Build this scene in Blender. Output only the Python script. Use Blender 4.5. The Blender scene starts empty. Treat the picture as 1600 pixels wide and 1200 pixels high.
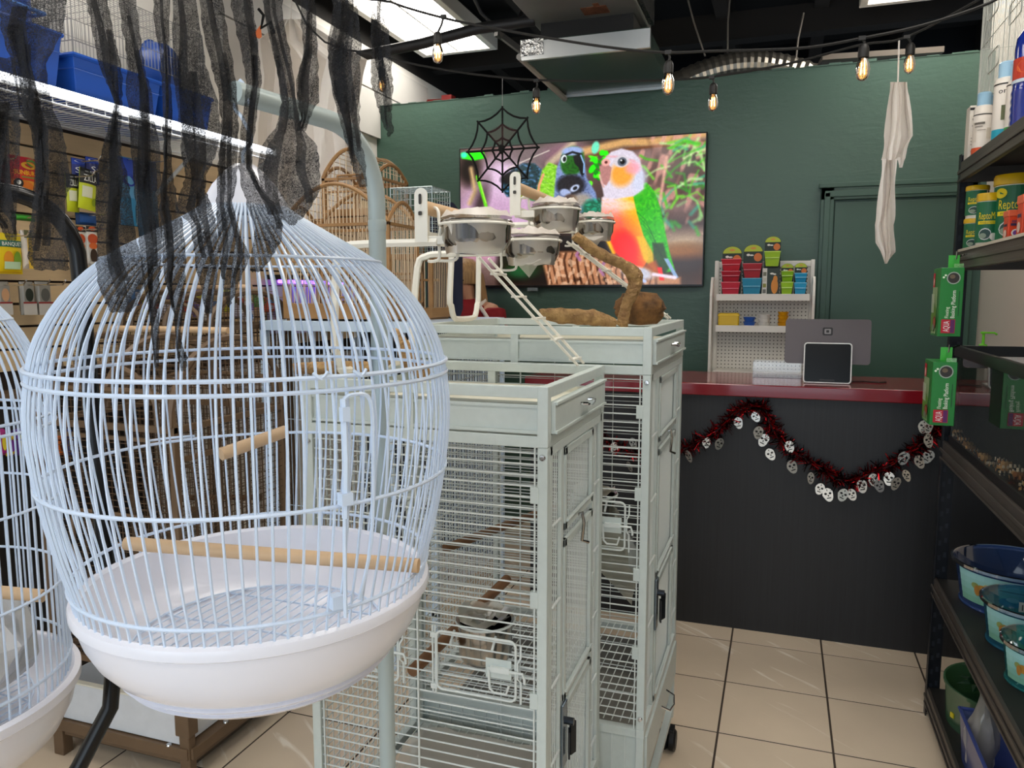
import bpy, math, random
import numpy as np
from math import sin, cos, pi, radians
from mathutils import Vector, Matrix

scn = bpy.context.scene
C = scn.collection
rnd = random.Random(7)

# ------------------------------------------------------------------ camera
FPX = 1202.0; YAW = radians(19.2); PIT = radians(6.55); CAMH = 1.5
cd = bpy.data.cameras.new('camera'); cam = bpy.data.objects.new('camera', cd); C.objects.link(cam)
cam.location = (0, 0, CAMH); cam.rotation_euler = (pi/2 - PIT, 0, YAW)
cd.sensor_width = 36.0; cd.lens = 36.0*FPX/1600.0; cd.clip_start = 0.05; cd.clip_end = 60
scn.camera = cam

# ------------------------------------------------------------------ world, daylight, exposure
w = bpy.data.worlds.new('world'); scn.world = w; w.use_nodes = True
bg = w.node_tree.nodes['Background']; bg.inputs[0].default_value = (0.72, 0.86, 1.0, 1); bg.inputs[1].default_value = 0.45
ld = bpy.data.lights.new('storefront_daylight', 'AREA'); ld.shape = 'RECTANGLE'; ld.size = 3.2; ld.size_y = 2.3
ld.energy = 62; ld.color = (0.78, 0.89, 1.0)
lo = bpy.data.objects.new('storefront_daylight', ld); C.objects.link(lo)
lo.location = (-0.8, -2.4, 1.55); lo.rotation_euler = (pi/2, 0, 0)      # shop window behind the camera, facing +Y
PANEL = 12.0                                                            # ceiling panel emission
scn.view_settings.view_transform = 'Standard'; scn.view_settings.look = 'None'
scn.view_settings.exposure = -0.1; scn.view_settings.gamma = 1.0; scn.view_settings.use_curve_mapping = False

# ------------------------------------------------------------------ authoring helpers: picture measurement -> point in the room
_F = np.array([-sin(YAW)*cos(PIT), cos(YAW)*cos(PIT), -sin(PIT)]); _R = np.array([cos(YAW), sin(YAW), 0.0]); _U = np.cross(_R, _F)
_C = np.array([0, 0, CAMH])
def _ray(x, y): return _F + _R*(x-800)/FPX - _U*(y-600)/FPX
def atX(x, y, X): d = _ray(x, y); return _C + d*(X/d[0])
def atY(x, y, Y): d = _ray(x, y); return _C + d*(Y/d[1])
def atZ(x, y, Z): d = _ray(x, y); return _C + d*((Z-CAMH)/d[2])
def atD(x, y, D): return _C + _ray(x, y)*D

# ------------------------------------------------------------------ mesh builder
class MB:
    def __init__(s): s.v = []; s.f = []; s.m = []; s.mi = 0
    def add(s, vs, fs):
        o = len(s.v); s.v += [tuple(map(float, p)) for p in vs]
        for f in fs: s.f.append(tuple(i+o for i in f)); s.m.append(s.mi)
        return s
    def box(s, x0, x1, y0, y1, z0, z1):
        return s.add([(x0,y0,z0),(x1,y0,z0),(x1,y1,z0),(x0,y1,z0),(x0,y0,z1),(x1,y0,z1),(x1,y1,z1),(x0,y1,z1)],
                     [(0,3,2,1),(4,5,6,7),(0,1,5,4),(1,2,6,5),(2,3,7,6),(3,0,4,7)])
    def boxc(s, c, size, rz=0.0, ry=0.0, rx=0.0):
        M = Matrix.Translation(Vector(c)) @ Matrix.Rotation(rz,4,'Z') @ Matrix.Rotation(ry,4,'Y') @ Matrix.Rotation(rx,4,'X')
        a,b,d = size[0]/2,size[1]/2,size[2]/2
        P = [(-a,-b,-d),(a,-b,-d),(a,b,-d),(-a,b,-d),(-a,-b,d),(a,-b,d),(a,b,d),(-a,b,d)]
        return s.add([M @ Vector(p) for p in P], [(0,3,2,1),(4,5,6,7),(0,1,5,4),(1,2,6,5),(2,3,7,6),(3,0,4,7)])
    def tube(s, pts, r, n=6, closed=False, caps=True, sx=1.0, up=None):
        P = [Vector(p) for p in pts]; k = len(P); R = r if hasattr(r, '__len__') else [r]*k
        T = []
        for i in range(k):
            a = P[(i-1) % k] if (closed or i > 0) else P[i]
            b = P[(i+1) % k] if (closed or i < k-1) else P[i]
            t = (b-a); T.append(t.normalized() if t.length > 1e-9 else Vector((0,0,1)))
        u = Vector(up) if up else (Vector((0,0,1)) if abs(T[0].z) < 0.9 else Vector((1,0,0)))
        vs = []
        for i in range(k):
            u = (u - T[i]*u.dot(T[i]))
            u = u.normalized() if u.length > 1e-6 else T[i].orthogonal().normalized()
            w_ = T[i].cross(u)
            for j in range(n):
                a = 2*pi*(j+.5)/n; vs.append(P[i] + (u*cos(a)*sx + w_*sin(a))*R[i])
        fs = []
        for i in range(k if closed else k-1):
            for j in range(n):
                a = i*n+j; b = i*n+(j+1) % n; c_ = ((i+1) % k)*n+(j+1) % n; d = ((i+1) % k)*n+j
                fs.append((a, b, c_, d))
        if caps and not closed:
            fs.append(tuple(range(n-1,-1,-1))); fs.append(tuple((k-1)*n+j for j in range(n)))
        return s.add(vs, fs)
    def ring(s, c, r, rw, n=48, k=6, ax=(1,0,0), ay=(0,1,0)):
        ax, ay, c = Vector(ax), Vector(ay), Vector(c)
        return s.tube([c+ax*r*cos(2*pi*i/n)+ay*r*sin(2*pi*i/n) for i in range(n)], rw, k, closed=True)
    def lathe(s, prof, c=(0,0,0), n=32, axis='z', sx=1.0, sy=1.0):
        vs=[]; rows=[]
        for (r,z) in prof:
            if r < 1e-6: rows.append([len(vs)]); vs.append((0,0,z))
            else:
                rows.append(list(range(len(vs), len(vs)+n)))
                for j in range(n): a=2*pi*j/n; vs.append((r*cos(a)*sx, r*sin(a)*sy, z))
        fs=[]
        for a,b in zip(rows, rows[1:]):
            for j in range(n):
                q=[a[j%len(a)], a[(j+1)%len(a)], b[(j+1)%len(b)], b[j%len(b)]]
                q2=[]; [q2.append(i) for i in q if i not in q2]
                if len(q2)>2: fs.append(tuple(q2))
        if axis=='y': vs=[(x,z,-y) for x,y,z in vs]
        elif axis=='x': vs=[(z,y,-x) for x,y,z in vs]
        return s.add([(x+c[0],y+c[1],z+c[2]) for x,y,z in vs], fs)
    def cyl(s, p0, p1, r, n=12, r1=None): return s.tube([p0,p1], [r, r1 if r1 is not None else r], n)
    def prism(s, poly, o, ax, ay, th):
        o,ax,ay=Vector(o),Vector(ax),Vector(ay); nn=ax.cross(ay).normalized(); k=len(poly)
        vs=[o+ax*u+ay*v for u,v in poly]+[o+ax*u+ay*v+nn*th for u,v in poly]
        fs=[tuple(range(k-1,-1,-1)), tuple(range(k,2*k))]+[(i,(i+1)%k,(i+1)%k+k,i+k) for i in range(k)]
        return s.add(vs,fs)
    def ico(s, c, r, rs=None):
        t=(1+5**.5)/2; V=[(-1,t,0),(1,t,0),(-1,-t,0),(1,-t,0),(0,-1,t),(0,1,t),(0,-1,-t),(0,1,-t),(t,0,-1),(t,0,1),(-t,0,-1),(-t,0,1)]
        Fc=[(0,11,5),(0,5,1),(0,1,7),(0,7,10),(0,10,11),(1,5,9),(5,11,4),(11,10,2),(10,7,6),(7,1,8),(3,9,4),(3,4,2),(3,2,6),(3,6,8),(3,8,9),(4,9,5),(2,4,11),(6,2,10),(8,6,7),(9,8,1)]
        rs=rs or (1,1,1); k=r/1.9
        return s.add([(c[0]+x*k*rs[0],c[1]+y*k*rs[1],c[2]+z*k*rs[2]) for x,y,z in V],Fc)
    def sheet(s, rows, both=False):
        n=len(rows[0]); vs=[p for r in rows for p in r]
        return s.add(vs,[(i*n+j,i*n+j+1,(i+1)*n+j+1,(i+1)*n+j) for i in range(len(rows)-1) for j in range(n-1)])

WL = {}
def _mesh(name, mb, mats, off, smooth):
    me = bpy.data.meshes.new(name)
    me.from_pydata([(x-off[0], y-off[1], z-off[2]) for x,y,z in mb.v], [], mb.f)
    for m_ in (mats if isinstance(mats,(list,tuple)) else [mats]): me.materials.append(m_)
    if isinstance(mats,(list,tuple)): me.polygons.foreach_set('material_index', mb.m)
    if smooth:
        me.polygons.foreach_set('use_smooth', [True]*len(me.polygons))
    me.update(); return me
def _sharp(me, ang=40):
    try: me.set_sharp_from_angle(angle=radians(ang))
    except Exception: pass
def part(name, mb, mat, parent, smooth=False, bevel=0, kind=None, label=None):
    off = WL[parent.name]
    me = _mesh(name, mb, mat, off, smooth)
    if smooth: _sharp(me)
    o = bpy.data.objects.new(name, me); C.objects.link(o); o.parent = parent; WL[o.name] = off
    if bevel: _bev(o, bevel)
    if kind: o['kind'] = kind
    if label: o['label'] = label
    return o
def _bev(o, wd):
    b = o.modifiers.new('bevel','BEVEL'); b.width = wd; b.segments = 2; b.limit_method = 'ANGLE'; b.angle_limit = radians(50)
def tag(o, label, cat, group=None):
    o['label'] = label; o['category'] = cat
    if group: o['group'] = group
    return o
def root(name, label, cat, loc, group=None):
    o = bpy.data.objects.new(name, None); C.objects.link(o); o.location = tuple(map(float,loc)); o.empty_display_size = .05
    WL[o.name] = tuple(map(float,loc)); return tag(o, label, cat, group)
def single(name, mb, mat, label, cat, group=None, smooth=False, bevel=0):
    V = np.array(mb.v); off = ((V[:,0].min()+V[:,0].max())/2, (V[:,1].min()+V[:,1].max())/2, V[:,2].min())
    me = _mesh(name, mb, mat, off, smooth)
    if smooth: _sharp(me)
    o = bpy.data.objects.new(name, me); C.objects.link(o); o.location = off; WL[o.name] = off
    if bevel: _bev(o, bevel)
    return tag(o, label, cat, group)
def struct(name, mb, mat, parent=None, bevel=0, smooth=False):
    if parent is not None: return part(name, mb, mat, parent, bevel=bevel, smooth=smooth)
    me = _mesh(name, mb, mat, (0,0,0), smooth); o = bpy.data.objects.new(name, me); C.objects.link(o); WL[o.name] = (0,0,0)
    if bevel: _bev(o, bevel)
    o['kind'] = 'structure'; return o
def inst(src, parent, loc=(0,0,0), rot=(0,0,0), scale=(1,1,1)):
    o = src.copy(); C.objects.link(o); o.parent = parent; o.location = loc; o.rotation_euler = rot; o.scale = scale
    WL[o.name] = WL[parent.name]; return o

# ------------------------------------------------------------------ materials
def lin(c):
    if isinstance(c, str):
        c = c.lstrip('#'); c = [int(c[i:i+2],16)/255 for i in (0,2,4)]
        c = [x/12.92 if x <= .04045 else ((x+.055)/1.055)**2.4 for x in c]
    return (c[0], c[1], c[2], 1.0)
MC = {}
def M(name, col=None, rough=.5, metal=0.0, noise=0.0, nscale=8.0, nstr=(1,1,1), bump=0.0, bscale=40.0, emit=0.0, alpha=1.0, trans=0.0, coat=0.0, ior=1.45, col2=None, spec=None, rand=0.0, detail=4.0, dist=0.0):
    if name in MC: return MC[name]
    m = bpy.data.materials.new(name); m.use_nodes = True; nt = m.node_tree; N = nt.nodes; L = nt.links
    b = N['Principled BSDF']; c = lin(col)
    b.inputs['Base Color'].default_value = c; b.inputs['Roughness'].default_value = rough; b.inputs['Metallic'].default_value = metal
    b.inputs['IOR'].default_value = ior
    if coat: b.inputs['Coat Weight'].default_value = coat
    if spec is not None: b.inputs['Specular IOR Level'].default_value = spec
    if trans: b.inputs['Transmission Weight'].default_value = trans
    if alpha < 1: b.inputs['Alpha'].default_value = alpha
    if emit: b.inputs['Emission Color'].default_value = c; b.inputs['Emission Strength'].default_value = emit
    if noise or bump:
        tc = N.new('ShaderNodeTexCoord'); mp = N.new('ShaderNodeMapping'); mp.inputs['Scale'].default_value = nstr
        L.new(tc.outputs['Object'], mp.inputs['Vector'])
    if noise:
        nz = N.new('ShaderNodeTexNoise'); nz.inputs['Scale'].default_value = nscale; nz.inputs['Detail'].default_value = detail; nz.inputs['Distortion'].default_value = dist
        L.new(mp.outputs[0], nz.inputs['Vector'])
        rp = N.new('ShaderNodeValToRGB'); rp.color_ramp.elements[0].position = .3; rp.color_ramp.elements[1].position = .7
        c2 = lin(col2) if col2 else tuple(max(0,x*(1-noise)) for x in c[:3])+(1,)
        rp.color_ramp.elements[0].color = c2; rp.color_ramp.elements[1].color = c
        L.new(nz.outputs[0], rp.inputs[0]); L.new(rp.outputs[0], b.inputs['Base Color'])
        out = rp.outputs[0]
    if rand:
        oi = N.new('ShaderNodeObjectInfo'); hs = N.new('ShaderNodeHueSaturation'); mr = N.new('ShaderNodeMapRange')
        mr.inputs[3].default_value = 1-rand; mr.inputs[4].default_value = 1+rand; L.new(oi.outputs['Random'], mr.inputs[0]); L.new(mr.outputs[0], hs.inputs['Value'])
        if noise: L.new(out, hs.inputs['Color'])
        else: hs.inputs['Color'].default_value = c
        L.new(hs.outputs[0], b.inputs['Base Color'])
    if bump:
        n2 = N.new('ShaderNodeTexNoise'); n2.inputs['Scale'].default_value = bscale; n2.inputs['Detail'].default_value = 3
        L.new(mp.outputs[0], n2.inputs['Vector']); bp = N.new('ShaderNodeBump'); bp.inputs['Strength'].default_value = bump; bp.inputs['Distance'].default_value = .01
        L.new(n2.outputs[0], bp.inputs['Height']); L.new(bp.outputs[0], b.inputs['Normal'])
    MC[name] = m; return m
def glassy(name, col, op=.12, rough=.03, gloss=.25, tint=None):
    """thin clear sheet: transparent body with a tinted film and Fresnel gloss"""
    if name in MC: return MC[name]
    m = bpy.data.materials.new(name); m.use_nodes = True; nt = m.node_tree; N = nt.nodes; L = nt.links
    N.remove(N['Principled BSDF']); out = N['Material Output']
    tr = N.new('ShaderNodeBsdfTransparent'); tr.inputs[0].default_value = lin(tint or '#ffffff')
    df = N.new('ShaderNodeBsdfDiffuse'); df.inputs[0].default_value = lin(col)
    gl = N.new('ShaderNodeBsdfGlossy'); gl.inputs['Roughness'].default_value = rough
    m1 = N.new('ShaderNodeMixShader'); m1.inputs[0].default_value = op; L.new(tr.outputs[0], m1.inputs[1]); L.new(df.outputs[0], m1.inputs[2])
    fr = N.new('ShaderNodeFresnel'); fr.inputs[0].default_value = 1.45
    mm = N.new('ShaderNodeMath'); mm.operation = 'MULTIPLY_ADD'; mm.inputs[1].default_value = gloss*3; mm.inputs[2].default_value = gloss*.12; mm.use_clamp = True
    L.new(fr.outputs[0], mm.inputs[0])
    m2 = N.new('ShaderNodeMixShader'); L.new(mm.outputs[0], m2.inputs[0]); L.new(m1.outputs[0], m2.inputs[1]); L.new(gl.outputs[0], m2.inputs[2])
    L.new(m2.outputs[0], out.inputs[0]); MC[name] = m; return m
def emis(name, col, st):
    if name in MC: return MC[name]
    m = bpy.data.materials.new(name); m.use_nodes = True; N = m.node_tree.nodes; N.remove(N['Principled BSDF'])
    e = N.new('ShaderNodeEmission'); e.inputs[0].default_value = lin(col); e.inputs[1].default_value = st
    m.node_tree.links.new(e.outputs[0], N['Material Output'].inputs[0]); MC[name] = m; return m
def ink(col, rough=.45): return M('ink_'+col.strip('#'), col, rough)

# ------------------------------------------------------------------ flat print on surfaces (lettering, labels)
_TX = {}
def glyphs(txt):
    if txt not in _TX:
        cu = bpy.data.curves.new('t','FONT'); cu.body = txt; cu.size = 1.0; cu.resolution_u = 2
        ob = bpy.data.objects.new('t', cu); C.objects.link(ob); bpy.context.view_layer.update()
        me = bpy.data.meshes.new_from_object(ob.evaluated_get(bpy.context.evaluated_depsgraph_get()))
        vs = [(v.co.x, v.co.y) for v in me.vertices]; fs = [tuple(p.vertices) for p in me.polygons]
        bpy.data.objects.remove(ob); bpy.data.curves.remove(cu); bpy.data.meshes.remove(me)
        xs = [a for a,_ in vs] or [0]; mx, mn = max(xs), min(xs)
        _TX[txt] = ([((a-mn)/(mx-mn), b/.69) for a,b in vs], fs)
    return _TX[txt]
class Decal:
    def __init__(s, mapf): s.map = mapf; s.mb = MB(); s.mats = []; s.l = 0
    def _m(s, col):
        m_ = ink(col) if isinstance(col,str) else col
        if m_ not in s.mats: s.mats.append(m_)
        s.mb.mi = s.mats.index(m_); s.l += 1
    def poly(s, pts, col):
        s._m(col); s.mb.add([s.map(u,v,s.l) for u,v in pts], [tuple(range(len(pts)))]); return s
    def rect(s, u0, v0, u1, v1, col, n=1):
        s._m(col); vs=[]
        for i in range(n+1): u=u0+(u1-u0)*i/n; vs += [s.map(u,v0,s.l), s.map(u,v1,s.l)]
        s.mb.add(vs, [(2*i,2*i+2,2*i+3,2*i+1) for i in range(n)]); return s
    def ell(s, cu, cv, ru, rv, col, k=16, a0=0, a1=2*pi):
        return s.poly([(cu+ru*cos(a0+(a1-a0)*i/k), cv+rv*sin(a0+(a1-a0)*i/k)) for i in range(k if a1-a0>6.2 else k+1)], col)
    def text(s, t, u0, v0, wd, ht, col, rot=0.0):
        s._m(col); vs, fs = glyphs(t); cr, sr = cos(rot), sin(rot)
        s.mb.add([s.map(u0+a*wd*cr-b*ht*sr, v0+a*wd*sr+b*ht*cr, s.l) for a,b in vs], fs); return s
    def done(s, name, parent): return part(name, s.mb, s.mats, parent)
def plane_map(o, ax, ay, eps=.0004):
    o, ax, ay = Vector(o), Vector(ax), Vector(ay); n = ax.cross(ay).normalized()
    return lambda u, v, l: o + ax*u + ay*v + n*eps*(l+.5)
def cyl_map(c, r, a0, eps=.0003, rt=None):
    """u = arc length from azimuth a0 (counter-clockwise), v = height"""
    return lambda u, v, l: Vector((c[0]+(r+eps*(l+1))*cos(a0+u/r), c[1]+(r+eps*(l+1))*sin(a0+u/r), c[2]+v))
# ================================================================== THE ROOM
XL, XR, YB = -2.62, 1.0, 4.75
# floor: dark grout bed with separate tiles
mt_grout = M('grout', '#43382f', .9); 
def tile_mat():
    m = M('floor_tile', '#e2cfb6', .24, noise=.09, nscale=3.0, rand=.035, detail=6, coat=.15, spec=.45)
    nt = m.node_tree; N = nt.nodes; L = nt.links; b = N['Principled BSDF']
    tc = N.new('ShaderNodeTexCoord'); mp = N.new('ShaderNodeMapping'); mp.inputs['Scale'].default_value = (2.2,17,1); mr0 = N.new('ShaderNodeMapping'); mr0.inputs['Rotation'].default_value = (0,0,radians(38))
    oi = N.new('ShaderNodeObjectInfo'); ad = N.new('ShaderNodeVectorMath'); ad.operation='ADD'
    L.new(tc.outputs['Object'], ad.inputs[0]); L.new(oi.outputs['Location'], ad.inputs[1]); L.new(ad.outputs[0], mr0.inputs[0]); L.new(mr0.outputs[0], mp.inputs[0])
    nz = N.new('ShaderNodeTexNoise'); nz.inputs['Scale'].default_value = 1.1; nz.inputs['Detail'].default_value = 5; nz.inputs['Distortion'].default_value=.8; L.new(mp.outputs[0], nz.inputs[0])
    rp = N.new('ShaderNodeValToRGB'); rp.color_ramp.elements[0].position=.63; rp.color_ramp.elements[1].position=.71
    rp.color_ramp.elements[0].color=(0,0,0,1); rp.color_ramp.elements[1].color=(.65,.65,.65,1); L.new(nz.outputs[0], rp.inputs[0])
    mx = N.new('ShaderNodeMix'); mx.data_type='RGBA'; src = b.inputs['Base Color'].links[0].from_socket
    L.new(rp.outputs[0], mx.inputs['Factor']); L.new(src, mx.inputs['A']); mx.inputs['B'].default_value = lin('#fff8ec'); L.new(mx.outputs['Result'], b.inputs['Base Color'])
    return m
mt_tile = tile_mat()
floor = struct('floor', MB().box(XL, XR, -3.0, YB, -.05, -.0012), mt_grout)
TX = [-.152+.37*k for k in range(-8, 5)]; TY = [2.60+.375*k for k in range(-10, 8)]
_tc = {}
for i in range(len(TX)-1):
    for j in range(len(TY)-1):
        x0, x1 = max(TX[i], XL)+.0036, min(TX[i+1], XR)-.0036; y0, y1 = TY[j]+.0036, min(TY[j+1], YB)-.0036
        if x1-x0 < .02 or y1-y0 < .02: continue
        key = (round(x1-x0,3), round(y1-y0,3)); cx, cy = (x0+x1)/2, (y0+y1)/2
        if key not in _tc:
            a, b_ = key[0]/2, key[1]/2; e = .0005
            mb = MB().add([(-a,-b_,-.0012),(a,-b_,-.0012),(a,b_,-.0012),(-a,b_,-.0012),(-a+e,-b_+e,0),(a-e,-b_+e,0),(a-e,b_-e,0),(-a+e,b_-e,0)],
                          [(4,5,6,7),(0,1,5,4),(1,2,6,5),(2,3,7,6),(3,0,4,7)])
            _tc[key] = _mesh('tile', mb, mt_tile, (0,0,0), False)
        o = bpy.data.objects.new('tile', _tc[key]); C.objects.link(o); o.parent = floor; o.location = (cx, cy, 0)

# walls
mt_green = M('green_wall_paint', '#466457', .40, noise=.10, nscale=2.2, bump=.22, bscale=20, detail=6, spec=.6)
def roller_texture(m):
    nt = m.node_tree; N = nt.nodes; L = nt.links; b = N['Principled BSDF']
    tc = N.new('ShaderNodeTexCoord'); mp = N.new('ShaderNodeMapping'); mp.inputs['Scale'].default_value=(2.2,1,9)
    nz = N.new('ShaderNodeTexNoise'); nz.inputs['Scale'].default_value=2.6; nz.inputs['Detail'].default_value=7; nz.inputs['Distortion'].default_value=1.6
    L.new(tc.outputs['Object'], mp.inputs[0]); L.new(mp.outputs[0], nz.inputs[0])
    bp = N.new('ShaderNodeBump'); bp.inputs['Strength'].default_value=.14; bp.inputs['Distance'].default_value=.012
    L.new(nz.outputs[0], bp.inputs['Height']); old = b.inputs['Normal'].links[0].from_socket; L.new(old, bp.inputs['Normal']); L.new(bp.outputs[0], b.inputs['Normal'])
roller_texture(mt_green)
mt_trim = M('green_trim_paint', '#436053', .35, noise=.06, nscale=5)
mt_white = M('white_drywall', '#e4e1da', .75, noise=.05, nscale=2)
mt_cream = M('cream_wall', '#d9d0c3', .7, noise=.05, nscale=2)
mt_black = M('ceiling_black', '#1d1a18', .85, noise=.2, nscale=2)
struct('wall_back', MB().box(XL, XR, YB, YB+.12, 0, 2.762), mt_green)
mb = MB()                                                     # ragged plaster lip along the top of the partition
for k in range(60):
    x = XL+.06*k; mb.box(x, x+.0595, YB-.004, YB+.12, 2.762, 2.764+.014*rnd.random()**2)
struct('trim_1', mb, mt_green)
struct('wall_left', MB().box(XL-.12, XL, -3.0, 7.2, 0, 3.12), mt_white)
struct('trim_14', MB().box(XL-.12, XL+.004, -3.0, 7.2, 3.12, 3.62), mt_black)
struct('wall_right', MB().box(XR, XR+.12, -3.0, 4.87, 0, 3.5), mt_cream)
struct('wall_far', MB().box(XL-.12, 3.2, 7.2, 7.3, 0, 3.7), M('far_wall_dark', '#15171b', .9))
struct('ceiling', MB().box(XL-.12, 3.2, -3.0, 7.3, 3.62, 3.7), mt_black)
for k in range(9):
    x = -2.35+.62*k
    struct('trim_%d' % (k+2), MB().box(x, x+.09, -3.0, 7.2, 3.36, 3.62), M('joist_black', '#2a2521', .8, noise=.25, nscale=3, nstr=(1,.2,1)))
struct('trim_11', MB().box(XL, 3.2, 5.62, 5.74, 3.22, 3.40), M('beam_black', '#23201e', .8))
# sheet-metal soffit pieces on the upper left wall
mb = MB().box(XL+.001, XL+.03, 3.2, 4.99, 2.55, 2.84).box(XL+.001, XL+.03, 3.2, 5.5, 2.85, 3.06)
struct('trim_12', mb, M('soffit_board', '#c9c6c0', .6, noise=.1, nscale=3))
# door in the green wall
p0 = atY(1283, 293, YB); p1 = atY(1500, 285, YB)
dx0, dz = .187, 2.10; dx1 = .93
door = struct('door_1', MB().box(dx0+.075, dx1-.05, YB-.018, YB-.001, 0, dz-.08), mt_trim, bevel=.002)
mb = MB()
for (a,b_,c_,d) in ((dx0,dx0+.07,0,dz),(dx1-.045,dx1+.025,0,dz),(dx0,dx1+.025,dz-.07,dz)):
    mb.box(a,b_,YB-.034,YB-.001,c_,d)
mb.box(dx0-.012,dx1+.037,YB-.046,YB-.001,dz-.004,dz+.022).box(dx0+.018,dx0+.05,YB-.042,YB-.03,0,dz-.03).box(dx0+.02,dx1,YB-.042,YB-.03,dz-.055,dz-.02)
part('door_frame', mb, mt_trim, door, bevel=.003)

# slat wall on the left: every board a piece of its own
mt_slat = M('slat_board', '#d8bd94', .55, noise=.12, nscale=3, nstr=(1,1.5,14), rand=.04)
sw = struct('trim_13', MB().box(XL, XL+.012, 1.2, 4.6, 1.15, 2.13), M('slat_groove', '#2b211a', .8))
sm = _mesh('slat', MB().box(XL+.012, XL+.028, 1.2, 4.6, 0, .072), mt_slat, (0,0,0), False)
for k in range(12, 23):
    o = bpy.data.objects.new('slat', sm); C.objects.link(o); o.parent = sw; o.location = (0, 0, .26+.081*k)

# ceiling light panels
mt_panel = emis('light_diffuser', '#fff9f0', PANEL)
mt_frame = M('light_frame', '#ece8df', .5)
def panel(x0, x1, y0, y1, z, label):
    r = root('ceiling_light', label, 'light', ((x0+x1)/2,(y0+y1)/2,z), 'ceiling light panels')
    f = .045; mb = MB().box(x0,x1,y0,y0+f,z,z+.09).box(x0,x1,y1-f,y1,z,z+.09).box(x0,x0+f,y0+f,y1-f,z,z+.09).box(x1-f,x1,y0+f,y1-f,z,z+.09)
    mb.box(x0+f,x1-f,y0+f,y1-f,z+.06,z+.09)
    part('frame', mb, mt_frame, r, bevel=.004)
    part('diffuser', MB().box(x0+f,(x0+x1)/2-.006,y0+f,y1-f,z+.015,z+.03).box((x0+x1)/2+.006,x1-f,y0+f,y1-f,z+.015,z+.03), mt_panel, r)
    part('divider', MB().box((x0+x1)/2-.006,(x0+x1)/2+.006,y0+f,y1-f,z+.008,z+.06), mt_frame, r)
    mb = MB()
    for xx in (x0+.1, x1-.1): mb.cyl((xx,(y0+y1)/2,z+.09),(xx,(y0+y1)/2,3.62),.004,6)
    part('hanger', mb, M('hanger_wire','#3a3836',.5), r)
panel(-2.50, -1.93, 4.02, 5.24, 3.2, 'white ceiling light panel beside the soffit, crossed by a dark pipe')
panel(.37, .94, 4.0, 5.22, 3.2, 'white ceiling light panel above the painted door')
panel(-2.42, -1.85, 1.2, 2.42, 3.2, 'white ceiling light panel above the wire shelf of blue bins')
panel(-.75, -.18, .7, 1.92, 3.2, 'white ceiling light panel above the white flight cages')
panel(.36, .93, 1.3, 2.52, 3.2, 'white ceiling light panel above the black shelving rack')
panel(-1.6, -1.03, -1.5, -.28, 3.2, 'white ceiling light panel near the shop window')
panel(.1, .67, -1.6, -.38, 3.2, 'white ceiling light panel over the shop entrance')

# pipes and ducts
mt_pipe = M('dark_pipe', '#2b2a2a', .5, noise=.2, nscale=6)
a = atY(560, 88, 3.9); b_ = atY(745, 45, 3.95); c_ = atY(835, 32, 4.0)
single('ceiling_pipe', MB().tube([a, atY(660,68,3.9), b_, c_], .028, 10), mt_pipe, 'dark pipe crossing under the ceiling light panel', 'pipe', smooth=True)
single('ceiling_conduit', MB().tube([atY(728,-30,4.2), atY(752,20,4.3), atY(775,42,4.35), atY(805,44,4.4), atY(815,20,4.5), atY(822,-10,4.6)], .012, 8), mt_pipe, 'thin dark conduit bent beside the grey duct', 'pipe', smooth=True)
single('angle_strut', MB().tube([atY(775,52,4.4), atY(786,58,4.45), (-1.28,4.5,2.76)], .022, 4), M('strut_grey','#5c5a57',.5,.3), 'grey steel strut running up to the duct plenum', 'strut')
mt_duct = M('galvanised_duct', '#9b9b96', .42, .35, noise=.25, nscale=3, bump=.15, bscale=5)
mt_foil = M('foil_tape', '#cfd0ce', .22, .95, noise=.3, nscale=20, bump=.6, bscale=40)
r = root('air_duct', 'grey galvanised air duct trunk with foil tape and a plenum box', 'duct', (-1.0,4.3,2.7))
part('plenum', MB().box(-1.30,-.66,3.92,4.70,2.715,2.80), M('plenum_green_reflection','#42544d',.25,.35,noise=.15,nscale=2), r, bevel=.003)  # green-grey colour stands for the green wall reflected in the sheet metal
for (y0_,y1_,z1_) in ((3.905,3.925,2.79),(4.695,4.71,2.75)): part('plenum_lip', MB().box(-1.31,-.65,y0_,y1_,2.70,z1_), M('lip_silver','#c4c7c7',.3,.85), r)
part('trunk', MB().box(-1.29,-.72,2.9,4.35,2.92,3.34), mt_duct, r, bevel=.01)
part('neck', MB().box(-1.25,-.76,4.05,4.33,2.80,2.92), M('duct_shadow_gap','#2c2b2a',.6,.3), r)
part('foil_tape', MB().box(-1.312,-1.19,3.90,3.91,2.72,2.80).box(-.715,-.695,2.95,4.30,2.93,3.33), mt_foil, r)
part('rust_patch', MB().box(-1.0,-.87,3.9,4.0,2.917,2.92).box(-.93,-.9,3.86,3.9,2.918,2.92), M('rust','#8a5a40',.8,noise=.4,nscale=40), r)
mb = MB(); 
for (p,q) in (((-1.335,3.95,2.735),(-1.30,4.72,2.70)),): mb.tube([p,q],.018,8)
part('edge_rod', mb, M('rod_pale','#b8b4ac',.5), r, smooth=True)
P = []; R_ = []
for k in range(64):
    t = k/63; x = -.74+1.25*t; z = 2.74+.20*sin(pi*min(1,t*1.15))**.8-.10*t; P.append((x, 5.04+.2*t, z)); R_.append(.085+(.007 if k%2 else 0))
single('flexible_duct', MB().tube(P, R_, 18), M('flex_foil','#a8a297',.3,.85,noise=.2,nscale=10), 'silver corrugated flexible duct arching over the green wall', 'duct', smooth=False)
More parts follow.
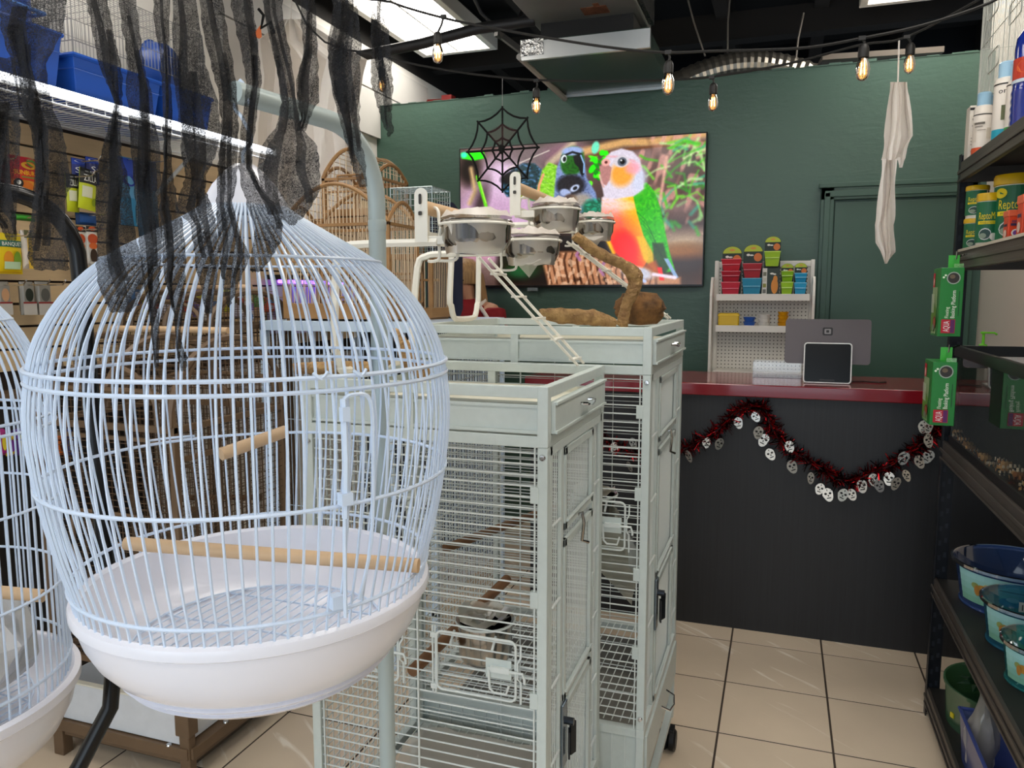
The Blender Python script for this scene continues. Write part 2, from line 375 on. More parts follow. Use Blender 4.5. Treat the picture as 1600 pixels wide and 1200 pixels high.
single('red_pipe_fitting', MB().tube([(-2.63,5.5,2.95),(-2.42,5.5,2.95),(-2.42,5.5,2.75)],.03,8).box(-2.46,-2.38,5.46,5.54,2.92,2.99), M('sprinkler_red','#7a1714',.5), 'red sprinkler pipe fitting in the dark gap past the soffit', 'pipe', smooth=True)
for (px,py,qx,qy,YY,lb) in ((1070,-20,1102,88,5.0,'pale grey wire hanging from the ceiling above the flexible duct'),(1142,-20,1137,90,5.2,'straight thin wire hanging behind the flexible duct'),(1256,20,1243,100,5.1,'short slanting wire hanging just before the flat grey board')):
    single('hanging_wire', MB().tube([atY(px,py,YY),atY((px+qx)/2-2,(py+qy)/2,YY),atY(qx,qy,YY)],.006,5), M('wire_grey','#7d776f',.5), lb, 'wire', 'ceiling wires')
single('ceiling_tile', MB().boxc((.45,5.1,2.83),(.62,.5,.03),.1), M('stray_board','#6f655c',.7,noise=.2,nscale=5), 'grey board lying flat on top of the green wall', 'board')

# dark units added along the left wall as a backdrop to the bronze cages
for k in range(2):
    y0 = 1.2+.68*k; r = root('backdrop_cabinet', ['added dark backdrop cabinet at the near end of the left wall','added dark backdrop cabinet behind the white-tray bronze cage','added dark backdrop cabinet behind the taller bronze cage','added dark backdrop cabinet behind the wooden cage group','added dark backdrop cabinet at the far end of the left wall'][k], 'cabinet', (XL+.06,y0+.34,0), 'added backdrop cabinets along the left wall')
    part('body', MB().box(XL+.001,XL+.11,y0,y0+.677,0,1.14), M('backdrop_dark','#26211d',.6,noise=.2,nscale=4), r, bevel=.003)
    part('top_edge', MB().box(XL+.001,XL+.13,y0,y0+.677,1.14,1.165), M('backdrop_edge','#6a5540',.5), r, bevel=.002)
# ================================================================== COUNTER
mt_lam = M('black_laminate', '#232427', .42, noise=.28, nscale=9, nstr=(14,14,.35), detail=5, spec=.5)
def quartz():
    m = M('red_quartz', '#7d1620', .12, spec=.6, coat=.2); nt = m.node_tree; N = nt.nodes; L = nt.links; b = N['Principled BSDF']
    tc = N.new('ShaderNodeTexCoord'); vo = N.new('ShaderNodeTexVoronoi'); vo.inputs['Scale'].default_value = 26; L.new(tc.outputs['Object'], vo.inputs['Vector'])
    lt = N.new('ShaderNodeMath'); lt.operation = 'LESS_THAN'; lt.inputs[1].default_value = .075; L.new(vo.outputs['Distance'], lt.inputs[0])
    sp = N.new('ShaderNodeSeparateColor'); L.new(vo.outputs['Color'], sp.inputs[0]); g = N.new('ShaderNodeMath'); g.operation='GREATER_THAN'; g.inputs[1].default_value=.86; L.new(sp.outputs[0], g.inputs[0])
    mu = N.new('ShaderNodeMath'); mu.operation='MULTIPLY'; L.new(lt.outputs[0], mu.inputs[0]); L.new(g.outputs[0], mu.inputs[1])
    mx = N.new('ShaderNodeMix'); mx.data_type='RGBA'; L.new(mu.outputs[0], mx.inputs['Factor']); mx.inputs['A'].default_value = lin('#7d1620'); mx.inputs['B'].default_value = lin('#f4ece8'); L.new(mx.outputs['Result'], b.inputs['Base Color'])
    return m
r = root('sales_counter', 'black laminate sales counter with a red speckled quartz top', 'counter', (-.1,3.7,0))
part('front_panel', MB().box(-1.12,.995,3.49,3.52,0,1.064), mt_lam, r)
part('body', MB().box(-1.12,.995,3.52,3.95,0,1.064), mt_lam, r)
part('countertop', MB().box(-1.14,.998,3.455,3.99,1.064,1.118), quartz(), r, bevel=.004, label='red speckled quartz countertop')

# garland
pts = [(925,672),(950,690),(978,702),(1005,712),(1035,712),(1065,705),(1090,690),(1112,679),(1132,664),(1146,645),(1166,636),(1186,634),(1197,643),(1203,664),(1217,686),(1237,704),(1262,720),(1286,734),(1306,748),(1330,753),(1347,746),(1371,735),(1392,727),(1412,712),(1432,700),(1450,686),(1461,668),(1466,648)]
G = [Vector(atY(x,y,3.462)) for x,y in pts]
r = root('tinsel_garland', 'red and black tinsel garland with silver mask discs on the counter front', 'garland', (0,3.48,.9))
part('cord', MB().tube(G, .006, 5), M('tinsel_cord','#2a0b0c',.6), r)
mb = MB(); mb2 = MB()
for k in range(2300):
    i = rnd.randrange(len(G)-1); p = G[i].lerp(G[i+1], rnd.random()); a = rnd.uniform(0,2*pi); el = rnd.uniform(-.5,.9)
    d = Vector((cos(a)*cos(el), -abs(sin(el))*.9-.02, sin(a)*cos(el))).normalized(); t = d.cross(Vector((rnd.random()-.5,rnd.random()-.5,rnd.random()-.5))).normalized()
    L_ = rnd.uniform(.026,.058); wv = rnd.uniform(.0018,.0034); q = p+d*L_; q.y = min(q.y, 3.486)
    (mb if rnd.random() < .5 else mb2).add([p-t*wv,p+t*wv,q+t*wv*.6,q-t*wv*.6],[(0,1,2,3)])
part('red_tinsel', mb, M('tinsel_red','#a1141c',.18,.85), r, kind='stuff'); part('black_tinsel', mb2, M('tinsel_black','#17090b',.25,.8), r, kind='stuff')
mt_disc = M('mask_disc','#e2e2dc',.2,.75); mt_eye = M('mask_eye','#0c0c0d',.6)
discs = [(1077,712),(1104,692),(1124,693),(1154,661),(1181,651),(1185,676),(1193,688),(1204,710),(1234,698),(1238,729),(1267,746),(1281,764),(1294,773),(1317,773),(1331,773),(1347,760),(1365,750),(1374,759),(1389,748),(1399,755),(1412,716),(1416,742),(1436,721),(1450,714),(1443,667),(1450,667),(1450,688),(990,692),(985,728),(960,700)]
for k,(x,y) in enumerate(discs):
    c_ = Vector(atY(x,y,3.452)); a = rnd.uniform(-.5,.5); yw = rnd.choice([0,.1,-.3,.35,-.6,.9,0]); h = .0265*rnd.uniform(.9,1.08)
    ax = Vector((cos(a)*cos(yw), -sin(yw)*.8, sin(a)*cos(yw))).normalized(); ay = Vector((-sin(a),0,cos(a))); nn = ax.cross(ay).normalized()
    if nn.y > 0: ax = -ax
    pol = [(h*.8*cos(2*pi*i/14)*(1 if sin(2*pi*i/14)>0 else .86), h*1.05*sin(2*pi*i/14)) for i in range(14)]
    c_.y -= abs(sin(yw))*.02
    d = part('mask_disc', MB().prism(pol, c_, ax, ay, .0012), mt_disc, r)
    de = Decal(plane_map(c_+ax.cross(ay).normalized()*.0012, ax, ay, .0003))
    de.ell(-h*.32,h*.2,h*.2,h*.17,mt_eye,8).ell(h*.32,h*.2,h*.2,h*.17,mt_eye,8).ell(0,-h*.12,h*.1,h*.14,mt_eye,6).rect(-h*.3,-h*.55,h*.3,-h*.42,mt_eye).rect(-h*.05,h*.6,h*.05,h*.85,mt_eye)
    de.done('mask_holes', d)

# register
r = root('register_terminal', 'grey two-screen register terminal on the red countertop', 'register', (.2,3.68,1.118))
mt_al = M('grey_aluminium','#5f585a',.38,.35); mt_wp = M('white_plastic','#e9e9e6',.35); mt_scr = M('black_screen','#030304',.22,spec=.25)
def rrect(w_, h_, rad, k=5):
    o = []
    for (cx,cy,a0) in ((w_/2-rad,h_/2-rad,0),(-w_/2+rad,h_/2-rad,pi/2),(-w_/2+rad,-h_/2+rad,pi),(w_/2-rad,-h_/2+rad,3*pi/2)):
        o += [(cx+rad*cos(a0+pi/2*i/k), cy+rad*sin(a0+pi/2*i/k)) for i in range(k+1)]
    return o
tl = radians(12); ayv = Vector((0, sin(tl)*-1, cos(tl))); c_ = Vector((.2,3.70,1.297))
part('main_display', MB().prism(rrect(.355,.20,.014), c_, (1,0,0), (0,.16,.987), -.012), mt_al, r, label='grey aluminium back of the tilted main display')
d2 = Decal(plane_map(c_, (1,0,0), (0,.16,.987), .0004))
d2.poly([(u-.0, v+.045) for u,v in rrect(.042,.036,.007)], '#1b1a1c').poly([(u, v+.045) for u,v in rrect(.027,.023,.004)], '#8a8587').poly([(u,v+.045) for u,v in rrect(.012,.011,.002)], '#1b1a1c')
d2.done('square_emblem', r)
cc = Vector((.2,3.615,1.208)); ay2 = (0,.17,.985)
part('customer_display', MB().prism(rrect(.196,.178,.014), cc, (1,0,0), ay2, -.014), mt_wp, r, label='white rimmed customer display with a black screen')
part('screen', MB().prism(rrect(.186,.168,.010), cc+Vector((0,-.0004,0)), (1,0,0), ay2, -.001), mt_scr, r)
part('speaker_slot', MB().prism(rrect(.062,.006,.002), cc+Vector((0,-.0018-.0128,-.074)), (1,0,0), ay2, -.0006), M('slot_grey','#3b3b3d',.5), r)
part('stand', MB().box(.11,.29,3.622,3.75,1.118,1.13).boxc((.2,3.69,1.2),(.05,.02,.16),0,0,-.2), mt_wp, r, bevel=.003)
single('power_cord', MB().tube([(.30,3.70,1.1215),(.36,3.72,1.1215),(.42,3.70,1.1215),(.45,3.73,1.1215)],.003,6), M('cord_black','#141414',.5), 'thin black cord lying on the countertop beside the register', 'cord')
# clear acrylic box
mt_acr = glassy('clear_acrylic','#dfe6e8',.05,.05,.2)
b0 = atZ(1172,586,1.118); mb = MB(); x0,x1,y0,y1=-.115,.105,3.78,3.92
mb.box(x0,x1,y0,y0+.003,1.119,1.19).box(x0,x1,y1-.003,y1,1.119,1.19).box(x0,x0+.003,y0,y1,1.119,1.19).box(x1-.003,x1,y0,y1,1.119,1.19).box(x0,x1,y0,y1,1.118,1.121)
single('acrylic_box', mb, mt_acr, 'clear acrylic tray on the countertop beside the register', 'box')

# ================================================================== TELEVISION
tx0, tx1, tz0, tz1 = -1.985, -.447, 1.566, 2.432
r = root('television', 'wide flat television on the green wall showing parrots on a log', 'television', ((tx0+tx1)/2,4.72,tz0))
part('housing', MB().box(tx0-.008,tx1+.008,4.69,4.73,tz0-.014,tz1+.008), M('tv_black','#0b0b0c',.3), r, bevel=.003)
part('wall_mount', MB().box(-1.5,-.95,4.73,4.75,1.75,2.25), M('mount_black','#111111',.6), r)
NX, NY = 560, 316
def tv_picture():
    U, V = np.meshgrid(np.linspace(0,1,NX), np.linspace(0,1,NY))         # v from the top
    X = U*1448; Y = V*840                                               # paint units
    rs = np.random.default_rng(3)
    def vnoise(sx, sy, seed, ang=0.0):
        g = np.random.default_rng(seed).random((64,64)); a = X*cos(ang)+Y*sin(ang); b = -X*sin(ang)+Y*cos(ang)
        a = a/sx+11; b = b/sy+17; i = np.floor(a).astype(int); j = np.floor(b).astype(int); fa = a-i; fb = b-j; fa = fa*fa*(3-2*fa); fb = fb*fb*(3-2*fb)
        return (g[j%64,i%64]*(1-fa)+g[j%64,(i+1)%64]*fa)*(1-fb)+(g[(j+1)%64,i%64]*(1-fa)+g[(j+1)%64,(i+1)%64]*fa)*fb
    img = np.zeros((NY,NX,3))
    hexc = lambda h: np.array([int(h[i:i+2],16)/255 for i in (1,3,5)])
    def mix(mask, col):
        c_ = hexc(col) if isinstance(col,str) else col
        img[:] = img*(1-mask[...,None])+c_*mask[...,None]
    def sm(d, s): return np.clip(.5-d/s, 0, 1)
    def ell(cx,cy,rx,ry,col,ang=0,soft=6,op=1.0,tex=None):
        a=(X-cx)*cos(ang)+(Y-cy)*sin(ang); b=-(X-cx)*sin(ang)+(Y-cy)*cos(ang)
        d=(np.sqrt((a/rx)**2+(b/ry)**2)-1)*min(rx,ry); mix(sm(d,soft)*op, tex if tex is not None else col)
    def pmask(pts, soft=6):
        P=np.array(pts,float); d=np.full(X.shape,1e9); inside=np.zeros(X.shape,bool)
        for i in range(len(P)):
            p,q=P[i],P[(i+1)%len(P)]; e=q-p; t=np.clip(((X-p[0])*e[0]+(Y-p[1])*e[1])/(e@e+1e-9),0,1)
            d=np.minimum(d,np.hypot(X-p[0]-t*e[0],Y-p[1]-t*e[1]))
            if p[1]!=q[1]: inside^=((p[1]>Y)!=(q[1]>Y))&(X<(q[0]-p[0])*(Y-p[1])/(q[1]-p[1])+p[0])
        return sm(np.where(inside,-d,d),soft)
    def poly(pts,col,soft=6,op=1.0): mix(pmask(pts,soft)*op,col)
    def stroke(pts,wd,col,soft=4,op=1.0):
        P=np.array(pts,float); d=np.full(X.shape,1e9)
        for p,q in zip(P,P[1:]):
            e=q-p; t=np.clip(((X-p[0])*e[0]+(Y-p[1])*e[1])/(e@e+1e-9),0,1); d=np.minimum(d,np.hypot(X-p[0]-t*e[0],Y-p[1]-t*e[1]))
        mix(sm(d-wd/2,soft)*op,col)
    # blurred woodland backdrop
    n1=vnoise(170,120,1)[...,None]; n2=vnoise(60,45,2)[...,None]; n3=vnoise(26,70,5,.5)[...,None]
    img[:]=hexc('#43342f')*(1-n1)+hexc('#a88d8a')*n1; img[:]=img*(1-.45*n2)+hexc('#2a221f')*.45*n2
    ell(230,420,290,250,'#c9a9c4',0,160); ell(330,180,190,120,'#e0c8de',.2,110); ell(120,560,150,110,'#e8a9c2',0,130,.8); ell(280,560,120,80,'#a98aa8',0,90,.7)
    ell(60,130,70,90,'#241a18',0,60); stroke([(70,120),(95,260),(60,330)],26,'#cbb087',24); ell(130,330,40,120,'#2b201c',.3,60,.8)
    poly([(5,22),(150,20),(165,60),(90,72),(10,55)],'#3df018',10); ell(25,35,22,18,'#55f0c8',0,14)
    ell(470,60,170,60,'#7d6f71',0,60); ell(660,70,120,70,'#8d6a78',0,70); stroke([(300,130),(560,40)],6,'#d8cfc6',5); stroke([(560,120),(700,10)],40,'#cfc0a4',26,.8)
    stroke([(700,70),(1000,20),(1150,30),(1448,0)],46,'#cfa878',24); stroke([(760,92),(1030,60),(1448,46)],12,'#7a5236',12)
    stroke([(110,170),(150,300),(185,420)],20,'#6fd02c',10); stroke([(120,180),(165,330)],6,'#b4ef6a',5)
    mix(np.clip(vnoise(40,90,9,-.4)*3-1.4,0,1)*((X>1040)*.7),'#5a4038'); mix(np.clip(vnoise(30,60,10,.3)*4-2.2,0,1)*((X>1040)&(Y<560))*.7,'#d8a79c')
    for k in range(46):                                                # grass blades and leaves on the right
        x0=rs.uniform(1060,1448); y0=rs.uniform(0,430); a=rs.uniform(-1.2,1.2); L_=rs.uniform(60,170); b=rs.uniform(-60,60)
        stroke([(x0,y0),(x0+L_*.5*cos(a)+b*.3,y0+L_*.5*sin(a)-20),(x0+L_*cos(a),y0+L_*sin(a)+b)],rs.uniform(7,18),['#4fb82a','#7fd048','#3a8f22','#8fd07a','#4fae86','#c2dfa0'][k%6],12,.8)
    for k in range(16):
        x0=rs.uniform(800,900); y0=rs.uniform(60,260); ell(x0,y0,rs.uniform(14,30),rs.uniform(9,18),['#3fe81c','#1f8f1a','#73f03c'][k%3],rs.uniform(-1,1),6)
    ell(835,40,22,36,'#7fe0c0',.2,8); ell(1340,600,170,60,'#cbb59c',0,90,.8); ell(1360,720,150,90,'#3a2416',0,90); ell(1330,650,150,40,'#9a6b3c',0,50,.8)
    for k in range(14):
        x0=rs.uniform(1180,1440); y0=rs.uniform(360,560); stroke([(x0,y0),(x0+rs.uniform(-50,50),y0+rs.uniform(20,60))],rs.uniform(10,24),['#46a83c','#9bc88a','#4fa890'][k%3],16,.65)
    stroke([(1150,300),(1130,520)],14,'#c79a86',10); stroke([(1240,120),(1200,420)],18,'#e0b0a0',12,.8)
    # dark gap and log
    poly([(240,620),(560,520),(900,560),(1000,840),(240,840)],'#1d1512',50); ell(420,700,140,70,'#27361c',0,60,.8); ell(380,760,90,40,'#2f8a5a',0,50,.5)
    poly([(520,690),(600,640),(760,640),(960,720),(1200,790),(1330,800),(1330,840),(560,840)],'#b98a6c',20)
    lm=pmask([(530,695),(610,645),(775,645),(980,725),(1200,792),(1200,840),(560,840)],12); keep=img.copy()
    for k in range(17):
        x0=560+k*38+rs.uniform(-8,8); y0=640+max(0,(x0-780))*.36; stroke([(x0,y0),(x0-14,y0+50),(x0-4,y0+110),(x0+16,y0+190)],rs.uniform(5,15),'#3a241a',8,.8)
    img[:]=keep*(1-lm[...,None])+img*lm[...,None]; mix(lm*np.clip(vnoise(30,30,23)*2-1.1,0,1)*.7,'#20140f')
    mix(pmask([(540,690),(620,650),(780,650),(980,730),(1180,795),(1180,840),(560,840)],16)*(vnoise(16,22,22,.2)>.66)*.6,'#e0bfa4')
    def feathers(mask_pts,col,dark,sx=16,sy=26,ang=0.3,seed=30,op=.7):
        m_=pmask(mask_pts,8); f=np.clip(np.sin((X*.55+Y*.25)/sx*2.2+vnoise(40,40,seed)*7)*np.cos((Y*.6-X*.2)/sy*3.4+vnoise(30,30,seed+1)*7)*1.6,0,1)*(.55+.45*vnoise(9,9,seed+2)); mix(m_*f*op,dark)
    # left bird (half hidden)
    b1=[(270,190),(330,140),(400,105),(470,110),(515,150),(505,260),(480,310),(300,300),(265,250)]
    poly(b1,'#22454d',12); feathers(b1,'','#7fa6d8',12,12,0,31,.75); feathers(b1,'','#0c1a1c',9,14,0,33,.6); ell(330,185,70,35,'#14161a',-.2,16); ell(366,170,17,15,'#d9e8b8',0,4); ell(368,170,10,10,'#20261a',0,3)
    ell(410,280,45,35,'#8a9b3a',0,14); ell(470,300,40,30,'#1f8a2a',0,14)
    # second bird body
    b2=[(490,250),(520,150),(560,110),(610,130),(640,220),(600,330),(520,340),(478,320)]
    poly(b2,'#8fca3e',10); feathers(b2,'','#4f8f1e',16,10,.3,41,.55); feathers(b2,'','#cfe9a0',22,9,.3,43,.5); stroke([(492,330),(500,240),(525,180)],16,'#e8a08a',8,.9)
    # middle upright bird
    b3=[(595,260),(605,150),(640,60),(690,30),(745,40),(770,90),(785,210),(840,300),(860,400),(640,420),(590,330)]
    poly(b3,'#8d9dc4',10); feathers(b3,'','#5a6b98',12,9,.2,51,.55); ell(700,110,70,85,'#2f6a22',.2,16); feathers([(640,60),(770,60),(770,200),(640,200)],'','#173c14',14,9,.2,53,.6)
    ell(700,52,62,26,'#9fb0d8',0,10); stroke([(640,78),(700,58),(752,74)],12,'#171b22',5); ell(650,94,17,24,'#e6ecef',.1,4); ell(653,96,10,15,'#1b1f24',.1,3)
    poly([(705,80),(752,70),(775,130),(772,190),(755,200),(738,150),(712,120)],'#1b1c1e',6); stroke([(750,80),(770,130),(768,180)],9,'#9fc2e8',5)
    # chick-like head in front
    ell(705,300,105,110,'#7f8db2',0,22); feathers([(610,200),(800,200),(830,400),(600,400)],'','#4a567a',10,10,0,61,.55); ell(690,250,86,62,'#2b2a33',.05,20); feathers([(620,190),(770,190),(770,300),(620,300)],'','#17171c',8,12,0,63,.6)
    ell(660,292,34,22,'#aab6d6',.3,8); ell(715,268,30,18,'#c3cde4',-.5,8); ell(718,268,14,10,'#22242c',-.5,4); ell(690,330,40,30,'#5a4a44',0,14); ell(755,340,60,40,'#b7a58a',0,30,.7); ell(830,400,70,60,'#1d6a52',.3,24); feathers([(780,330),(890,330),(900,460),(780,460)],'','#4ed6b0',16,12,0,65,.5)
    # big conure
    bd=[(875,330),(920,300),(1010,260),(1075,300),(1090,420),(1130,560),(1150,690),(1110,760),(1010,690),(930,620),(885,520),(872,420)]
    gx=np.clip((Y-300)/330,0,1)[...,None]; bodyc=hexc('#f7c6b4')*(1-gx)+hexc('#f02a0c')*gx; gx2=np.clip((Y-330)/120,0,1)[...,None]; bodyc=bodyc*(gx2)+hexc('#e8dbe2')*(1-gx2)
    side=np.clip((X-(930+(Y-300)*.32))/120,0,1)[...,None]; bodyc=bodyc*(1-side*.85)+hexc('#ffc400')*side*.85
    mix(pmask(bd,10),bodyc); feathers(bd,'','#ff8a1e',18,9,.3,71,.28); ell(1000,380,110,26,'#f9d9cf',.05,20,.5)
    stroke([(885,470),(905,560),(950,650)],22,'#f7c81a',12,.9); ell(1015,620,60,90,'#ef1f08',-.35,40,.9)
    wing=[(1050,300),(1080,265),(1130,255),(1170,300),(1210,400),(1240,540),(1265,650),(1300,760),(1250,770),(1190,690),(1120,560),(1080,430)]
    poly(wing,'#3fae1c',8); feathers(wing,'','#1f7a10',11,22,.3,73,.45); feathers(wing,'','#8fe83a',16,20,.3,75,.32); [stroke([(1080+18*k,420+36*k),(1130+20*k,470+44*k),(1170+18*k,560+38*k)],5,'#1c6a10',5,.55) for k in range(6)]
    poly([(1080,560),(1120,560),(1200,700),(1230,770),(1180,760),(1120,690)],'#d8b80e',12,.85); poly([(1170,600),(1230,600),(1270,740),(1230,800),(1180,720)],'#27350f',12,.8)
    poly([(1120,730),(1190,700),(1230,790),(1140,790)],'#a8571c',14,.85); poly([(1200,740),(1225,740),(1240,815),(1215,815)],'#e0241a',6); poly([(1235,690),(1260,690),(1320,800),(1300,806)],'#8fa8c8',6)
    hd=[(870,190),(885,110),(925,70),(985,55),(1050,75),(1090,120),(1110,200),(1115,290),(1060,330),(960,340),(890,330),(875,260)]
    poly(hd,'#ded6e2',10); feathers(hd,'','#bfb4c6',12,10,0,81,.22); ell(1090,240,40,70,'#cfd4e6',.2,30,.8)
    ell(990,200,65,70,'#f4a23c',.3,36,.85); ell(1050,170,42,34,'#f0a8b4',0,24,.8); stroke([(900,95),(960,100),(1060,130)],10,'#e2a0a6',10,.7)
    poly([(858,150),(900,130),(930,160),(920,230),(900,262),(880,250),(866,200)],'#b88a86',8); stroke([(862,200),(872,240),(886,268)],10,'#d8b0aa',5); ell(895,128,26,22,'#e6b0a8',0,8); ell(898,128,9,8,'#6a3f3a',0,3)
    ell(986,128,44,34,'#d6cfd6',0,10); ell(990,130,26,25,'#6b7079',0,5); ell(992,130,14,14,'#141518',0,3); ell(985,122,5,5,'#ffffff',0,2)
    ell(1090,770,90,36,'#c9cede',.2,20,.9); stroke([(1040,770),(1130,820)],20,'#b9c4e6',10); stroke([(1180,780),(1300,800)],20,'#e6d8e4',10)
    for (px,py) in ((600,590),(760,610),(900,700)): stroke([(px,py),(px-30,py+50),(px-10,py+80)],18,'#a87a9c',8,.9)
    img[:]=np.clip((img-.5)*1.16+.475,0,1); gr=img.mean(-1,keepdims=True); img[:]=np.clip(gr+(img-gr)*1.12,0,1); img[:]=np.clip(img*(.95+.10*vnoise(6,6,90)[...,None]),0,1)
    for _ in range(1):
        p=np.pad(img,((1,1),(1,1),(0,0)),mode='edge'); img[:]=(p[1:-1,1:-1]*4+p[:-2,1:-1]+p[2:,1:-1]+p[1:-1,:-2]+p[1:-1,2:])/8
    return img
img = tv_picture()
lv = np.where(img<=.04045, img/12.92, ((img+.055)/1.055)**2.4)
me = bpy.data.meshes.new('screen')
xs = np.linspace(tx0,tx1,NX)-WL[r.name][0]; zs = np.linspace(tz1,tz0,NY)-WL[r.name][2]
vv = np.zeros((NY*NX,3)); vv[:,0] = np.tile(xs,NY); vv[:,1] = 4.689-WL[r.name][1]; vv[:,2] = np.repeat(zs,NX)
I = np.arange(NY*NX).reshape(NY,NX); ff = np.stack([I[:-1,:-1],I[1:,:-1],I[1:,1:],I[:-1,1:]],-1).reshape(-1,4)
me.vertices.add(NY*NX); me.vertices.foreach_set('co', vv.ravel()); me.loops.add(ff.size); me.loops.foreach_set('vertex_index', ff.ravel())
me.polygons.add(len(ff)); me.polygons.foreach_set('loop_start', np.arange(0,ff.size,4)); me.polygons.foreach_set('loop_total', np.full(len(ff),4)); me.update(); me.validate()
ca = me.color_attributes.new('picture','FLOAT_COLOR','POINT'); ca.data.foreach_set('color', np.concatenate([lv.reshape(-1,3), np.ones((NY*NX,1))],1).ravel().astype(np.float32))
m = bpy.data.materials.new('tv_screen'); m.use_nodes = True; N = m.node_tree.nodes; b = N['Principled BSDF']; b.inputs['Base Color'].default_value=(.01,.01,.01,1); b.inputs['Roughness'].default_value=.15
at = N.new('ShaderNodeAttribute'); at.attribute_name='picture'; m.node_tree.links.new(at.outputs['Color'], b.inputs['Emission Color']); b.inputs['Emission Strength'].default_value = 1.12
me.materials.append(m); o = bpy.data.objects.new('screen', me); C.objects.link(o); o.parent = r; o['label'] = 'lit screen picture of parrots perched on a log'
part('sensor_tab', MB().box(-1.53,-1.46,4.69,4.70,tz0-.036,tz0-.016), M('sensor_grey','#6f7a7c',.5), r)

# ================================================================== HANGING DECORATIONS
# spider web of black chenille
cw = Vector(atY(785,234,3.1)); Rw = atY(841,234,3.1)[0]-cw.x
r = root('spider_web', 'black chenille spider web decoration hanging on a thread before the television', 'decoration', cw)
mtw = M('black_chenille','#0b0b0b',.95,bump=1.0,bscale=300)
def wp(k, rr): a = pi/2+pi/4*k; return cw+Vector((cos(a)*Rw*rr*(1.0 if k%2==0 else .98), 0, sin(a)*Rw*rr*1.08))
for k in range(8): part('spoke', MB().tube([cw, wp(k,1.04)], .0042, 7), mtw, r)
for rr in (1.0,.62,.3):
    P = []
    for k in range(8):
        a_, b_ = wp(k,rr), wp(k+1,rr); mid = (a_+b_)/2; mid = mid+(cw-mid)*.17
        for t in (0,.25,.5,.75): P.append(a_*(1-t)**2+mid*2*t*(1-t)+b_*t*t)
    part('web_ring', MB().tube(P,.0042,7,closed=True), mtw, r)
part('spider', MB().lathe([(0,.022),(.012,.014),(.014,0),(.008,-.016),(0,-.02)],cw-Vector((.0,.012,.0)),10), mtw, r, smooth=True)
part('gauze_patch', MB().add([cw+Vector((0,-.004,0)),wp(1,.62)+Vector((0,-.004,0)),wp(0,.62)+Vector((0,-.004,0)),wp(7,.62)+Vector((0,-.004,0))],[(0,1,2,3)]), glassy('dark_gauze','#5a3f3f',.35,.9,.0), r)
top = Vector(atY(785,122,3.1)); part('thread', MB().tube([wp(0,1.04), top],.0012,4), M('thread_grey','#8a8a88',.6), r)

# white cloth ghosts
mt_cloth = M('white_gauze_cloth','#f3eee8',.9,noise=.05,nscale=14,nstr=(6,1,.6),bump=.25,bscale=60)
_n=mt_cloth.node_tree; _t=_n.nodes.new('ShaderNodeBsdfTranslucent'); _t.inputs[0].default_value=lin('#f3eee8'); _m=_n.nodes.new('ShaderNodeMixShader'); _m.inputs[0].default_value=.4
_n.links.new(_n.nodes['Principled BSDF'].outputs[0],_m.inputs[1]); _n.links.new(_t.outputs[0],_m.inputs[2]); _n.links.new(_m.outputs[0],_n.nodes['Material Output'].inputs[0])
def cloth(name, rows, D, label, depth=.02, nx=14, folds=3.2, seed=1, mat=None, thick=.0015):
    """rows: (left x, right x, y) outline measurements; hung at distance D with vertical folds"""
    rs = random.Random(seed); ph = rs.uniform(0,6); out = []
    R2 = []
    for (a,b_) in zip(rows, rows[1:]):
        for t in (0,.34,.67): R2.append(tuple(a[i]+(b_[i]-a[i])*t for i in range(3)))
    R2.append(rows[-1])
    for k,(xl,xr,y) in enumerate(R2):
        row = []
        for j in range(nx+1):
            s_ = j/nx; x = xl+(xr-xl)*s_; dd = D + depth*sin(2*pi*folds*s_+ph+.25*k*.3)*.5 + depth*.5*sin(pi*s_*7+1.7*ph)
            row.append(atD(x+1.2*sin(k*.7+j), y+ (1.5*sin(j*1.3+k) if 0<k<len(R2)-1 else 0), dd))
        out.append(row)
    mb = MB().sheet(out); return mb, label
DG = float((atY(1403,130,3.1)-_C)@_F)
rows = [(1391,1418,128),(1388,1421,150),(1385,1424,185),(1381,1427,212),(1380,1418,232),(1378,1412,250)]
mb,_ = cloth('g', rows, DG, '', .03, 10, 1.6, 2)
mb2,_ = cloth('g', [(1378,1401,248),(1376,1400,275),(1373,1399,305),(1369,1398,335),(1366,1397,352),(1369,1399,378),(1376,1398,394),(1382,1386,412)], DG, '', .03, 8, 1.3, 5)
r = root('ghost_cloth', 'white torn cloth ghost hanging on a string before the painted door', 'decoration', atD(1400,412,DG))
part('cloth', mb, mt_cloth, r, smooth=True); part('tail', mb2, mt_cloth, r, smooth=True)
mb3,_ = cloth('g', [(1402,1416,246),(1404,1410,262)], DG, '', .01, 4, 1, 3); part('torn_tip', mb3, mt_cloth, r, smooth=True)
part('string', MB().tube([atD(1403,130,DG), atY(1405,60,3.1)],.003,5), mt_cloth, r)
rows = [(440,470,30),(402,520,62),(404,575,92),(406,566,120),(402,560,160),(398,556,200),(396,560,240),(392,556,280),(394,552,320),(400,545,350)]
mb,_ = cloth('g', rows, 3.9, '', .10, 26, 4.5, 9)
r = root('ghost_cloth', 'large white sheet ghost hung by the left wall behind the wooden cages', 'decoration', atD(470,350,3.9))
part('cloth', mb, mt_cloth, r, smooth=True)
part('string', MB().tube([atD(455,30,3.9), atD(455,-60,3.9)],.004,5), mt_cloth, r)
part('black_tie', MB().tube([atD(404,14,3.86),atD(412,24,3.86),atD(408,44,3.86),atD(424,34,3.86),atD(428,52,3.86)],.008,6), M('tie_black','#0d0d0d',.8), r, smooth=True)
part('orange_tag', MB().prism([(0,0),(.05,-.02),(.045,.05)], atD(394,56,3.87), (.94,.33,0), (0,0,1), .004), M('tag_orange','#e8763a',.6), r)

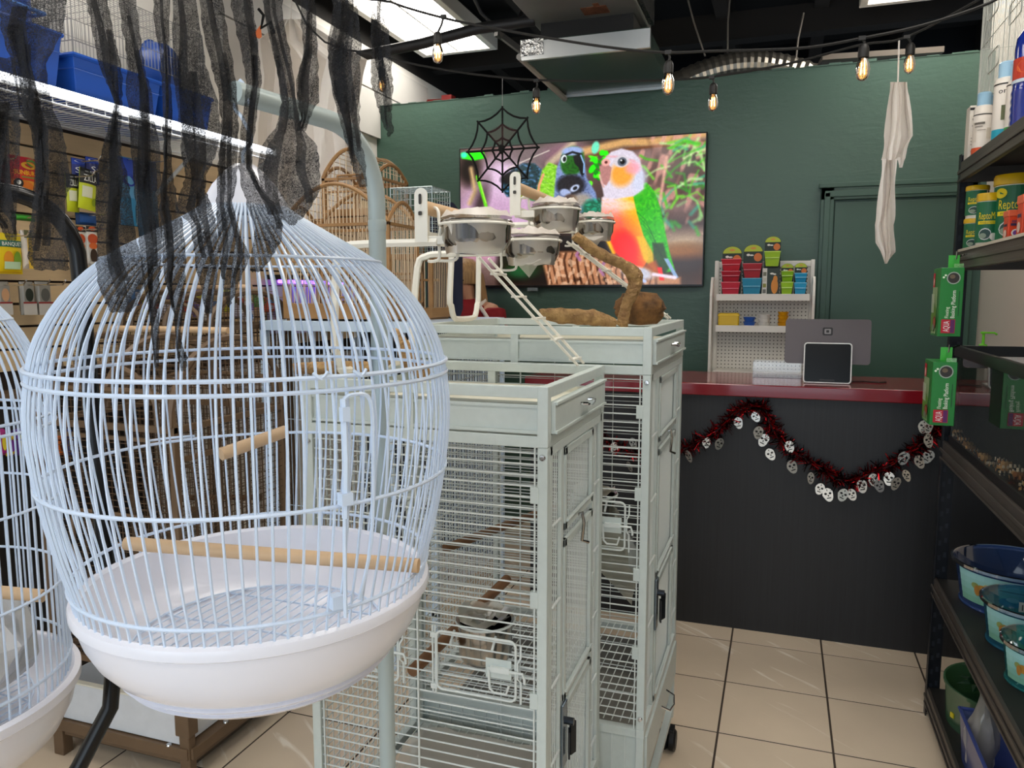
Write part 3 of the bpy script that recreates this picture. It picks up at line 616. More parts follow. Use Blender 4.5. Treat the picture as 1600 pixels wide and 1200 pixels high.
# string lights
mt_cordb = M('light_cord','#1a1917',.6); mt_sock = M('socket_black','#121110',.5); mt_bulb = glassy('amber_bulb_glass','#ffdca0',.30,.03,.6,'#ffe9c8'); mt_fil = emis('filament','#ffca7a',16)
mt_bulb2 = mt_bulb
bulb_prof = [(.010,.0),(.0125,-.006),(.0185,-.022),(.0205,-.036),(.0195,-.05),(.0145,-.062),(.006,-.068),(0,-.069)]
def string(label, pts, Y, bulbs):
    P = [Vector(atY(x,y,Y)) for x,y in pts]
    P = [Vector((P[0].x-.25,Y,3.37))]+[p for p in P if p.x<.58]+[Vector((.612,Y,P[-2].z+.05))]
    r = root('string_light', label, 'string lights', P[len(P)//2])
    Q = []
    for i in range(len(P)-1):
        p0_,p1_,p2_,p3_ = P[max(i-1,0)],P[i],P[i+1],P[min(i+2,len(P)-1)]
        for t in (0,.25,.5,.75): Q.append(.5*((2*p1_)+(p2_-p0_)*t+(2*p0_-5*p1_+4*p2_-p3_)*t*t+(3*p1_-p0_-3*p2_+p3_)*t**3))
    Q.append(P[-1]); part('cord', MB().tube(Q,.0045,6), mt_cordb, r, smooth=True)
    for (hx,hy,bx,by,sc) in bulbs:
        h = Vector(atY(hx,hy,Y)); c_ = Vector(atY(bx,by,Y)); tp = c_+Vector((0,0,.036*sc+.034*sc))
        s_ = part('socket', MB().tube([h,(h+tp)/2+Vector((.004,0,0)),tp],.004,6).lathe([(0,.004),(.009,.003),(.014,-.004),(.0155,-.012),(.0155,-.036),(.013,-.038)],(tp.x,tp.y,tp.z),12).boxc(h,(.02,.012,.012)), mt_sock, r, smooth=True)
        b0 = Vector((tp.x,tp.y,tp.z-.034))
        bu = part('bulb', MB().lathe([(a*sc,z*sc) for a,z in bulb_prof], b0, 14), mt_bulb, r, smooth=True)
        mb = MB()
        for q in (-1,1): mb.cyl(b0+Vector((.004*q,0,-.016*sc)), b0+Vector((.0055*q,0,-.05*sc)),.0022,6)
        part('filament', mb, mt_fil, bu)
string('black string of amber bulbs swagging nearer the white cages', [(520,-40),(610,3),(693,28),(760,42),(860,60),(960,75),(1040,82),(1110,80),(1190,78),(1265,74),(1346,60),(1440,40),(1545,5),(1640,-40)], 2.6,
       [(693,26,684,84,1.0),(1044,82,1044,132,1.0),(1347,60,1348,109,1.0)])
string('black string of amber bulbs swagging closer to the green wall', [(480,40),(600,88),(700,110),(785,121),(838,125),(930,127),(1000,126),(1060,124),(1112,120),(1230,100),(1345,70),(1417,58),(1545,17),(1640,-20)], 3.1,
       [(597,86,597,132,.95),(838,126,838,165,.95),(1112,121,1114,160,.95),(1417,58,1421,100,.95)])
# ================================================================== DISPLAY RACK BEHIND THE COUNTER
def pegmat():
    m = M('pegboard','#cfcbc2',.5); nt=m.node_tree; N=nt.nodes; L=nt.links; b=N['Principled BSDF']
    tc=N.new('ShaderNodeTexCoord'); sc=N.new('ShaderNodeVectorMath'); sc.operation='SCALE'; sc.inputs[3].default_value=1/.0195; L.new(tc.outputs['Object'],sc.inputs[0])
    fr=N.new('ShaderNodeVectorMath'); fr.operation='FRACTION'; L.new(sc.outputs[0],fr.inputs[0]); sb=N.new('ShaderNodeVectorMath'); sb.operation='SUBTRACT'; sb.inputs[1].default_value=(.5,0,.5); L.new(fr.outputs[0],sb.inputs[0])
    ml=N.new('ShaderNodeVectorMath'); ml.operation='MULTIPLY'; ml.inputs[1].default_value=(1,0,1); L.new(sb.outputs[0],ml.inputs[0]); ln=N.new('ShaderNodeVectorMath'); ln.operation='LENGTH'; L.new(ml.outputs[0],ln.inputs[0])
    lt=N.new('ShaderNodeMath'); lt.operation='LESS_THAN'; lt.inputs[1].default_value=.17; L.new(ln.outputs['Value'],lt.inputs[0])
    mx=N.new('ShaderNodeMix'); mx.data_type='RGBA'; L.new(lt.outputs[0],mx.inputs['Factor']); mx.inputs['A'].default_value=lin('#d7d3ca'); mx.inputs['B'].default_value=lin('#4a4642'); L.new(mx.outputs['Result'],b.inputs['Base Color']); return m
mt_gon = M('gondola_white','#e6e2d9',.4)
YG = 4.42
def gx(px, Y=YG): return atY(px, 500, Y)[0]
def gz(py, Y=YG): return atY(1190, py, Y)[2]
r = root('display_rack', 'white pegboard display rack with two shelves standing behind the counter', 'rack', (-.1,YG,0))
part('pegboard', MB().box(-.335,.140,YG+.005,YG+.02,.12,1.66), pegmat(), r)
for x in (-.352,.140): part('upright', MB().box(x,x+.02,YG-.02,YG+.04,0,1.69), mt_gon, r, bevel=.003)
for s_,x in ((-1,-.366),(1,.150)):
    part('side_panel', MB().prism([(YG-.13,.02),(YG-.02,.02),(YG-.02,1.60),(YG-.07,1.60),(YG-.10,1.57),(YG-.13,1.50)], (x,0,0),(0,1,0),(0,0,1),.014), mt_gon, r, bevel=.003)
part('top_rail', MB().box(-.335,.142,YG-.005,YG+.03,1.655,1.685), mt_gon, r, bevel=.002)
for z in (1.505,1.338): part('shelf', MB().box(-.332,.138,YG-.125,YG+.004,z-.006,z).box(-.332,.138,YG-.13,YG-.122,z-.032,z+.004), mt_gon, r, bevel=.002)
part('shelf', MB().box(-.332,.138,YG-.16,YG+.004,1.08,1.10), mt_gon, r); part('base', MB().box(-.36,.16,YG-.2,YG+.04,0,.12), mt_gon, r, bevel=.004)

# feeding cups on cards
YC = YG-.127
def px3(x, y, Y=YC): return Vector(atY(x,y,Y))
def cup_card(cx, cy0, cy1, wpx, cups, label, nm='feeder_cup_set'):
    c0 = px3(cx, cy1); wd = (px3(cx+wpx/2,cy1)-px3(cx-wpx/2,cy1)).x
    zt = px3(cx,cy0).z; rr = root(nm, label, 'feeder cup', (c0.x,YC,c0.z), 'bird feeder cups on the rack')
    hw = wd/2*.98; arch = [(hw*cos(pi*i/10), hw*.75*sin(pi*i/10)) for i in range(11)]
    zc = zt-hw*.75; poly = [(-hw,c0.z-zc)]+[(hw,c0.z-zc)]+arch
    part('card', MB().prism(poly,(c0.x,YC+.06,zc),(1,0,0),(0,0,1),-.002), ink('#1d2b22'), rr)
    d = Decal(plane_map((c0.x,YC+.0595-.0025,zc),(1,0,0),(0,0,1)))
    d.poly([(hw*.96*cos(pi*i/10), hw*.72*sin(pi*i/10)) for i in range(11)],'#b7c531').ell(0,hw*.35,hw*.3,hw*.12,'#d8913a').rect(-hw*.7,-hw*.16,hw*.7,-hw*.06,'#1a2a1f').ell(-hw*.5,-hw*.36,hw*.2,hw*.13,'#e9e6dc',8).ell(-hw*.15,-hw*.4,hw*.22,hw*.09,'#e9e6dc',8).ell(hw*.5,-hw*.62,hw*.42,hw*.45,'#d9742a')
    d.done('card_print', rr)
    for (y0,y1,col,sc) in cups:
        za, zb = px3(cx,y0).z, px3(cx,y1).z; h = za-zb; hw2 = wd/2*sc
        m_ = M('cup_'+col.strip('#'), col, .3); m2 = M('cup_rim_'+col.strip('#'), '#%02x%02x%02x' % tuple(min(255,int(int(col[i:i+2],16)*.75+90)) for i in (1,3,5)), .3)
        mb = MB(); y0_, y1_ = YC-.012, YC+.052; t = .0018
        A = [(-hw2,y0_,za),(hw2,y0_,za),(hw2,y1_,za),(-hw2,y1_,za)]; B = [(-hw2*.76,y0_+.014,zb),(hw2*.76,y0_+.014,zb),(hw2*.76,y1_,zb),(-hw2*.76,y1_,zb)]
        X_ = c0.x
        sh = lambda P_: [(X_+p[0],p[1],p[2]) for p in P_]
        Ai = [(-hw2+.004,y0_+.004,za),(hw2-.004,y0_+.004,za),(hw2-.004,y1_-.004,za),(-hw2+.004,y1_-.004,za)]; Bi = [(p[0]*.9,p[1]+(.004 if k<2 else -.004),zb+.004) for k,p in enumerate(B)]
        mb.add(sh(A)+sh(B)+sh(Ai)+sh(Bi), [(0,4,5,1),(1,5,6,2),(2,6,7,3),(3,7,4,0),(4,7,6,5),(8,9,13,12),(9,10,14,13),(10,11,15,14),(11,8,12,15),(12,13,14,15),(0,1,9,8),(1,2,10,9),(2,3,11,10),(3,0,8,11)])
        cu = part('cup', mb, m_, rr)
        part('rim', MB().tube(sh([(-hw2,y0_,za),(hw2,y0_,za),(hw2,y1_,za),(-hw2,y1_,za)]),.0022,5,closed=True).boxc((X_,y0_-.001,za-h*.42),(hw2*1.75,.004,.004)), m2, cu)
cup_card(1141,384,462,31,[(405,424,'#c0182c',1.0),(424,440,'#a8142a',.97),(441,464,'#c4203a',.95)],'card with three red feeder cups on the white display rack')
cup_card(1174,381,462,31,[(412,434,'#a81a2a',.97),(435,464,'#1c88ac',1.0)],'card with a dark red cup over a large blue cup on the rack')
cup_card(1206,368,420,26,[(393,416,'#9cc41c',.97)],'card with one large lime green cup standing above a bird box')
cup_card(1229,411,460,20,[(424,440,'#86b81c',.97),(441,461,'#9cc92c',.97)],'small card with two lime green cups on the rack')
cup_card(1250,410,460,20,[(427,442,'#2a9cc8',.97),(442,461,'#38a8d4',.97)],'small card with two sky blue cups on the rack')
# boxed feeder
xa,xb = px3(1191,440).x, px3(1218,440).x; za,zb = px3(1204,419).z, 1.505
rr = root('feeder_box','dark green feeder box with an orange bird picture on the rack','box',((xa+xb)/2,YC+.03,zb))
part('carton', MB().box(xa,xb,YC+.005,YC+.06,zb,za), ink('#27352a'), rr)
wd=xb-xa; d=Decal(plane_map((xa,YC+.005,zb),(1,0,0),(0,0,1)))
d.rect(0,0,wd*.27,za-zb,'#d8d6cc')
for k in range(4): d.rect(wd*.04,.008+k*.03,wd*.23,.028+k*.03,['#6b6a62','#8a8a3a','#c8c6b8','#70705e'][k])
d.ell(wd*.72,.045,wd*.2,.04,'#d98a2a').ell(wd*.75,.08,wd*.13,.02,'#d98a2a').ell(wd*.55,.11,wd*.12,.005,'#e8e6dc',8).ell(wd*.7,.107,wd*.1,.004,'#e8e6dc',8); d.done('box_print',rr)
# second shelf
def pxs(x0,x1,y0,Y=YG-.09): a=atY(x0,y0,Y); b_=atY(x1,y0,Y); return a[0],b_[0],a[2]
x0,x1,zt = pxs(1123,1155,489)
rr = root('cage_feeder','yellow plastic cage feeder with hooks on the rack shelf','feeder',((x0+x1)/2,YG-.08,1.338))
part('tub', MB().box(x0,x1,YG-.115,YG-.05,1.338,zt), M('feeder_yellow','#d9b414',.35), rr, bevel=.006)
part('lip', MB().box(x0-.003,x1+.003,YG-.118,YG-.047,zt-.016,zt-.008), M('feeder_yellow2','#e8c52a',.35), rr, bevel=.002)
part('hook', MB().tube([(x0+.02,YG-.05,zt),(x0+.02,YG-.05,zt+.02),(x0+.02,YG-.02,zt+.02)],.002,5).tube([(x1-.02,YG-.05,zt),(x1-.02,YG-.05,zt+.02),(x1-.02,YG-.02,zt+.02)],.002,5), M('hook_grey','#8a8880',.4,.6), rr)
for (a,b_,y0,col,nm,lb,n) in ((1161,1181,495,'#2c5cb0','dish_stack','stack of two blue plastic dishes on the rack shelf',2),(1184,1204,491,'#e2e0d8','dish_stack','stack of three white plastic dishes on the rack shelf',3),(1215,1233,487,'#d99a12','dish_stack','stack of four amber plastic dishes on the rack shelf',4)):
    x0,x1,zt = pxs(a,b_,y0); h=(zt-1.338)/n; rr = root(nm,lb,'dish',((x0+x1)/2,YG-.085,1.338))
    for k in range(n):
        hw=(x1-x0)/2; part('dish', MB().lathe([(0,0),(hw*.74,0),(hw*.98,h*.9),(hw,h*.94),(hw*.9,h*.98),(hw*.66,h*.3),(0,h*.3)],((x0+x1)/2,YG-.085,1.338+h*k),14), M('dish_'+col.strip('#'),col,.35), rr, smooth=True)

# ================================================================== PERSON BEHIND THE COUNTER (mostly hidden by cages)
def person():
    base = Vector((-1.80,4.33,0)); r = root('person','person in a red top with a white stripe and long blonde hair','person',base)
    J = {'pel':(0,0,.93),'sp':(0,0,1.12),'ch':(0,0,1.30),'nk':(0,.0,1.46),'hd':(-.01,-.02,1.56),'ht':(-.01,-.02,1.66),
         'ls':(-.17,0,1.40),'le':(-.23,-.03,1.13),'lw':(-.20,-.18,.98),'rs':(.17,0,1.40),'re':(.25,-.06,1.16),'rw':(.17,-.20,1.08),
         'lh':(-.09,0,.88),'lk':(-.10,-.02,.48),'la':(-.10,.02,.08),'lt':(-.10,-.15,.04),'rh':(.09,0,.88),'rk':(.10,-.02,.48),'ra':(.10,.02,.08),'rt':(.10,-.15,.04)}
    K = list(J); E = [('pel','sp'),('sp','ch'),('ch','nk'),('nk','hd'),('hd','ht'),('ch','ls'),('ls','le'),('le','lw'),('ch','rs'),('rs','re'),('re','rw'),('pel','lh'),('lh','lk'),('lk','la'),('la','lt'),('pel','rh'),('rh','rk'),('rk','ra'),('ra','rt')]
    rad = dict(pel=(.15,.11),sp=(.13,.09),ch=(.16,.10),nk=(.052,.055),hd=(.075,.09),ht=(.06,.075),ls=(.07,.065),le=(.043,.043),lw=(.028,.024),rs=(.07,.065),re=(.043,.043),rw=(.028,.024),lh=(.085,.085),lk=(.058,.058),la=(.04,.04),lt=(.04,.025),rh=(.085,.085),rk=(.058,.058),ra=(.04,.04),rt=(.04,.025))
    me = bpy.data.meshes.new('body'); vs=[J[k] for k in K]; es=[(K.index(a),K.index(b_)) for a,b_ in E]
    for s_,wn in ((-1,'lw'),(1,'rw')):
        wx=Vector(J[wn])
        vs.append(tuple(wx+Vector((-.01*s_,-.06,-.012)))); pi_=len(vs)-1; es.append((K.index(wn),pi_)); rad[pi_]=(.030,.014)
        for q in range(4):
            f0=wx+Vector((-.01*s_+.018*(q-1.5),-.10,-.016)); f1=f0+Vector((0,-.03-.006*(q in (1,2)),-.012)); f2=f1+Vector((0,-.022,-.02))
            i0=len(vs); vs+= [tuple(f0),tuple(f1),tuple(f2)]; es += [(pi_,i0),(i0,i0+1),(i0+1,i0+2)]; rad[i0]=(.009,.009); rad[i0+1]=(.008,.008); rad[i0+2]=(.006,.006)
        i0=len(vs); t0=wx+Vector((-.035*s_,-.055,-.014)); t1=t0+Vector((-.022*s_,-.03,-.012)); vs+=[tuple(t0),tuple(t1)]; es+=[(pi_,i0),(i0,i0+1)]; rad[i0]=(.010,.010); rad[i0+1]=(.008,.008)
    me.from_pydata(vs,es,[]); o=bpy.data.objects.new('body',me); C.objects.link(o); o.parent=r; WL[o.name]=tuple(base)
    sk=o.modifiers.new('skin','SKIN'); 
    lay=me.skin_vertices[0].data
    for i in range(len(vs)): k=K[i] if i<len(K) else i; lay[i].radius=rad[k]
    lay[0].use_root=True; sb=o.modifiers.new('sub','SUBSURF'); sb.levels=2; sb.render_levels=2
    me.materials.append(M('skin','#c9987c',.55))
    B=base; T=lambda p: B+Vector(p)
    red=M('red_top','#8f1620',.8,noise=.15,nscale=30)
    mb=MB().lathe([(.155,.93),(.15,1.0),(.148,1.1),(.165,1.25),(.178,1.36),(.15,1.43),(.085,1.475),(.066,1.482)],B,22,sy=.74)
    for (a,b_) in (((-.165,0,1.40),(-.232,-.03,1.12)),((.165,0,1.40),(.252,-.06,1.15))): mb.tube([T(a)+Vector((0,0,.03)),T(a),T(((a[0]+b_[0])/2,(a[1]+b_[1])/2,(a[2]+b_[2])/2)),T(b_)],[.045,.083,.07,.056],12)
    part('red_top',mb,red,r,smooth=True)
    mb=MB()
    for s_ in (-1,1): mb.tube([T((s_*.115,-.078,1.44)),T((s_*.15,-.088,1.40)),T((s_*.19,-.085,1.34)),T((s_*.215,-.10,1.27))],.011,6); mb.tube([T((s_*.10,.078,1.45)),T((s_*.17,.08,1.41)),T((s_*.20,.078,1.34))],.011,6); mb.tube([T((s_*.115,-.078,1.44)),T((s_*.12,0,1.472)),T((s_*.10,.078,1.45))],.011,6)
    part('white_stripe',mb,ink('#e9e4dc',.8),r,smooth=True)
    mb=MB()
    for s_ in (-1,1): mb.tube([T((s_*.07,0,.95)),T((s_*.09,0,.85)),T((s_*.10,-.02,.48)),T((s_*.10,.02,.08))],[.11,.10,.073,.055],14)
    part('trousers',mb,M('dark_denim','#20242e',.85),r,smooth=True)
    hair=M('blonde_hair','#b08a5c',.5,noise=.45,nscale=40,nstr=(3,3,.2)); mb=MB()
    H=T((-.01,-.02,1.60))
    mb.lathe([(0,.125),(.05,.118),(.088,.085),(.104,.03),(.10,-.03)],H+Vector((0,.022,0)),20,sy=1.05)
    for k in range(46):
        a=radians(-15+210*k/45); p=H+Vector((.098*cos(a),.022+.10*sin(a),.02)); sx_=1.0+.25*rnd.random()
        mb.tube([H+Vector((.04*cos(a),.02+.04*sin(a),.11)),p,p+Vector((.02*cos(a),.01+.02*sin(a),-.14)),p+Vector((.035*cos(a)*sx_,.03*sin(a)+.005,-.27-.06*rnd.random())),p+Vector((.03*cos(a),.03*sin(a),-.36-.08*rnd.random()))],[.01,.017,.017,.014,.005],6)
    part('hair',mb,hair,r,smooth=True)
    ey=ink('#2b2320'); mb=MB()
    for s_ in (-1,1): mb.ico(H+Vector((s_*.032,-.094,-.01)),.011,(1,.5,.6))
    part('eyes',mb,ey,r); part('nose',MB().tube([H+Vector((0,-.098,.0)),H+Vector((0,-.118,-.03)),H+Vector((0,-.10,-.042))],[.007,.013,.009],8),MC['skin'],r,smooth=True)
    part('mouth',MB().tube([H+Vector((-.022,-.094,-.065)),H+Vector((0,-.102,-.063)),H+Vector((.022,-.094,-.065))],[.003,.006,.003],8),M('lips','#a5564e',.5),r,smooth=True)
    mb=MB()
    for s_ in (-1,1): mb.ico(H+Vector((s_*.083,.0,-.01)),.026,(.35,.6,1))
    part('ears',mb,MC['skin'],r,smooth=True)
person()
# ================================================================== WHITE FLIGHT CAGES
mt_cage = M('cage_enamel','#c6d0cd',.38,noise=.05,nscale=60,spec=.5); mt_rod = M('cage_rod','#d3dad8',.35,spec=.5)
mt_steel = M('steel','#a3a09c',.16,1.0,noise=.15,nscale=6); mt_chrome = M('chrome','#d6d6d6',.08,1.0); mt_cast = M('caster_black','#101113',.45)
mt_creamp = M('cream_plastic','#dcd9c8',.4); mt_dowel = M('dowel_wood','#cfae88',.55,noise=.16,nscale=9,nstr=(1,1,6)); mt_galv = M('galv_tray','#8c8a84',.42,.5,noise=.3,nscale=7)
mt_bag = glassy('clear_bag','#e0d8cc',.34,.3,.3); mt_driftw = M('driftwood','#b5925f',.75,noise=.5,nscale=38,nstr=(1,1,1),bump=1.0,bscale=90,col2='#7a5a38')
def grid_mesh(mb, o, ax, ay, W, H, du, dv, r):
    o,ax,ay=Vector(o),Vector(ax),Vector(ay)
    n=int(W/du)
    for i in range(1,n): mb.tube([o+ax*(W*i/n),o+ax*(W*i/n)+ay*H],r,4,caps=False)
    m_=int(H/dv)
    for j in range(1,m_): mb.tube([o+ay*(H*j/m_),o+ay*(H*j/m_)+ax*W],r,4,caps=False)
    return mb
def flight_cage(label, X0, X1, Y0, Y1, zt, zb, feeder_x, feeder_z):
    r = root('flight_cage', label, 'bird cage', ((X0+X1)/2,(Y0+Y1)/2,0)); p = .02
    zp = zt-.115                                                       # underside of the top box
    for (x,y) in ((X0,Y0),(X1-p,Y0),(X0,Y1-p),(X1-p,Y1-p)): part('post', MB().box(x,x+p,y,y+p,.10,zp), mt_cage, r, bevel=.0015)
    mb = MB(); e2=.0009
    for (za,zb_) in ((zt-.022,zt),(zp,zp+.022)):
        mb.box(X0+.002,X1-.002,Y0,Y0+.018,za,zb_).box(X0+.002,X1-.002,Y1-.018,Y1,za,zb_).box(X0,X0+.018,Y0+.019,Y1-.019,za,zb_).box(X1-.018,X1,Y0+.019,Y1-.019,za,zb_)
    e_=.0006
    for (x,y) in ((X0,Y0),(X1-p,Y0),(X0,Y1-p),(X1-p,Y1-p)): mb.box(x-e_,x+p+e_,y-e_,y+p+e_,zp+.001,zt+e_)
    part('top_frame', mb, mt_cage, r, bevel=.0015)
    xm = X0+(X1-X0)*.44
    part('top_panel', MB().box(X0+p,X1-p,Y0+.008,Y0+.011,zp+.026,zt-.034), mt_cage, r)
    part('top_panel', MB().box(X0+.008,X0+.011,Y0+p,Y1-p,zp+.026,zt-.034), mt_cage, r)
    mb = MB().box(xm,xm+.02,Y0+.001,Y0+.016,zp+.02,zt-.02).box(X0+p,X1-p,Y0+.003,Y0+.010,zt-.040,zt-.034).box(X0+p,X1-p,Y0+.003,Y0+.010,zp+.026,zp+.032)
    part('panel_moulding', mb, mt_cage, r)
    part('back_mullion', MB().box(xm,xm+.02,Y1-.016,Y1-.001,zp+.02,zt-.02), mt_cage, r)
    part('play_tray', MB().box(X0+.02,X1-.02,Y0+.02,Y1-.02,zt-.072,zt-.066).box(X0+.02,X1-.02,Y0+.02,Y0+.024,zt-.066,zt-.03).box(X0+.02,X1-.02,Y1-.024,Y1-.02,zt-.066,zt-.052), mt_creamp, r)
    dr = part('drawer', MB().box(X1-.004,X1+.008,Y0+.024,Y1-.024,zp+.024,zt-.030).box(X1+.008,X1+.012,Y0+.024,Y1-.024,zt-.036,zt-.030).box(X1+.008,X1+.012,Y0+.024,Y1-.024,zp+.024,zp+.030), mt_cage, r, bevel=.001)
    ym=(Y0+Y1)/2+.01; zc=(zp+zt)/2
    part('handle', MB().tube([(X1+.008,ym-.035,zc),(X1+.022,ym-.035,zc),(X1+.024,ym,zc-.002),(X1+.022,ym+.035,zc),(X1+.008,ym+.035,zc)],[.004,.004,.006,.004,.004],7), mt_chrome, dr, smooth=True, label='chrome drawer handle')
    # base frame, skirt, casters
    part('base_frame', MB().box(X0+.0205,X1-.0205,Y0-e2,Y0+.02,zb-.022,zb).box(X0+.0205,X1-.0205,Y1-.02,Y1+e2,zb-.022,zb).box(X0-e2,X0+.02,Y0-e2,Y1+e2,zb-.022,zb).box(X1-.02,X1+e2,Y0-e2,Y1+e2,zb-.022,zb), mt_cage, r, bevel=.001)
    part('seed_tray', MB().box(X0+.022,X1-.022,Y0+.022,Y1-.022,zb-.13,zb-.126).box(X0+.022,X1-.022,Y0+.022,Y0+.025,zb-.126,zb-.04).box(X0+.022,X1-.022,Y1-.025,Y1-.022,zb-.126,zb-.04), mt_galv, r)
    bd = part('tray_drawer', MB().box(X1-.006,X1+.006,Y0+.022,Y1-.022,zb-.14,zb-.028), mt_cage, r, bevel=.001)
    part('handle', MB().tube([(X1+.006,ym-.05,zb-.08),(X1+.03,ym-.045,zb-.09),(X1+.036,ym,zb-.095),(X1+.03,ym+.045,zb-.09),(X1+.006,ym+.05,zb-.08)],.003,7), mt_chrome, bd, smooth=True)
    part('floor_grate', grid_mesh(MB(),(X0+.02,Y0+.02,zb+.004),(1,0,0),(0,1,0),X1-X0-.04,Y1-Y0-.04,.022,.12,.0016), mt_rod, r, kind='stuff')
    mb = MB()
    for k in range(int((X1-X0)/.035)): x=X0+.03+.035*k; mb.box(x,x+.0025,Y0+.008,Y0+.011,.14,zb-.022)
    part('skirt', MB().box(X0+.02,X1-.02,Y0+.011,Y0+.013,.14,zb-.022), mt_cage, r); part('skirt_rib', mb, mt_rod, r, kind='stuff')
    part('lower_frame', MB().box(X0+.0205,X1-.0205,Y0-e2,Y0+.02,.12,.14).box(X0+.0205,X1-.0205,Y1-.02,Y1+e2,.12,.14).box(X1-.02,X1+e2,Y0-e2,Y1+e2,.12,.14).box(X0-e2,X0+.02,Y0-e2,Y1+e2,.12,.14), mt_cage, r)
    for (x,y) in ((X0+.02,Y0+.04),(X1-.012,Y0+.04),(X0+.02,Y1-.04),(X1-.012,Y1-.04)):
        cs = part('caster', MB().lathe([(0,-.013),(.029,-.013),(.035,-.007),(.035,.007),(.029,.013),(0,.013)],(x+.014,y,.035),16,axis='x').lathe([(0,-.013),(.029,-.013),(.035,-.007),(.035,.007),(.029,.013),(0,.013)],(x-.014,y,.035),16,axis='x'), mt_cast, r, smooth=True)
        part('caster_fork', MB().box(x-.004,x+.004,y-.012,y+.012,.035,.085).cyl((x,y,.06),(x,y,.105),.007,8).boxc((x,y+.004,.068),(.04,.04,.014)), mt_cast, cs, bevel=.002)
    # front: horizontal rods
    s = (zp-.012-zb); n = int(s/.0213)
    bm = part('bar', MB().tube([(X0+.018,Y0+.008,zp-.012),(X1-.018,Y0+.008,zp-.012)],.0017,6), mt_rod, r, smooth=True)
    for k in range(1,n): inst(bm, r, (0,0,-.0213*k))
    for (x,rr_) in ((X0+(X1-X0)*.48,.0021),(X1-.026,.0019),(X0+.027,.0019)): part('upright_rod', MB().tube([(x,Y0+.004,zb),(x,Y0+.004,zp)],rr_,6), mt_rod, r, smooth=True)
    k=0; z=zp-.075
    while z>zb+.05:
        part('clip', MB().box(X1-.034,X1-.017,Y0-.001,Y0+.011,z-.032,z), mt_cage, r, bevel=.001); z-=.205; k+=1
    for (x,z) in ((X1-.010,zp-.018),(X0+.010,zp-.018),(X1-.010,zb+.03)):
        part('bolt', MB().lathe([(0,-.0045),(.005,-.004),(.0068,0)],(x,Y0,z),12,axis='y').ring((x,Y0-.0042,z),.0026,.0008,8,4,(1,0,0),(0,0,1)), mt_chrome, r, smooth=True)
    # left and back: wire mesh
    part('wire_mesh', grid_mesh(MB(),(X0+.01,Y0+.02,zb),(0,1,0),(0,0,1),Y1-Y0-.04,zp-zb,.0213,.0213,.0014), mt_rod, r, kind='stuff')
    part('back_bars', grid_mesh(MB(),(X0+.02,Y1-.01,zb),(1,0,0),(0,0,1),X1-X0-.04,zp-zb,.17,.0213,.0015), mt_rod, r, kind='stuff')
    # right side: framed panel of vertical rods with a double door
    ya,yb = Y0+.10*(Y1-Y0)/.48+.01, Y1-.10*(Y1-Y0)/.48; zq=zp-.20
    xr=X1-.006
    mb=MB()
    ny=int((Y1-Y0-.05)/.0135)
    for i in range(ny+1): y=Y0+.025+(Y1-Y0-.05)*i/ny; mb.tube([(xr-.004,y,zb),(xr-.004,y,zp)],.0015,5)
    part('side_rods', mb, mt_rod, r, kind='stuff')
    mb=MB().box(xr-.002,xr+.006,Y0+.02,Y1-.02,zp-.018,zp).box(xr-.002,xr+.006,Y0+.02,Y0+.034,zb,zp).box(xr-.002,xr+.006,Y1-.034,Y1-.02,zb,zp)
    for y in (ya,yb): mb.box(xr-.003,xr+.005,y-.009,y+.009,zb,zp)
    part('side_frame', mb, mt_cage, r, bevel=.001)
    z=zp-.16
    while z>zb:
        for (y0,y1) in ((Y0+.036,ya-.01),(yb+.01,Y1-.036)): part('cross_rod', MB().tube([(xr+.004,y0,z),(xr+.004,y1,z)],.0028,6), mt_rod, r, smooth=True)
        z-=.165
    dm=(Y0+Y1)/2
    for (z0,z1) in ((zq+.008,zp-.02),(zq-.36,zq-.012),(max(zb,zq-.80),zq-.375)):
        if z1-z0<.06: continue
        dd=part('side_door', MB().box(xr,xr+.008,ya+.012,yb-.012,z1-.016,z1).box(xr,xr+.008,ya+.012,yb-.012,z0,z0+.016).box(xr,xr+.008,ya+.012,ya+.028,z0,z1).box(xr,xr+.008,yb-.028,yb-.012,z0,z1), mt_cage, r, bevel=.001)
        part('door_ledge', MB().tube([(xr+.010,ya+.02,z0+.02),(xr+.010,yb-.02,z0+.02)],.0032,6), mt_cage, dd); part('hinge', MB().boxc((xr+.007,yb-.006,(z0+z1)/2),(.006,.010,.035)), mt_cage, dd)
    lk=part('door_lock', MB().box(xr+.006,xr+.012,ya-.005,ya+.028,zq-.50,zq-.36), M('lock_plate','#7d8a96',.25,.8), r, bevel=.002, label='steel lock plate with keys')
    part('key_pair', MB().boxc((xr+.02,ya+.012,zq-.45),(.004,.02,.06),.3).boxc((xr+.026,ya+.02,zq-.44),(.004,.018,.07),-.4).cyl((xr+.010,ya+.012,zq-.40),(xr+.03,ya+.012,zq-.40),.008,10), M('key_dark','#2c3036',.3,.7), lk)
    part('hook_latch', MB().tube([(xr+.006,dm-.01,zq+.012),(xr+.016,dm-.01,zq+.018),(xr+.02,dm-.008,zq-.005),(xr+.016,dm-.008,zq-.045),(xr+.028,dm+.004,zq-.052)],.0035,7), mt_steel, r, smooth=True)
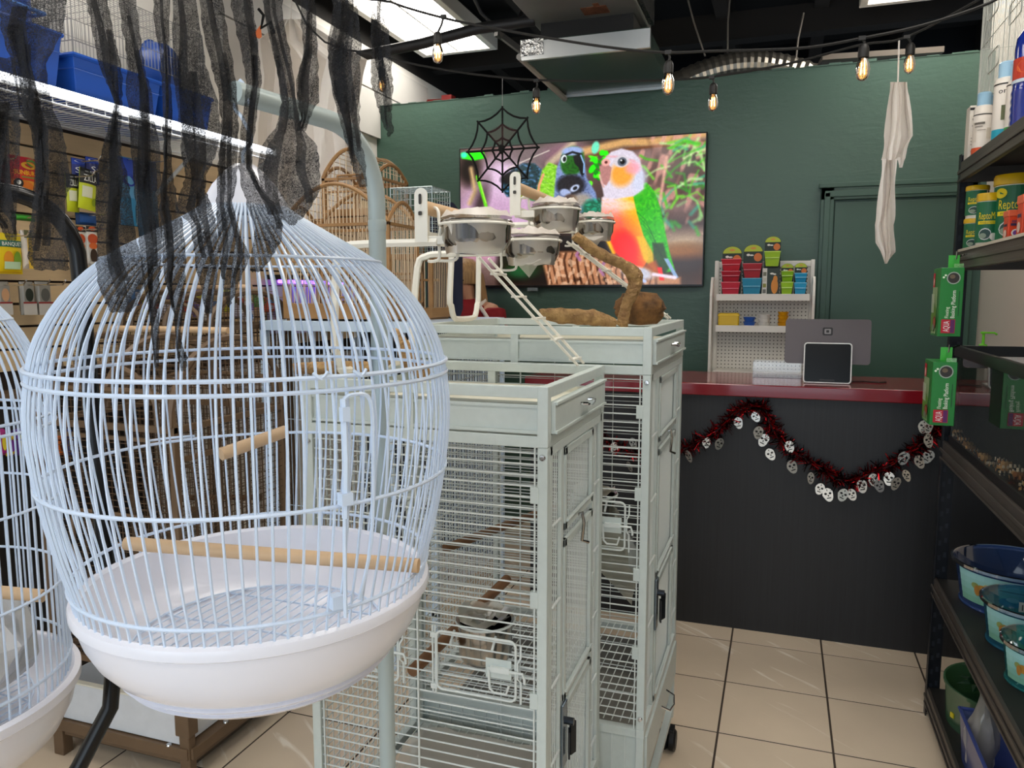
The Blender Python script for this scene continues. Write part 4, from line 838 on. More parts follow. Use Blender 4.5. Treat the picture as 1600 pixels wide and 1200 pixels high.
    # feeder doors on the front
    for fx in feeder_x:
        fz=feeder_z; W=.168; H=.122; y=Y0-.002
        fd=part('feeder_door', MB().tube([(fx+a,y-.003,fz+b_) for a,b_ in rrect(W,H,.012,4)],.0026,7,closed=True), mt_rod, r, smooth=True)
        part('hinge_rod', MB().tube([(fx-W/2-.010,y,fz-H/2-.012),(fx-W/2-.010,y,fz+H/2+.01)],.002,6).tube([(fx-W/2-.004,y,fz-H/2-.012),(fx-W/2-.004,y,fz+H/2+.01)],.002,6).boxc((fx-W/2-.006,y-.002,fz+H/2-.01),(.014,.007,.010)).boxc((fx-W/2-.006,y-.002,fz-H/2+.004),(.014,.007,.010)), mt_rod, fd, smooth=True)
        part('latch_plate', MB().box(fx+W/2-.062,fx+W/2-.008,y-.005,y-.003,fz-.018,fz+.022), mt_cage, fd, bevel=.001)
        part('latch', MB().tube([(fx+W/2-.055,y-.008,fz+.004),(fx+W/2-.052,y-.008,fz-.038),(fx+W/2-.044,y-.008,fz-.046),(fx+W/2-.018,y-.008,fz-.046),(fx+W/2-.012,y-.008,fz-.026)],.0026,7).tube([(fx+W/2-.052,y-.009,fz+.002),(fx+W/2-.004,y-.009,fz+.002),(fx+W/2+.016,y-.009,fz+.002),(fx+W/2+.020,y-.009,fz-.010),(fx+W/2+.020,y-.009,fz-.018)],.0028,7).boxc((fx+W/2-.03,y-.008,fz+.003),(.04,.010,.010)), mt_rod, fd, smooth=True)
        part('catch', MB().tube([(fx+W/2+.010,y,fz+.055),(fx+W/2+.010,y-.002,fz+.03),(fx+W/2+.005,y-.006,fz+.02),(fx+W/2+.005,y-.006,fz-.012),(fx+W/2+.010,y,fz-.02),(fx+W/2+.010,y,fz-.065)],.002,6), mt_rod, fd, smooth=True)
        c_=(fx-.02,Y0+.10,fz-.03)
        part('cup_holder', MB().ring((c_[0],c_[1],fz+.05),.062,.0028,24,6).tube([(fx-.06,Y0+.008,fz+.03),(fx-.06,Y0+.03,fz+.05)],.0028,6).tube([(fx+.03,Y0+.008,fz+.03),(fx+.03,Y0+.03,fz+.05)],.0028,6), mt_rod, r, smooth=True)
        part('food_bowl', MB().lathe([(0,0),(.048,0),(.056,.012),(.058,.085),(.062,.088),(.056,.086),(.05,.012),(0,.008)],(c_[0],c_[1],fz-.035),24), mt_steel, r, smooth=True)
        rs=random.Random(int(fx*999)); part('bowl_wrap', MB().sheet([[(c_[0]+.055*(i/5)*cos(2*pi*j/16)*(1+.1*rs.random()),c_[1]+.055*(i/5)*sin(2*pi*j/16)*(1+.1*rs.random()),fz+.035+.018*rs.random()+.02*(i/5)) for j in list(range(16))+[0]] for i in range(6)]), mt_bag, r, smooth=True)
    return r
cage1 = flight_cage('near white flight cage with front feeder door, under the first play stand',-.93,-.40,1.35,1.83,1.332,.33,(-.545,-.80),.772)
cage2 = flight_cage('taller white flight cage closer to the counter, logs on top',-.93,-.29,1.85,2.485,1.424,.40,(-.43,),.93)
r_ = cage1
part('perch', MB().tube([(-.70,1.375,.72),(-.64,1.80,.775)],.0125,12), M('perch_brown','#8a6344',.6,noise=.3,nscale=12), cage1, smooth=True)
part('perch', MB().tube([(-.86,1.9,.80),(-.62,2.42,.83)],.0125,12), MC['perch_brown'], cage2, smooth=True)
mb = MB().sheet([[(-.86+.42*i/8+.01*sin(i*2.1+j),1.42+.34*j/6,.342+.022*abs(sin(i*1.7+j*1.1))) for i in range(9)] for j in range(7)])
single('plastic_wrap', mb, mt_bag, 'crumpled clear plastic wrap on the near flight cage floor','plastic wrap', smooth=True)
mb=MB().sheet([[(-.40+.05*cos(pi*i/10)+.02*j/5, 1.93+.42*j/9, .52+.16*sin(pi*i/10)*(1-.04*j)+.28*(1-j/9)) for i in range(11)] for j in range(10)])
part('plastic_chute', mb, glassy('milky_plastic','#cfd2c2',.55,.2,.4), cage2, smooth=True)

# ---------------------------------------------------------------- play stands with perch, cups, ladder
mt_gym = M('gym_enamel','#e6e3d8',.42)
def rope(pts,n=6):
    P=[Vector(p) for p in pts]; Q=[]
    for i in range(len(P)-1):
        p0_,p1_,p2_,p3_=P[max(i-1,0)],P[i],P[i+1],P[min(i+2,len(P)-1)]
        for k in range(n): t=k/n; Q.append(.5*((2*p1_)+(p2_-p0_)*t+(2*p0_-5*p1_+4*p2_-p3_)*t*t+(3*p1_-p0_-3*p2_+p3_)*t**3))
    return Q+[P[-1]]
def play_stand(label, xc, xl, Ya, Yb, za, zt, yleg0, yleg1, cups, ladder, lbl_l, lbl_c):
    r = root('play_stand', label, 'play stand', (xl,(Ya+Yb)/2,zt))
    b=.030
    ta,tb=(Ya,Yb) if abs(Ya-yleg0)<.1 else (yleg0-.01,yleg1+.01)
    path=[(xc+.03,ta,za),(xl+b*2.4,ta,za),(xl+b,ta+.004,za-.006),(xl+.008,ta+.008,za-b*1.1),(xl,yleg0-.01,zt+.07),(xl,yleg0,zt+.045),(xl,yleg0+.012,zt+.018),(xl,yleg0+.04,zt+.006),
          (xl,yleg1-.04,zt+.006),(xl,yleg1-.012,zt+.018),(xl,yleg1,zt+.045),(xl,yleg1+.01,zt+.07),(xl+.008,tb-.008,za-b*1.1),(xl+b,tb-.004,za-.006),(xl+b*2.4,tb,za),(xc+.03,tb,za)]
    Q=rope(path,3); mb=MB()
    mb.tube(Q,.0085,6,sx=1.0); part('frame_bar', mb, mt_gym, r, smooth=True)
    for Y in (Ya,Yb): part('cup_arm', MB().box(xc-.004,xc+.045,Y-.004,Y+.004,za-.004,za+.012), mt_gym, r, bevel=.001)
    for Y in (Ya,Yb):
        pl=[(-.0135+0,-.045),(.0135,-.045)]+[(.0135*cos(pi*i/8), .045+.0135*sin(pi*i/8)) for i in range(9)]
        br=part('bracket', MB().prism(pl,(xc,Y-.012 if Y==Ya else Y+.010,za+.045),(1,0,0),(0,0,1),-.003 if Y==Ya else .003), mt_gym, r)
        part('bracket_slot', MB().prism([(u,v) for u,v in rrect(.006,.02,.0028,3)],(xc,(Y-.0151 if Y==Ya else Y+.0131),za+.082),(1,0,0),(0,0,1),-.0004).prism(rrect(.008,.008,.002,2),(xc,(Y-.0151 if Y==Ya else Y+.0131),za+.055),(1,0,0),(0,0,1),-.0004), M('slot_dark','#3a3733',.6), br)
    part('perch', MB().tube([(xc,Ya-.010,za+.068),(xc,Yb+.008,za+.068)],.0135,14), mt_dowel, r, smooth=True, label='wooden dowel perch')
    part('support_bar', MB().box(xc-.004,xc+.004,Ya,Yb,za-.002,za+.022), mt_gym, r)
    for (cx,cy,cz,R) in cups:
        cu=root('steel_cup', lbl_c+(' with crumpled wrap spilling over its rim' if (cx,cy,cz,R)==cups[0] else ' with a pointed bag corner hanging below'),'feeding cup',(cx,cy,cz-.062))
        part('bowl', MB().lathe([(0,0),(R*.62,.0),(R*.84,.008),(R*.97,.026),(R,.056),(R*1.03,.060),(R*1.02,.0615),(R*.97,.057),(R*.93,.026),(R*.8,.011),(0,.004)],(cx,cy,cz-.062),36), mt_steel, cu, smooth=True)
        part('holder_ring', MB().ring((cx,cy,cz-.008),R*1.045,.0028,36,6), mt_gym, cu, smooth=True)
        h=Vector((cx-R-.012,cy,cz-.008))
        part('holder_hook', MB().tube(rope([h+Vector((.012,0,0)),h+Vector((.002,0,.006)),h+Vector((0,0,.028)),h+Vector((-.008,.004,.036)),h+Vector((-.022,.008,.034)),h+Vector((-.027,.010,.02)),h+Vector((-.027,.010,-.01))],3),.0032,6)
             .tube(rope([h+Vector((.006,0,.01)),h+Vector((.002,-.002,-.03)),h+Vector((.002,-.002,-.062)),h+Vector((-.012,-.004,-.068)),h+Vector((-.022,-.002,-.067))],3),.0032,6)
             .tube(rope([h+Vector((-.008,.0,-.066)),h+Vector((.022,.004,-.067)),h+Vector((.036,.006,-.062)),h+Vector((.038,.006,-.045)),h+Vector((.04,.006,-.03))],3),.0032,6), mt_gym, cu, smooth=True)
        rs=random.Random(int(cx*1000)+int(cy*100)); rows=[]
        for i in range(7):
            rr=R*(i/6)*1.02; rows.append([(cx+rr*cos(2*pi*j/22),cy+rr*sin(2*pi*j/22),cz+.003+(.010*rs.random()+.012*abs(sin(j*.57+i*.9+cx*40)))*(1 if 0<i<6 else .2)) for j in range(22)]); rows[-1].append(rows[-1][0])
        part('plastic_wrap', MB().sheet(rows), glassy('wrap_film','#e3dad0',.6,.45,.03), cu, smooth=True)
        rows=[[(cx+R*1.06*cos(2*pi*j/22)*(1-.04*i)+.004*rs.random(),cy+R*1.06*sin(2*pi*j/22)*(1-.04*i)+.004*rs.random(),cz+.002-.016*i-.006*rs.random()) for j in range(12,22)] for i in range(5)]
        part('wrap_skirt', MB().sheet(rows), mt_bag, cu, smooth=True)
        if (cx,cy,cz,R)!=cups[0]: part('bag_corner', MB().add([(cx-.03,cy-.05,cz-.052),(cx+.04,cy-.05,cz-.052),(cx+.008,cy-.045,cz-.094),(cx+.012,cy-.058,cz-.066)],[(0,3,2),(3,1,2),(0,1,3)]), mt_bag, cu)
    # ladder
    a,b_=Vector(ladder[0]),Vector(ladder[1]); wv=Vector((0,.058,0)); ld_=root('cage_ladder',lbl_l,'ladder',b_)
    for q in (0,1): part('rail', MB().tube([a+wv*q,b_+wv*q],.0034,7), mt_gym, ld_, smooth=True)
    nst=5
    for k in range(nst):
        p=a.lerp(b_,(k+.7)/nst); part('rung', MB().boxc(p+wv*.5,(.016,.064,.005)), mt_gym, ld_, bevel=.001)
play_stand('white bar play stand with wooden perch on the near flight cage',-.665,-.875,1.385,1.775,1.603,1.334,1.40,1.74,[(-.560,1.40,1.643,.068),(-.558,1.745,1.635,.066)],(atY(748,402,1.52),(-.445,1.745,1.338)),'white rung ladder leaning on the near flight cage','steel feeding cup on the near play stand')
play_stand('white bar play stand with wooden perch on the taller flight cage',-.615,-.895,1.80,2.30,1.692,1.426,2.04,2.24,[(-.545,1.90,1.722,.060),(-.545,2.33,1.728,.058)],(atY(886,378,2.03),(-.325,2.38,1.430)),'white rung ladder leaning on the taller flight cage','steel feeding cup on the farther play stand')
# natural branches
def branch(name, pts, rad, label, cat='branch', n=10, seed=0):
    rs=random.Random(seed); Q=rope(pts,9); R=[]; ph=rs.uniform(0,6); Q=[q+Vector((rs.uniform(-1,1),rs.uniform(-1,1),rs.uniform(-1,1)))*.0011 for q in Q]
    for i in range(len(Q)): t=i/(len(Q)-1)*(len(rad)-1); k=min(int(t),len(rad)-2); R.append((rad[k]+(rad[k+1]-rad[k])*(t-k))*(1+.14*(rs.random()-.5)+.06*sin(i*.23+ph)))
    return single(name, MB().tube(Q,R,n), mt_driftw, label, cat, smooth=True)
branch('driftwood_branch',[atY(898,368,2.05),atY(935,395,2.10),atY(975,415,2.15),atY(992,432,2.18),atY(990,452,2.18),atY(978,480,2.18),atY(972,510,2.18)],[.012,.016,.016,.022,.02,.017,.016],'bent driftwood branch standing on the taller flight cage','branch',10,3)
branch('driftwood_log',[atY(845,490,2.02),atY(880,494,2.05),atY(930,497,2.1),atY(960,505,2.12)],[.012,.024,.024,.012],'pale driftwood log lying on the taller flight cage','log',10,4)
rows=[]
c_=Vector(atY(1000,482,2.30)); rs=random.Random(5)
mb=MB()
for i in range(9):
    z=-.045+.09*i/8; rr=.052*math.sqrt(max(.12,1-(z/.062)**2)); rows.append([(c_.x+rr*1.25*cos(2*pi*j/14)*(1+.25*rs.random()),c_.y+rr*sin(2*pi*j/14)*(1+.25*rs.random()),c_.z+z) for j in range(14)]); rows[-1].append(rows[-1][0])
rows.append([(c_.x,c_.y,c_.z+.05)]*15); rows.insert(0,[(c_.x,c_.y,c_.z-.05)]*15); mb.sheet(rows); o_=None
single('bark_chunk', mb, M('dark_bark','#8a6236',.8,noise=.6,nscale=26,bump=1.0,bscale=40,col2='#33200f'), 'chunk of dark brown bark on the taller flight cage','bark', smooth=True)
branch('driftwood_branch',[atY(458,576,1.42),atY(520,575,1.45),atY(580,574,1.48),atY(612,560,1.50)],[.013,.0155,.014,.010],'straight driftwood branch lying on the near flight cage','branch',10,6)
branch('driftwood_stump',[atY(618,515,1.5),atY(630,540,1.5),atY(640,562,1.5),atY(665,585,1.5)],[.008,.016,.024,.014],'knobbly upright driftwood stump on the near flight cage','log',10,8)

# ================================================================== ROUND HANGING CAGES
mt_wire = M('round_cage_wire','#cddcf0',.28,spec=.5); mt_tray = M('white_tray_plastic','#e4e5ee',.24,spec=.5,coat=.1)
def round_cage(label, cx, cy, prof, rings, tray, grate, cap, nb, rb, perches):
    r = root('round_bird_cage', label, 'bird cage', (cx,cy,tray[-1][1]))
    P0=[(rr,z) for rr,z in prof]; Q=rope([(a,0,z) for a,z in P0],3)
    base=part('bar', MB().tube([(cx+q.x,cy,q.z) for q in Q],rb,5,caps=False), mt_wire, r, smooth=True)
    for k in range(1,nb): inst(base, r, (0,0,0), (0,0,2*pi*k/nb))
    for (rr,z,w_) in rings: part('ring', MB().ring((cx,cy,z),rr,w_,64,6), mt_wire, r, smooth=True)
    part('tray', MB().lathe(tray,(cx,cy,0),120), mt_tray, r, smooth=True)
    if cap: part('cap', MB().lathe(cap,(cx,cy,0),24), mt_tray, r, smooth=True)
    gr,gz_=grate; mb=MB().ring((cx,cy,gz_),gr,.0016,40,5)
    for k in range(-9,10):
        x=gr*k/10; h=math.sqrt(gr*gr-x*x); mb.tube([(cx+x,cy-h,gz_),(cx+x,cy+h,gz_)],.0011,4)
    for k in (-.6,0,.6): h=gr*math.sqrt(1-k*k); mb.tube([(cx-h,cy+gr*k,gz_-.002),(cx+h,cy+gr*k,gz_-.002)],.0016,4)
    part('floor_grate', mb, mt_wire, r, kind='stuff')
    for (a,b_,rr) in perches: 
        part('perch', MB().tube([a,b_],rr,14), mt_dowel, r, smooth=True, label='wooden dowel perch')
    return r
cx,cy=-.607,.778
prof=[(.030,1.632),(.046,1.606),(.098,1.574),(.155,1.540),(.197,1.499),(.2235,1.455),(.2345,1.415),(.2395,1.36),(.2335,1.291),(.2215,1.225),(.209,1.175),(.2045,1.15),(.200,1.132)]
trayp=[(.1975,1.150),(.2045,1.153),(.2105,1.1505),(.2117,1.147),(.211,1.139),(.2065,1.1360),(.2045,1.128),(.199,1.110),(.189,1.090),(.176,1.074),(.168,1.067),(.163,1.0672),(.163,1.064),(.167,1.0615),(.160,1.056),(.1545,1.0562),(.1545,1.0525),(.158,1.0505),(.147,1.043),(.12,1.0365),(.09,1.0345),(0,1.034)]
inner=[(0,1.058),(.10,1.060),(.135,1.066),(.165,1.082),(.185,1.104),(.1935,1.13),(.1975,1.150)]
cA=round_cage('large round white wire cage hanging from the grey stand, white tray below',cx,cy,prof,[(.1575,1.5405,.0018),(.2365,1.4215,.0024),(.2365,1.408,.0024),(.2345,1.291,.0022),(.2095,1.172,.0022),(.0475,1.606,.002)],inner+trayp[1:],(.152,1.079),[(0,1.655),(.012,1.654),(.022,1.646),(.036,1.630),(.050,1.606),(.052,1.600),(.046,1.600)],96,.00155,
  [(atD(197,849,.955),atD(654,884,.905),.0085),(atD(345,710,1.03),atD(446,674,1.10),.0088)])
# small door on the round cage
def onring(a, rr, z): return (cx+rr*cos(a), cy+rr*sin(a), z)
def azi(px, z, rr):                                                   # azimuth on the camera side of the ring at picture column px
    best=None
    for k in range(720):
        a=2*pi*k/720; v=np.array(onring(a,rr,z))-_C; kk=v@_F; x=800+FPX*(v@_R)/kk
        if (v[0]**2+v[1]**2) < (cx*cx+cy*cy) and (best is None or abs(x-px)<best[0]): best=(abs(x-px),a)
    return best[1]
a0,a1=azi(532,1.4,.237),azi(575,1.4,.237)
dr=part('door', MB().tube(rope([onring(a0,.2365,1.17+.005),onring(a0,.2385,1.25),onring(a0,.2445,1.35),onring(a0,.2415,1.395),onring((a0+a1)/2,.2415,1.403),onring(a1,.2415,1.395),onring(a1,.2445,1.35),onring(a1,.2385,1.25),onring(a1,.2145,1.18)],4),.0021,6), mt_wire, cA, smooth=True)
part('door_clip', MB().boxc(onring(a0,.215,1.185),(.012,.012,.014),a0), mt_wire, dr)
part('door_latch', MB().boxc(onring(a0,.246,1.385),(.008,.008,.014),a0).boxc(onring(a0,.2425,1.30),(.012,.012,.012),a0).tube([onring(a0,.244,1.40),onring(a0,.2455,1.34),onring(a0,.2415,1.28)],.0035,6), mt_wire, dr)
for px in (500,560):
    aa=azi(px,1.41,.237); part('wire_tie', MB().tube(rope([onring(aa-.03,.240,1.427),onring(aa,.243,1.421),onring(aa+.03,.240,1.427)],3),.0018,5), mt_wire, cA)
mb=MB().tube(rope([onring(2.6,.235,1.295),onring(2.68,.27,1.290),onring(2.80,.27,1.290),onring(2.88,.235,1.295)],4),.002,6)
part('cup_ring', mb, mt_wire, cA, smooth=True)
part('hanging_hook', MB().tube(rope([(cx,cy,1.652),(cx,cy,1.668),(cx+.012,cy,1.682),(cx,cy,1.708),(cx-.010,cy,1.722),(cx,cy,1.750),(cx+.012,cy,1.722)],5),.0022,6), mt_wire, cA, smooth=True)
# grey stand of the round cage
mt_pole = M('stand_grey','#a7b4b4',.35,.1,spec=.5)
pb=Vector(atD(600,900,1.2)); pb=Vector((pb.x,pb.y,0)); za=1.735; dv=(Vector((cx,cy,0))-pb); Ld=dv.length; dv.normalize()
st=root('cage_stand','grey tubular stand arching over the large round cage','cage stand',pb)
P=[pb+Vector((0,0,.03)),pb+Vector((0,0,.8)),pb+Vector((0,0,za-.10))]
for k in range(1,9): a=pi/2*k/8; P.append(pb+dv*(.10*(1-cos(a)))+Vector((0,0,za-.10+.10*sin(a))))
P.append(pb+dv*(Ld+.01)+Vector((0,0,za)))
part('pole', MB().tube(P,.0127,16,up=(1,0,0)), mt_pole, st, smooth=True); part('pole_joint', MB().lathe([(.0128,-.01),(.0136,-.008),(.0136,.004),(.0128,.006)],pb+Vector((0,0,za-.13)),16), mt_pole, st, smooth=True)
mb=MB().lathe([(0,0),(.03,0),(.03,.03),(.014,.034)],pb,16)
for k in range(4): a=pi/2*k+.5; mb.tube([pb+Vector((0,0,.015)),pb+Vector((.24*cos(a),.24*sin(a),.012))],.011,10)
part('base', mb, mt_pole, st, smooth=True)
# left round cage on the black stand
cx2,cy2=-1.114,.668
prof2=[(.03,1.575),(.05,1.556),(.105,1.52),(.155,1.47),(.188,1.40),(.199,1.335),(.2,1.221),(.2,1.10),(.2,1.02),(.2,.972),(.196,.945)]
tray2=[(0,.905),(.11,.906),(.165,.92),(.188,.945),(.1975,.958),(.2045,.961),(.2125,.958),(.2125,.946),(.207,.942),(.20,.912),(.185,.882),(.155,.858),(.10,.842),(0,.839)]
cB=round_cage('round white wire cage hanging from the black stand, bag of plastic inside',cx2,cy2,prof2,[(.157,1.468,.0018),(.2,1.338,.0022),(.201,1.325,.0022),(.201,1.221,.002),(.201,1.10,.002),(.201,.985,.0022),(.0515,1.556,.002)],tray2,(.15,.925),[(0,1.598),(.012,1.597),(.022,1.59),(.038,1.574),(.053,1.555),(.048,1.548)],84,.00155,
  [((cx2-.17,cy2-.02,1.115),(cx2+.16,cy2+.09,1.085),.009)])
part('hanging_hook', MB().tube(rope([(cx2,cy2,1.595),(cx2,cy2,1.615),(cx2+.01,cy2,1.63),(cx2,cy2,1.66)],4),.0022,6), mt_wire, cB, smooth=True)
rs=random.Random(11); rows=[]
for i in range(9):
    rows.append([(cx2+.015+.155*cos(2*pi*j/20)*sin(pi*(i+.6)/10)*(1+.12*(rs.random()-.5)),cy2+.155*sin(2*pi*j/20)*sin(pi*(i+.6)/10)*(1+.12*(rs.random()-.5)),.935+.15*(1-cos(pi*i/9))/2+.012*rs.random()) for j in range(20)]); rows[-1].append(rows[-1][0])
single('plastic_bag', MB().sheet(rows), glassy('bag_grey','#dcdad6',.45,.25,.5), 'crumpled clear plastic bag lying in the round cage of the black stand','bag')
mt_bst=M('stand_black','#090a0c',.22,spec=.4)
q=Vector(atD(168,860,1.22)); q=Vector((q.x,q.y,0)); c2=Vector((cx2,cy2,0)); dv=(c2-q); L2=dv.length; dv.normalize(); za=1.685
st=root('cage_stand','black tubular stand curving over the plastic-filled round cage','cage stand',(cx2,cy2,0))
tq=Vector((-.055,.03,0))
P=[c2+dv*-.02+Vector((0,0,.02)),c2+dv*-.03+Vector((0,0,.30)),c2+dv*(-.10)+Vector((0,0,.62)),q+dv*.06+Vector((0,0,.76)),q+dv*.01+Vector((0,0,.84)),q+Vector((0,0,.92)),q+tq*.5+Vector((0,0,1.25)),q+tq+Vector((0,0,1.535))]
P=[Vector(p) for p in P]
q2=q+tq; dv2=(c2-q2).normalized()
for k in range(1,10): a=pi*.5*k/9; P.append(q2+dv2*(.10*(1-cos(a)))+Vector((0,0,1.55+.10*sin(a))))
P.append(c2+Vector((0,0,1.652)))
part('pole', MB().tube(P,.0127,16,up=(1,0,0)), mt_bst, st, smooth=True)
mb=MB().lathe([(0,0),(.03,0),(.03,.03),(.014,.034)],c2,16)
for k in range(4): a=pi/2*k+.9; mb.tube([c2+Vector((0,0,.015)),c2+Vector((.24*cos(a),.24*sin(a),.012))],.011,10)
part('base', mb, mt_bst, st, smooth=True)
# ================================================================== BRONZE CAGES
mt_brz=M('bronze_enamel','#6a5540',.42,noise=.12,nscale=20); mt_brzw=M('bronze_wire','#5c4937',.4); mt_trayw=M('tray_speckled','#d5dae0',.45,noise=.08,nscale=25)
def bronze_cage(label, X0,X1,Y0,Y1,zt,zb,dome,tray_z,cross=False):
    r=root('bronze_bird_cage',label,'bird cage',((X0+X1)/2,(Y0+Y1)/2,0)); p=.022
    for (x,y) in ((X0,Y0),(X1-p,Y0),(X0,Y1-p),(X1-p,Y1-p)): part('post',MB().box(x,x+p,y,y+p,.06,zt),mt_brz,r,bevel=.002)
    for z in (zt-.02,zb-.02,.07): part('frame',MB().box(X0,X1,Y0+.001,Y0+.018,z,z+.02).box(X0,X1,Y1-.018,Y1-.001,z,z+.02).box(X0+.001,X0+.018,Y0+.002,Y1-.002,z+.0005,z+.0205).box(X1-.018,X1-.001,Y0+.002,Y1-.002,z+.0005,z+.0205),mt_brz,r,bevel=.0015)
    part('side_rail',MB().box(X1-.016,X1-.002,Y0+.02,Y1-.02,zt-.11,zt-.095),mt_brz,r); part('front_rail',MB().box(X0+.02,X1-.02,Y0+.002,Y0+.014,zt-.05,zt-.038),mt_brz,r)
    part('front_mesh',grid_mesh(MB(),(X0+.02,Y0+.009,zb),(1,0,0),(0,0,1),X1-X0-.04,zt-zb,.05,.0195,.0015),mt_brzw,r,kind='stuff')
    part('side_mesh',grid_mesh(MB(),(X1-.009,Y0+.02,zb),(0,1,0),(0,0,1),Y1-Y0-.04,zt-zb,.022,.024,.0015),mt_brzw,r,kind='stuff')
    part('side_mesh',grid_mesh(MB(),(X0+.009,Y0+.02,zb),(0,1,0),(0,0,1),Y1-Y0-.04,zt-zb,.022,.06,.0014),mt_brzw,r,kind='stuff')
    part('back_mesh',grid_mesh(MB(),(X0+.02,Y1-.009,zb),(1,0,0),(0,0,1),X1-X0-.04,zt-zb,.022,.06,.0014),mt_brzw,r,kind='stuff')
    part('floor_grate',grid_mesh(MB(),(X0+.02,Y0+.02,zb+.005),(1,0,0),(0,1,0),X1-X0-.04,Y1-Y0-.04,.09,.018,.002),mt_brzw,r,kind='stuff')
    # domed top: arches over both side faces joined by straight wires
    def arch(x,rw,wy=1.0):
        ym=(Y0+Y1)/2; h=(Y1-Y0)/2*wy
        return [(x,ym-h*cos(pi*i/18),zt+dome*sin(pi*i/18)) for i in range(19)]
    for x in (X0+.012,(X0+X1)/2,X1-.012): part('dome_arch',MB().tube(arch(x,0),.0115,6),mt_brz,r,smooth=True)
    part('dome_arch',MB().tube(arch(X1-.012,0,.84),.007,6),mt_brz,r,smooth=True)
    mb=MB(); A=arch(X0+.012,0); B=arch(X1-.012,0)
    for k in range(1,36):
        t=k/36*18; i=min(int(t),17); f_=t-i
        a=[A[i][q]+(A[i+1][q]-A[i][q])*f_ for q in range(3)]; b_=[B[i][q]+(B[i+1][q]-B[i][q])*f_ for q in range(3)]; mb.tube([a,b_],.0015,4)
    part('dome_wires',mb,mt_brzw,r,kind='stuff')
    mb=MB(); ym=(Y0+Y1)/2
    for x in (X0+.012,X1-.012):
        n=int((Y1-Y0)/.02)
        for i in range(1,n): y=Y0+(Y1-Y0)*i/n; c_=(ym-y)/((Y1-Y0)/2); mb.tube([(x,y,zt),(x,y,zt+dome*math.sqrt(max(0,1-c_*c_)))],.0015,4)
    part('dome_end_wires',mb,mt_brzw,r,kind='stuff')
    if cross:                                                            # rounded shoulders across the width, front to back
        def sh(y,h): return [((X0+X1)/2-(X1-X0-.02)/2*(1 if c_>0 else -1)*abs(c_)**.45, y, zt+h*max(0,sin(pi*i/20))**.5) for i in range(21) for c_ in (cos(pi*i/20),)]
        for y in (Y0+.010,(Y0+Y1)/2,Y1-.010): part('shoulder_arch',MB().tube(sh(y,.10),.0105,6),mt_brz,r,smooth=True)
    # wide front arch handle and side door arch
    xm=(X0+X1)/2
    part('front_arch',MB().tube([(X0+.06+(X1-X0-.12)*(1-cos(pi*i/14))/2,Y0+.004,zt+.0+dome*.72*sin(pi*i/14)**.7) for i in range(15)],.008,6),mt_brz,r,smooth=True)
    dd=part('front_door',MB().tube([(xm+a,Y0-.004,zb+.30+b_) for a,b_ in rrect((X1-X0)*.5,.36,.03,4)],.006,6,closed=True),mt_brz,r,smooth=True)
    part('door_latch',MB().boxc((xm+(X1-X0)*.25,Y0-.010,zb+.30),(.03,.012,.05)),mt_brz,dd,bevel=.002)
    part('perch',MB().tube([(X0+.02,ym-.05,zb+.28),(X1-.02,ym+.02,zb+.30)],.012,10),M('perch_dark','#6e4f35',.6),r,smooth=True)
    part('top_perch',MB().tube([(X0+.03,ym+.02,zt+dome+.02),(X1-.03,ym+.02,zt+dome+.02)],.011,10).tube([(X0+.05,ym+.02,zt+dome-.005),(X0+.05,ym+.02,zt+dome+.02)],.005,6).tube([(X1-.05,ym+.02,zt+dome-.005),(X1-.05,ym+.02,zt+dome+.02)],.005,6),mt_dowel,r,smooth=True)
    # pull-out tray
    t0,t1=tray_z
    part('tray',MB().box(X0+.024,X1-.024,Y0+.004,Y1-.02,t0,t0+.004).box(X0+.024,X1-.024,Y0+.002,Y0+.006,t0,t1).box(X0+.024,X1-.024,Y1-.022,Y1-.018,t0,t1).box(X1-.026,X1-.0225,Y0+.004,Y1-.02,t0,t1).box(X0+.0225,X0+.026,Y0+.004,Y1-.02,t0,t1),mt_trayw,r,label='speckled white pull-out tray')
    part('tray_lip',MB().box(X0+.018,X1-.018,Y0-.010,Y0+.010,t1,t1+.005).box(X1-.034,X1-.012,Y0-.010,Y1-.02,t1,t1+.005),M('tray_lip','#d8d5c6',.4),r,bevel=.001)
    part('leg_sleeve',MB().box(X1-.042,X1+.010,Y0-.012,Y0+.030,t0+.035,t1-.004).box(X1-.034,X1+.003,Y0-.006,Y0+.024,.0,t0+.04),mt_brz,r,bevel=.003)
    part('leg_sleeve',MB().box(X0-.008,X0+.034,Y0-.008,Y0+.030,.0,t1-.01),mt_brz,r,bevel=.003)
    part('leg_sleeve',MB().box(X1-.030,X1+.003,Y1-.03,Y1+.002,0,.1).box(X0,X0+.03,Y1-.03,Y1+.002,0,.1),mt_brz,r,bevel=.003)
    part('rail',MB().box(X0,X1,Y0-.012,Y0+.02,t0-.040,t0-.004).box(X1-.030,X1+.012,Y0,Y1,t0-.040,t0-.006),mt_brz,r,bevel=.002)
    for (x,y) in ((X1-.075,Y0-.004),(X1+.002,Y0+.16)): part('screw',MB().lathe([(0,.006),(.008,.004),(.010,0)],(x,y,t0-.005),12),mt_chrome,r,smooth=True)
    part('lower_shelf',MB().box(X0+.02,X1-.02,Y0+.03,Y1-.02,.045,.055),M('shelf_dark','#3a322b',.6),r)
    return r
bronze_cage('bronze wire cage with domed top and white tray, front of the pair',-2.20,-1.655,1.76,2.30,1.118,.36,.25,(.13,.262),True)
bronze_cage('taller bronze wire cage with domed top, behind the white-tray cage',-2.46,-2.01,2.36,2.86,1.385,.36,.13,(.13,.24))

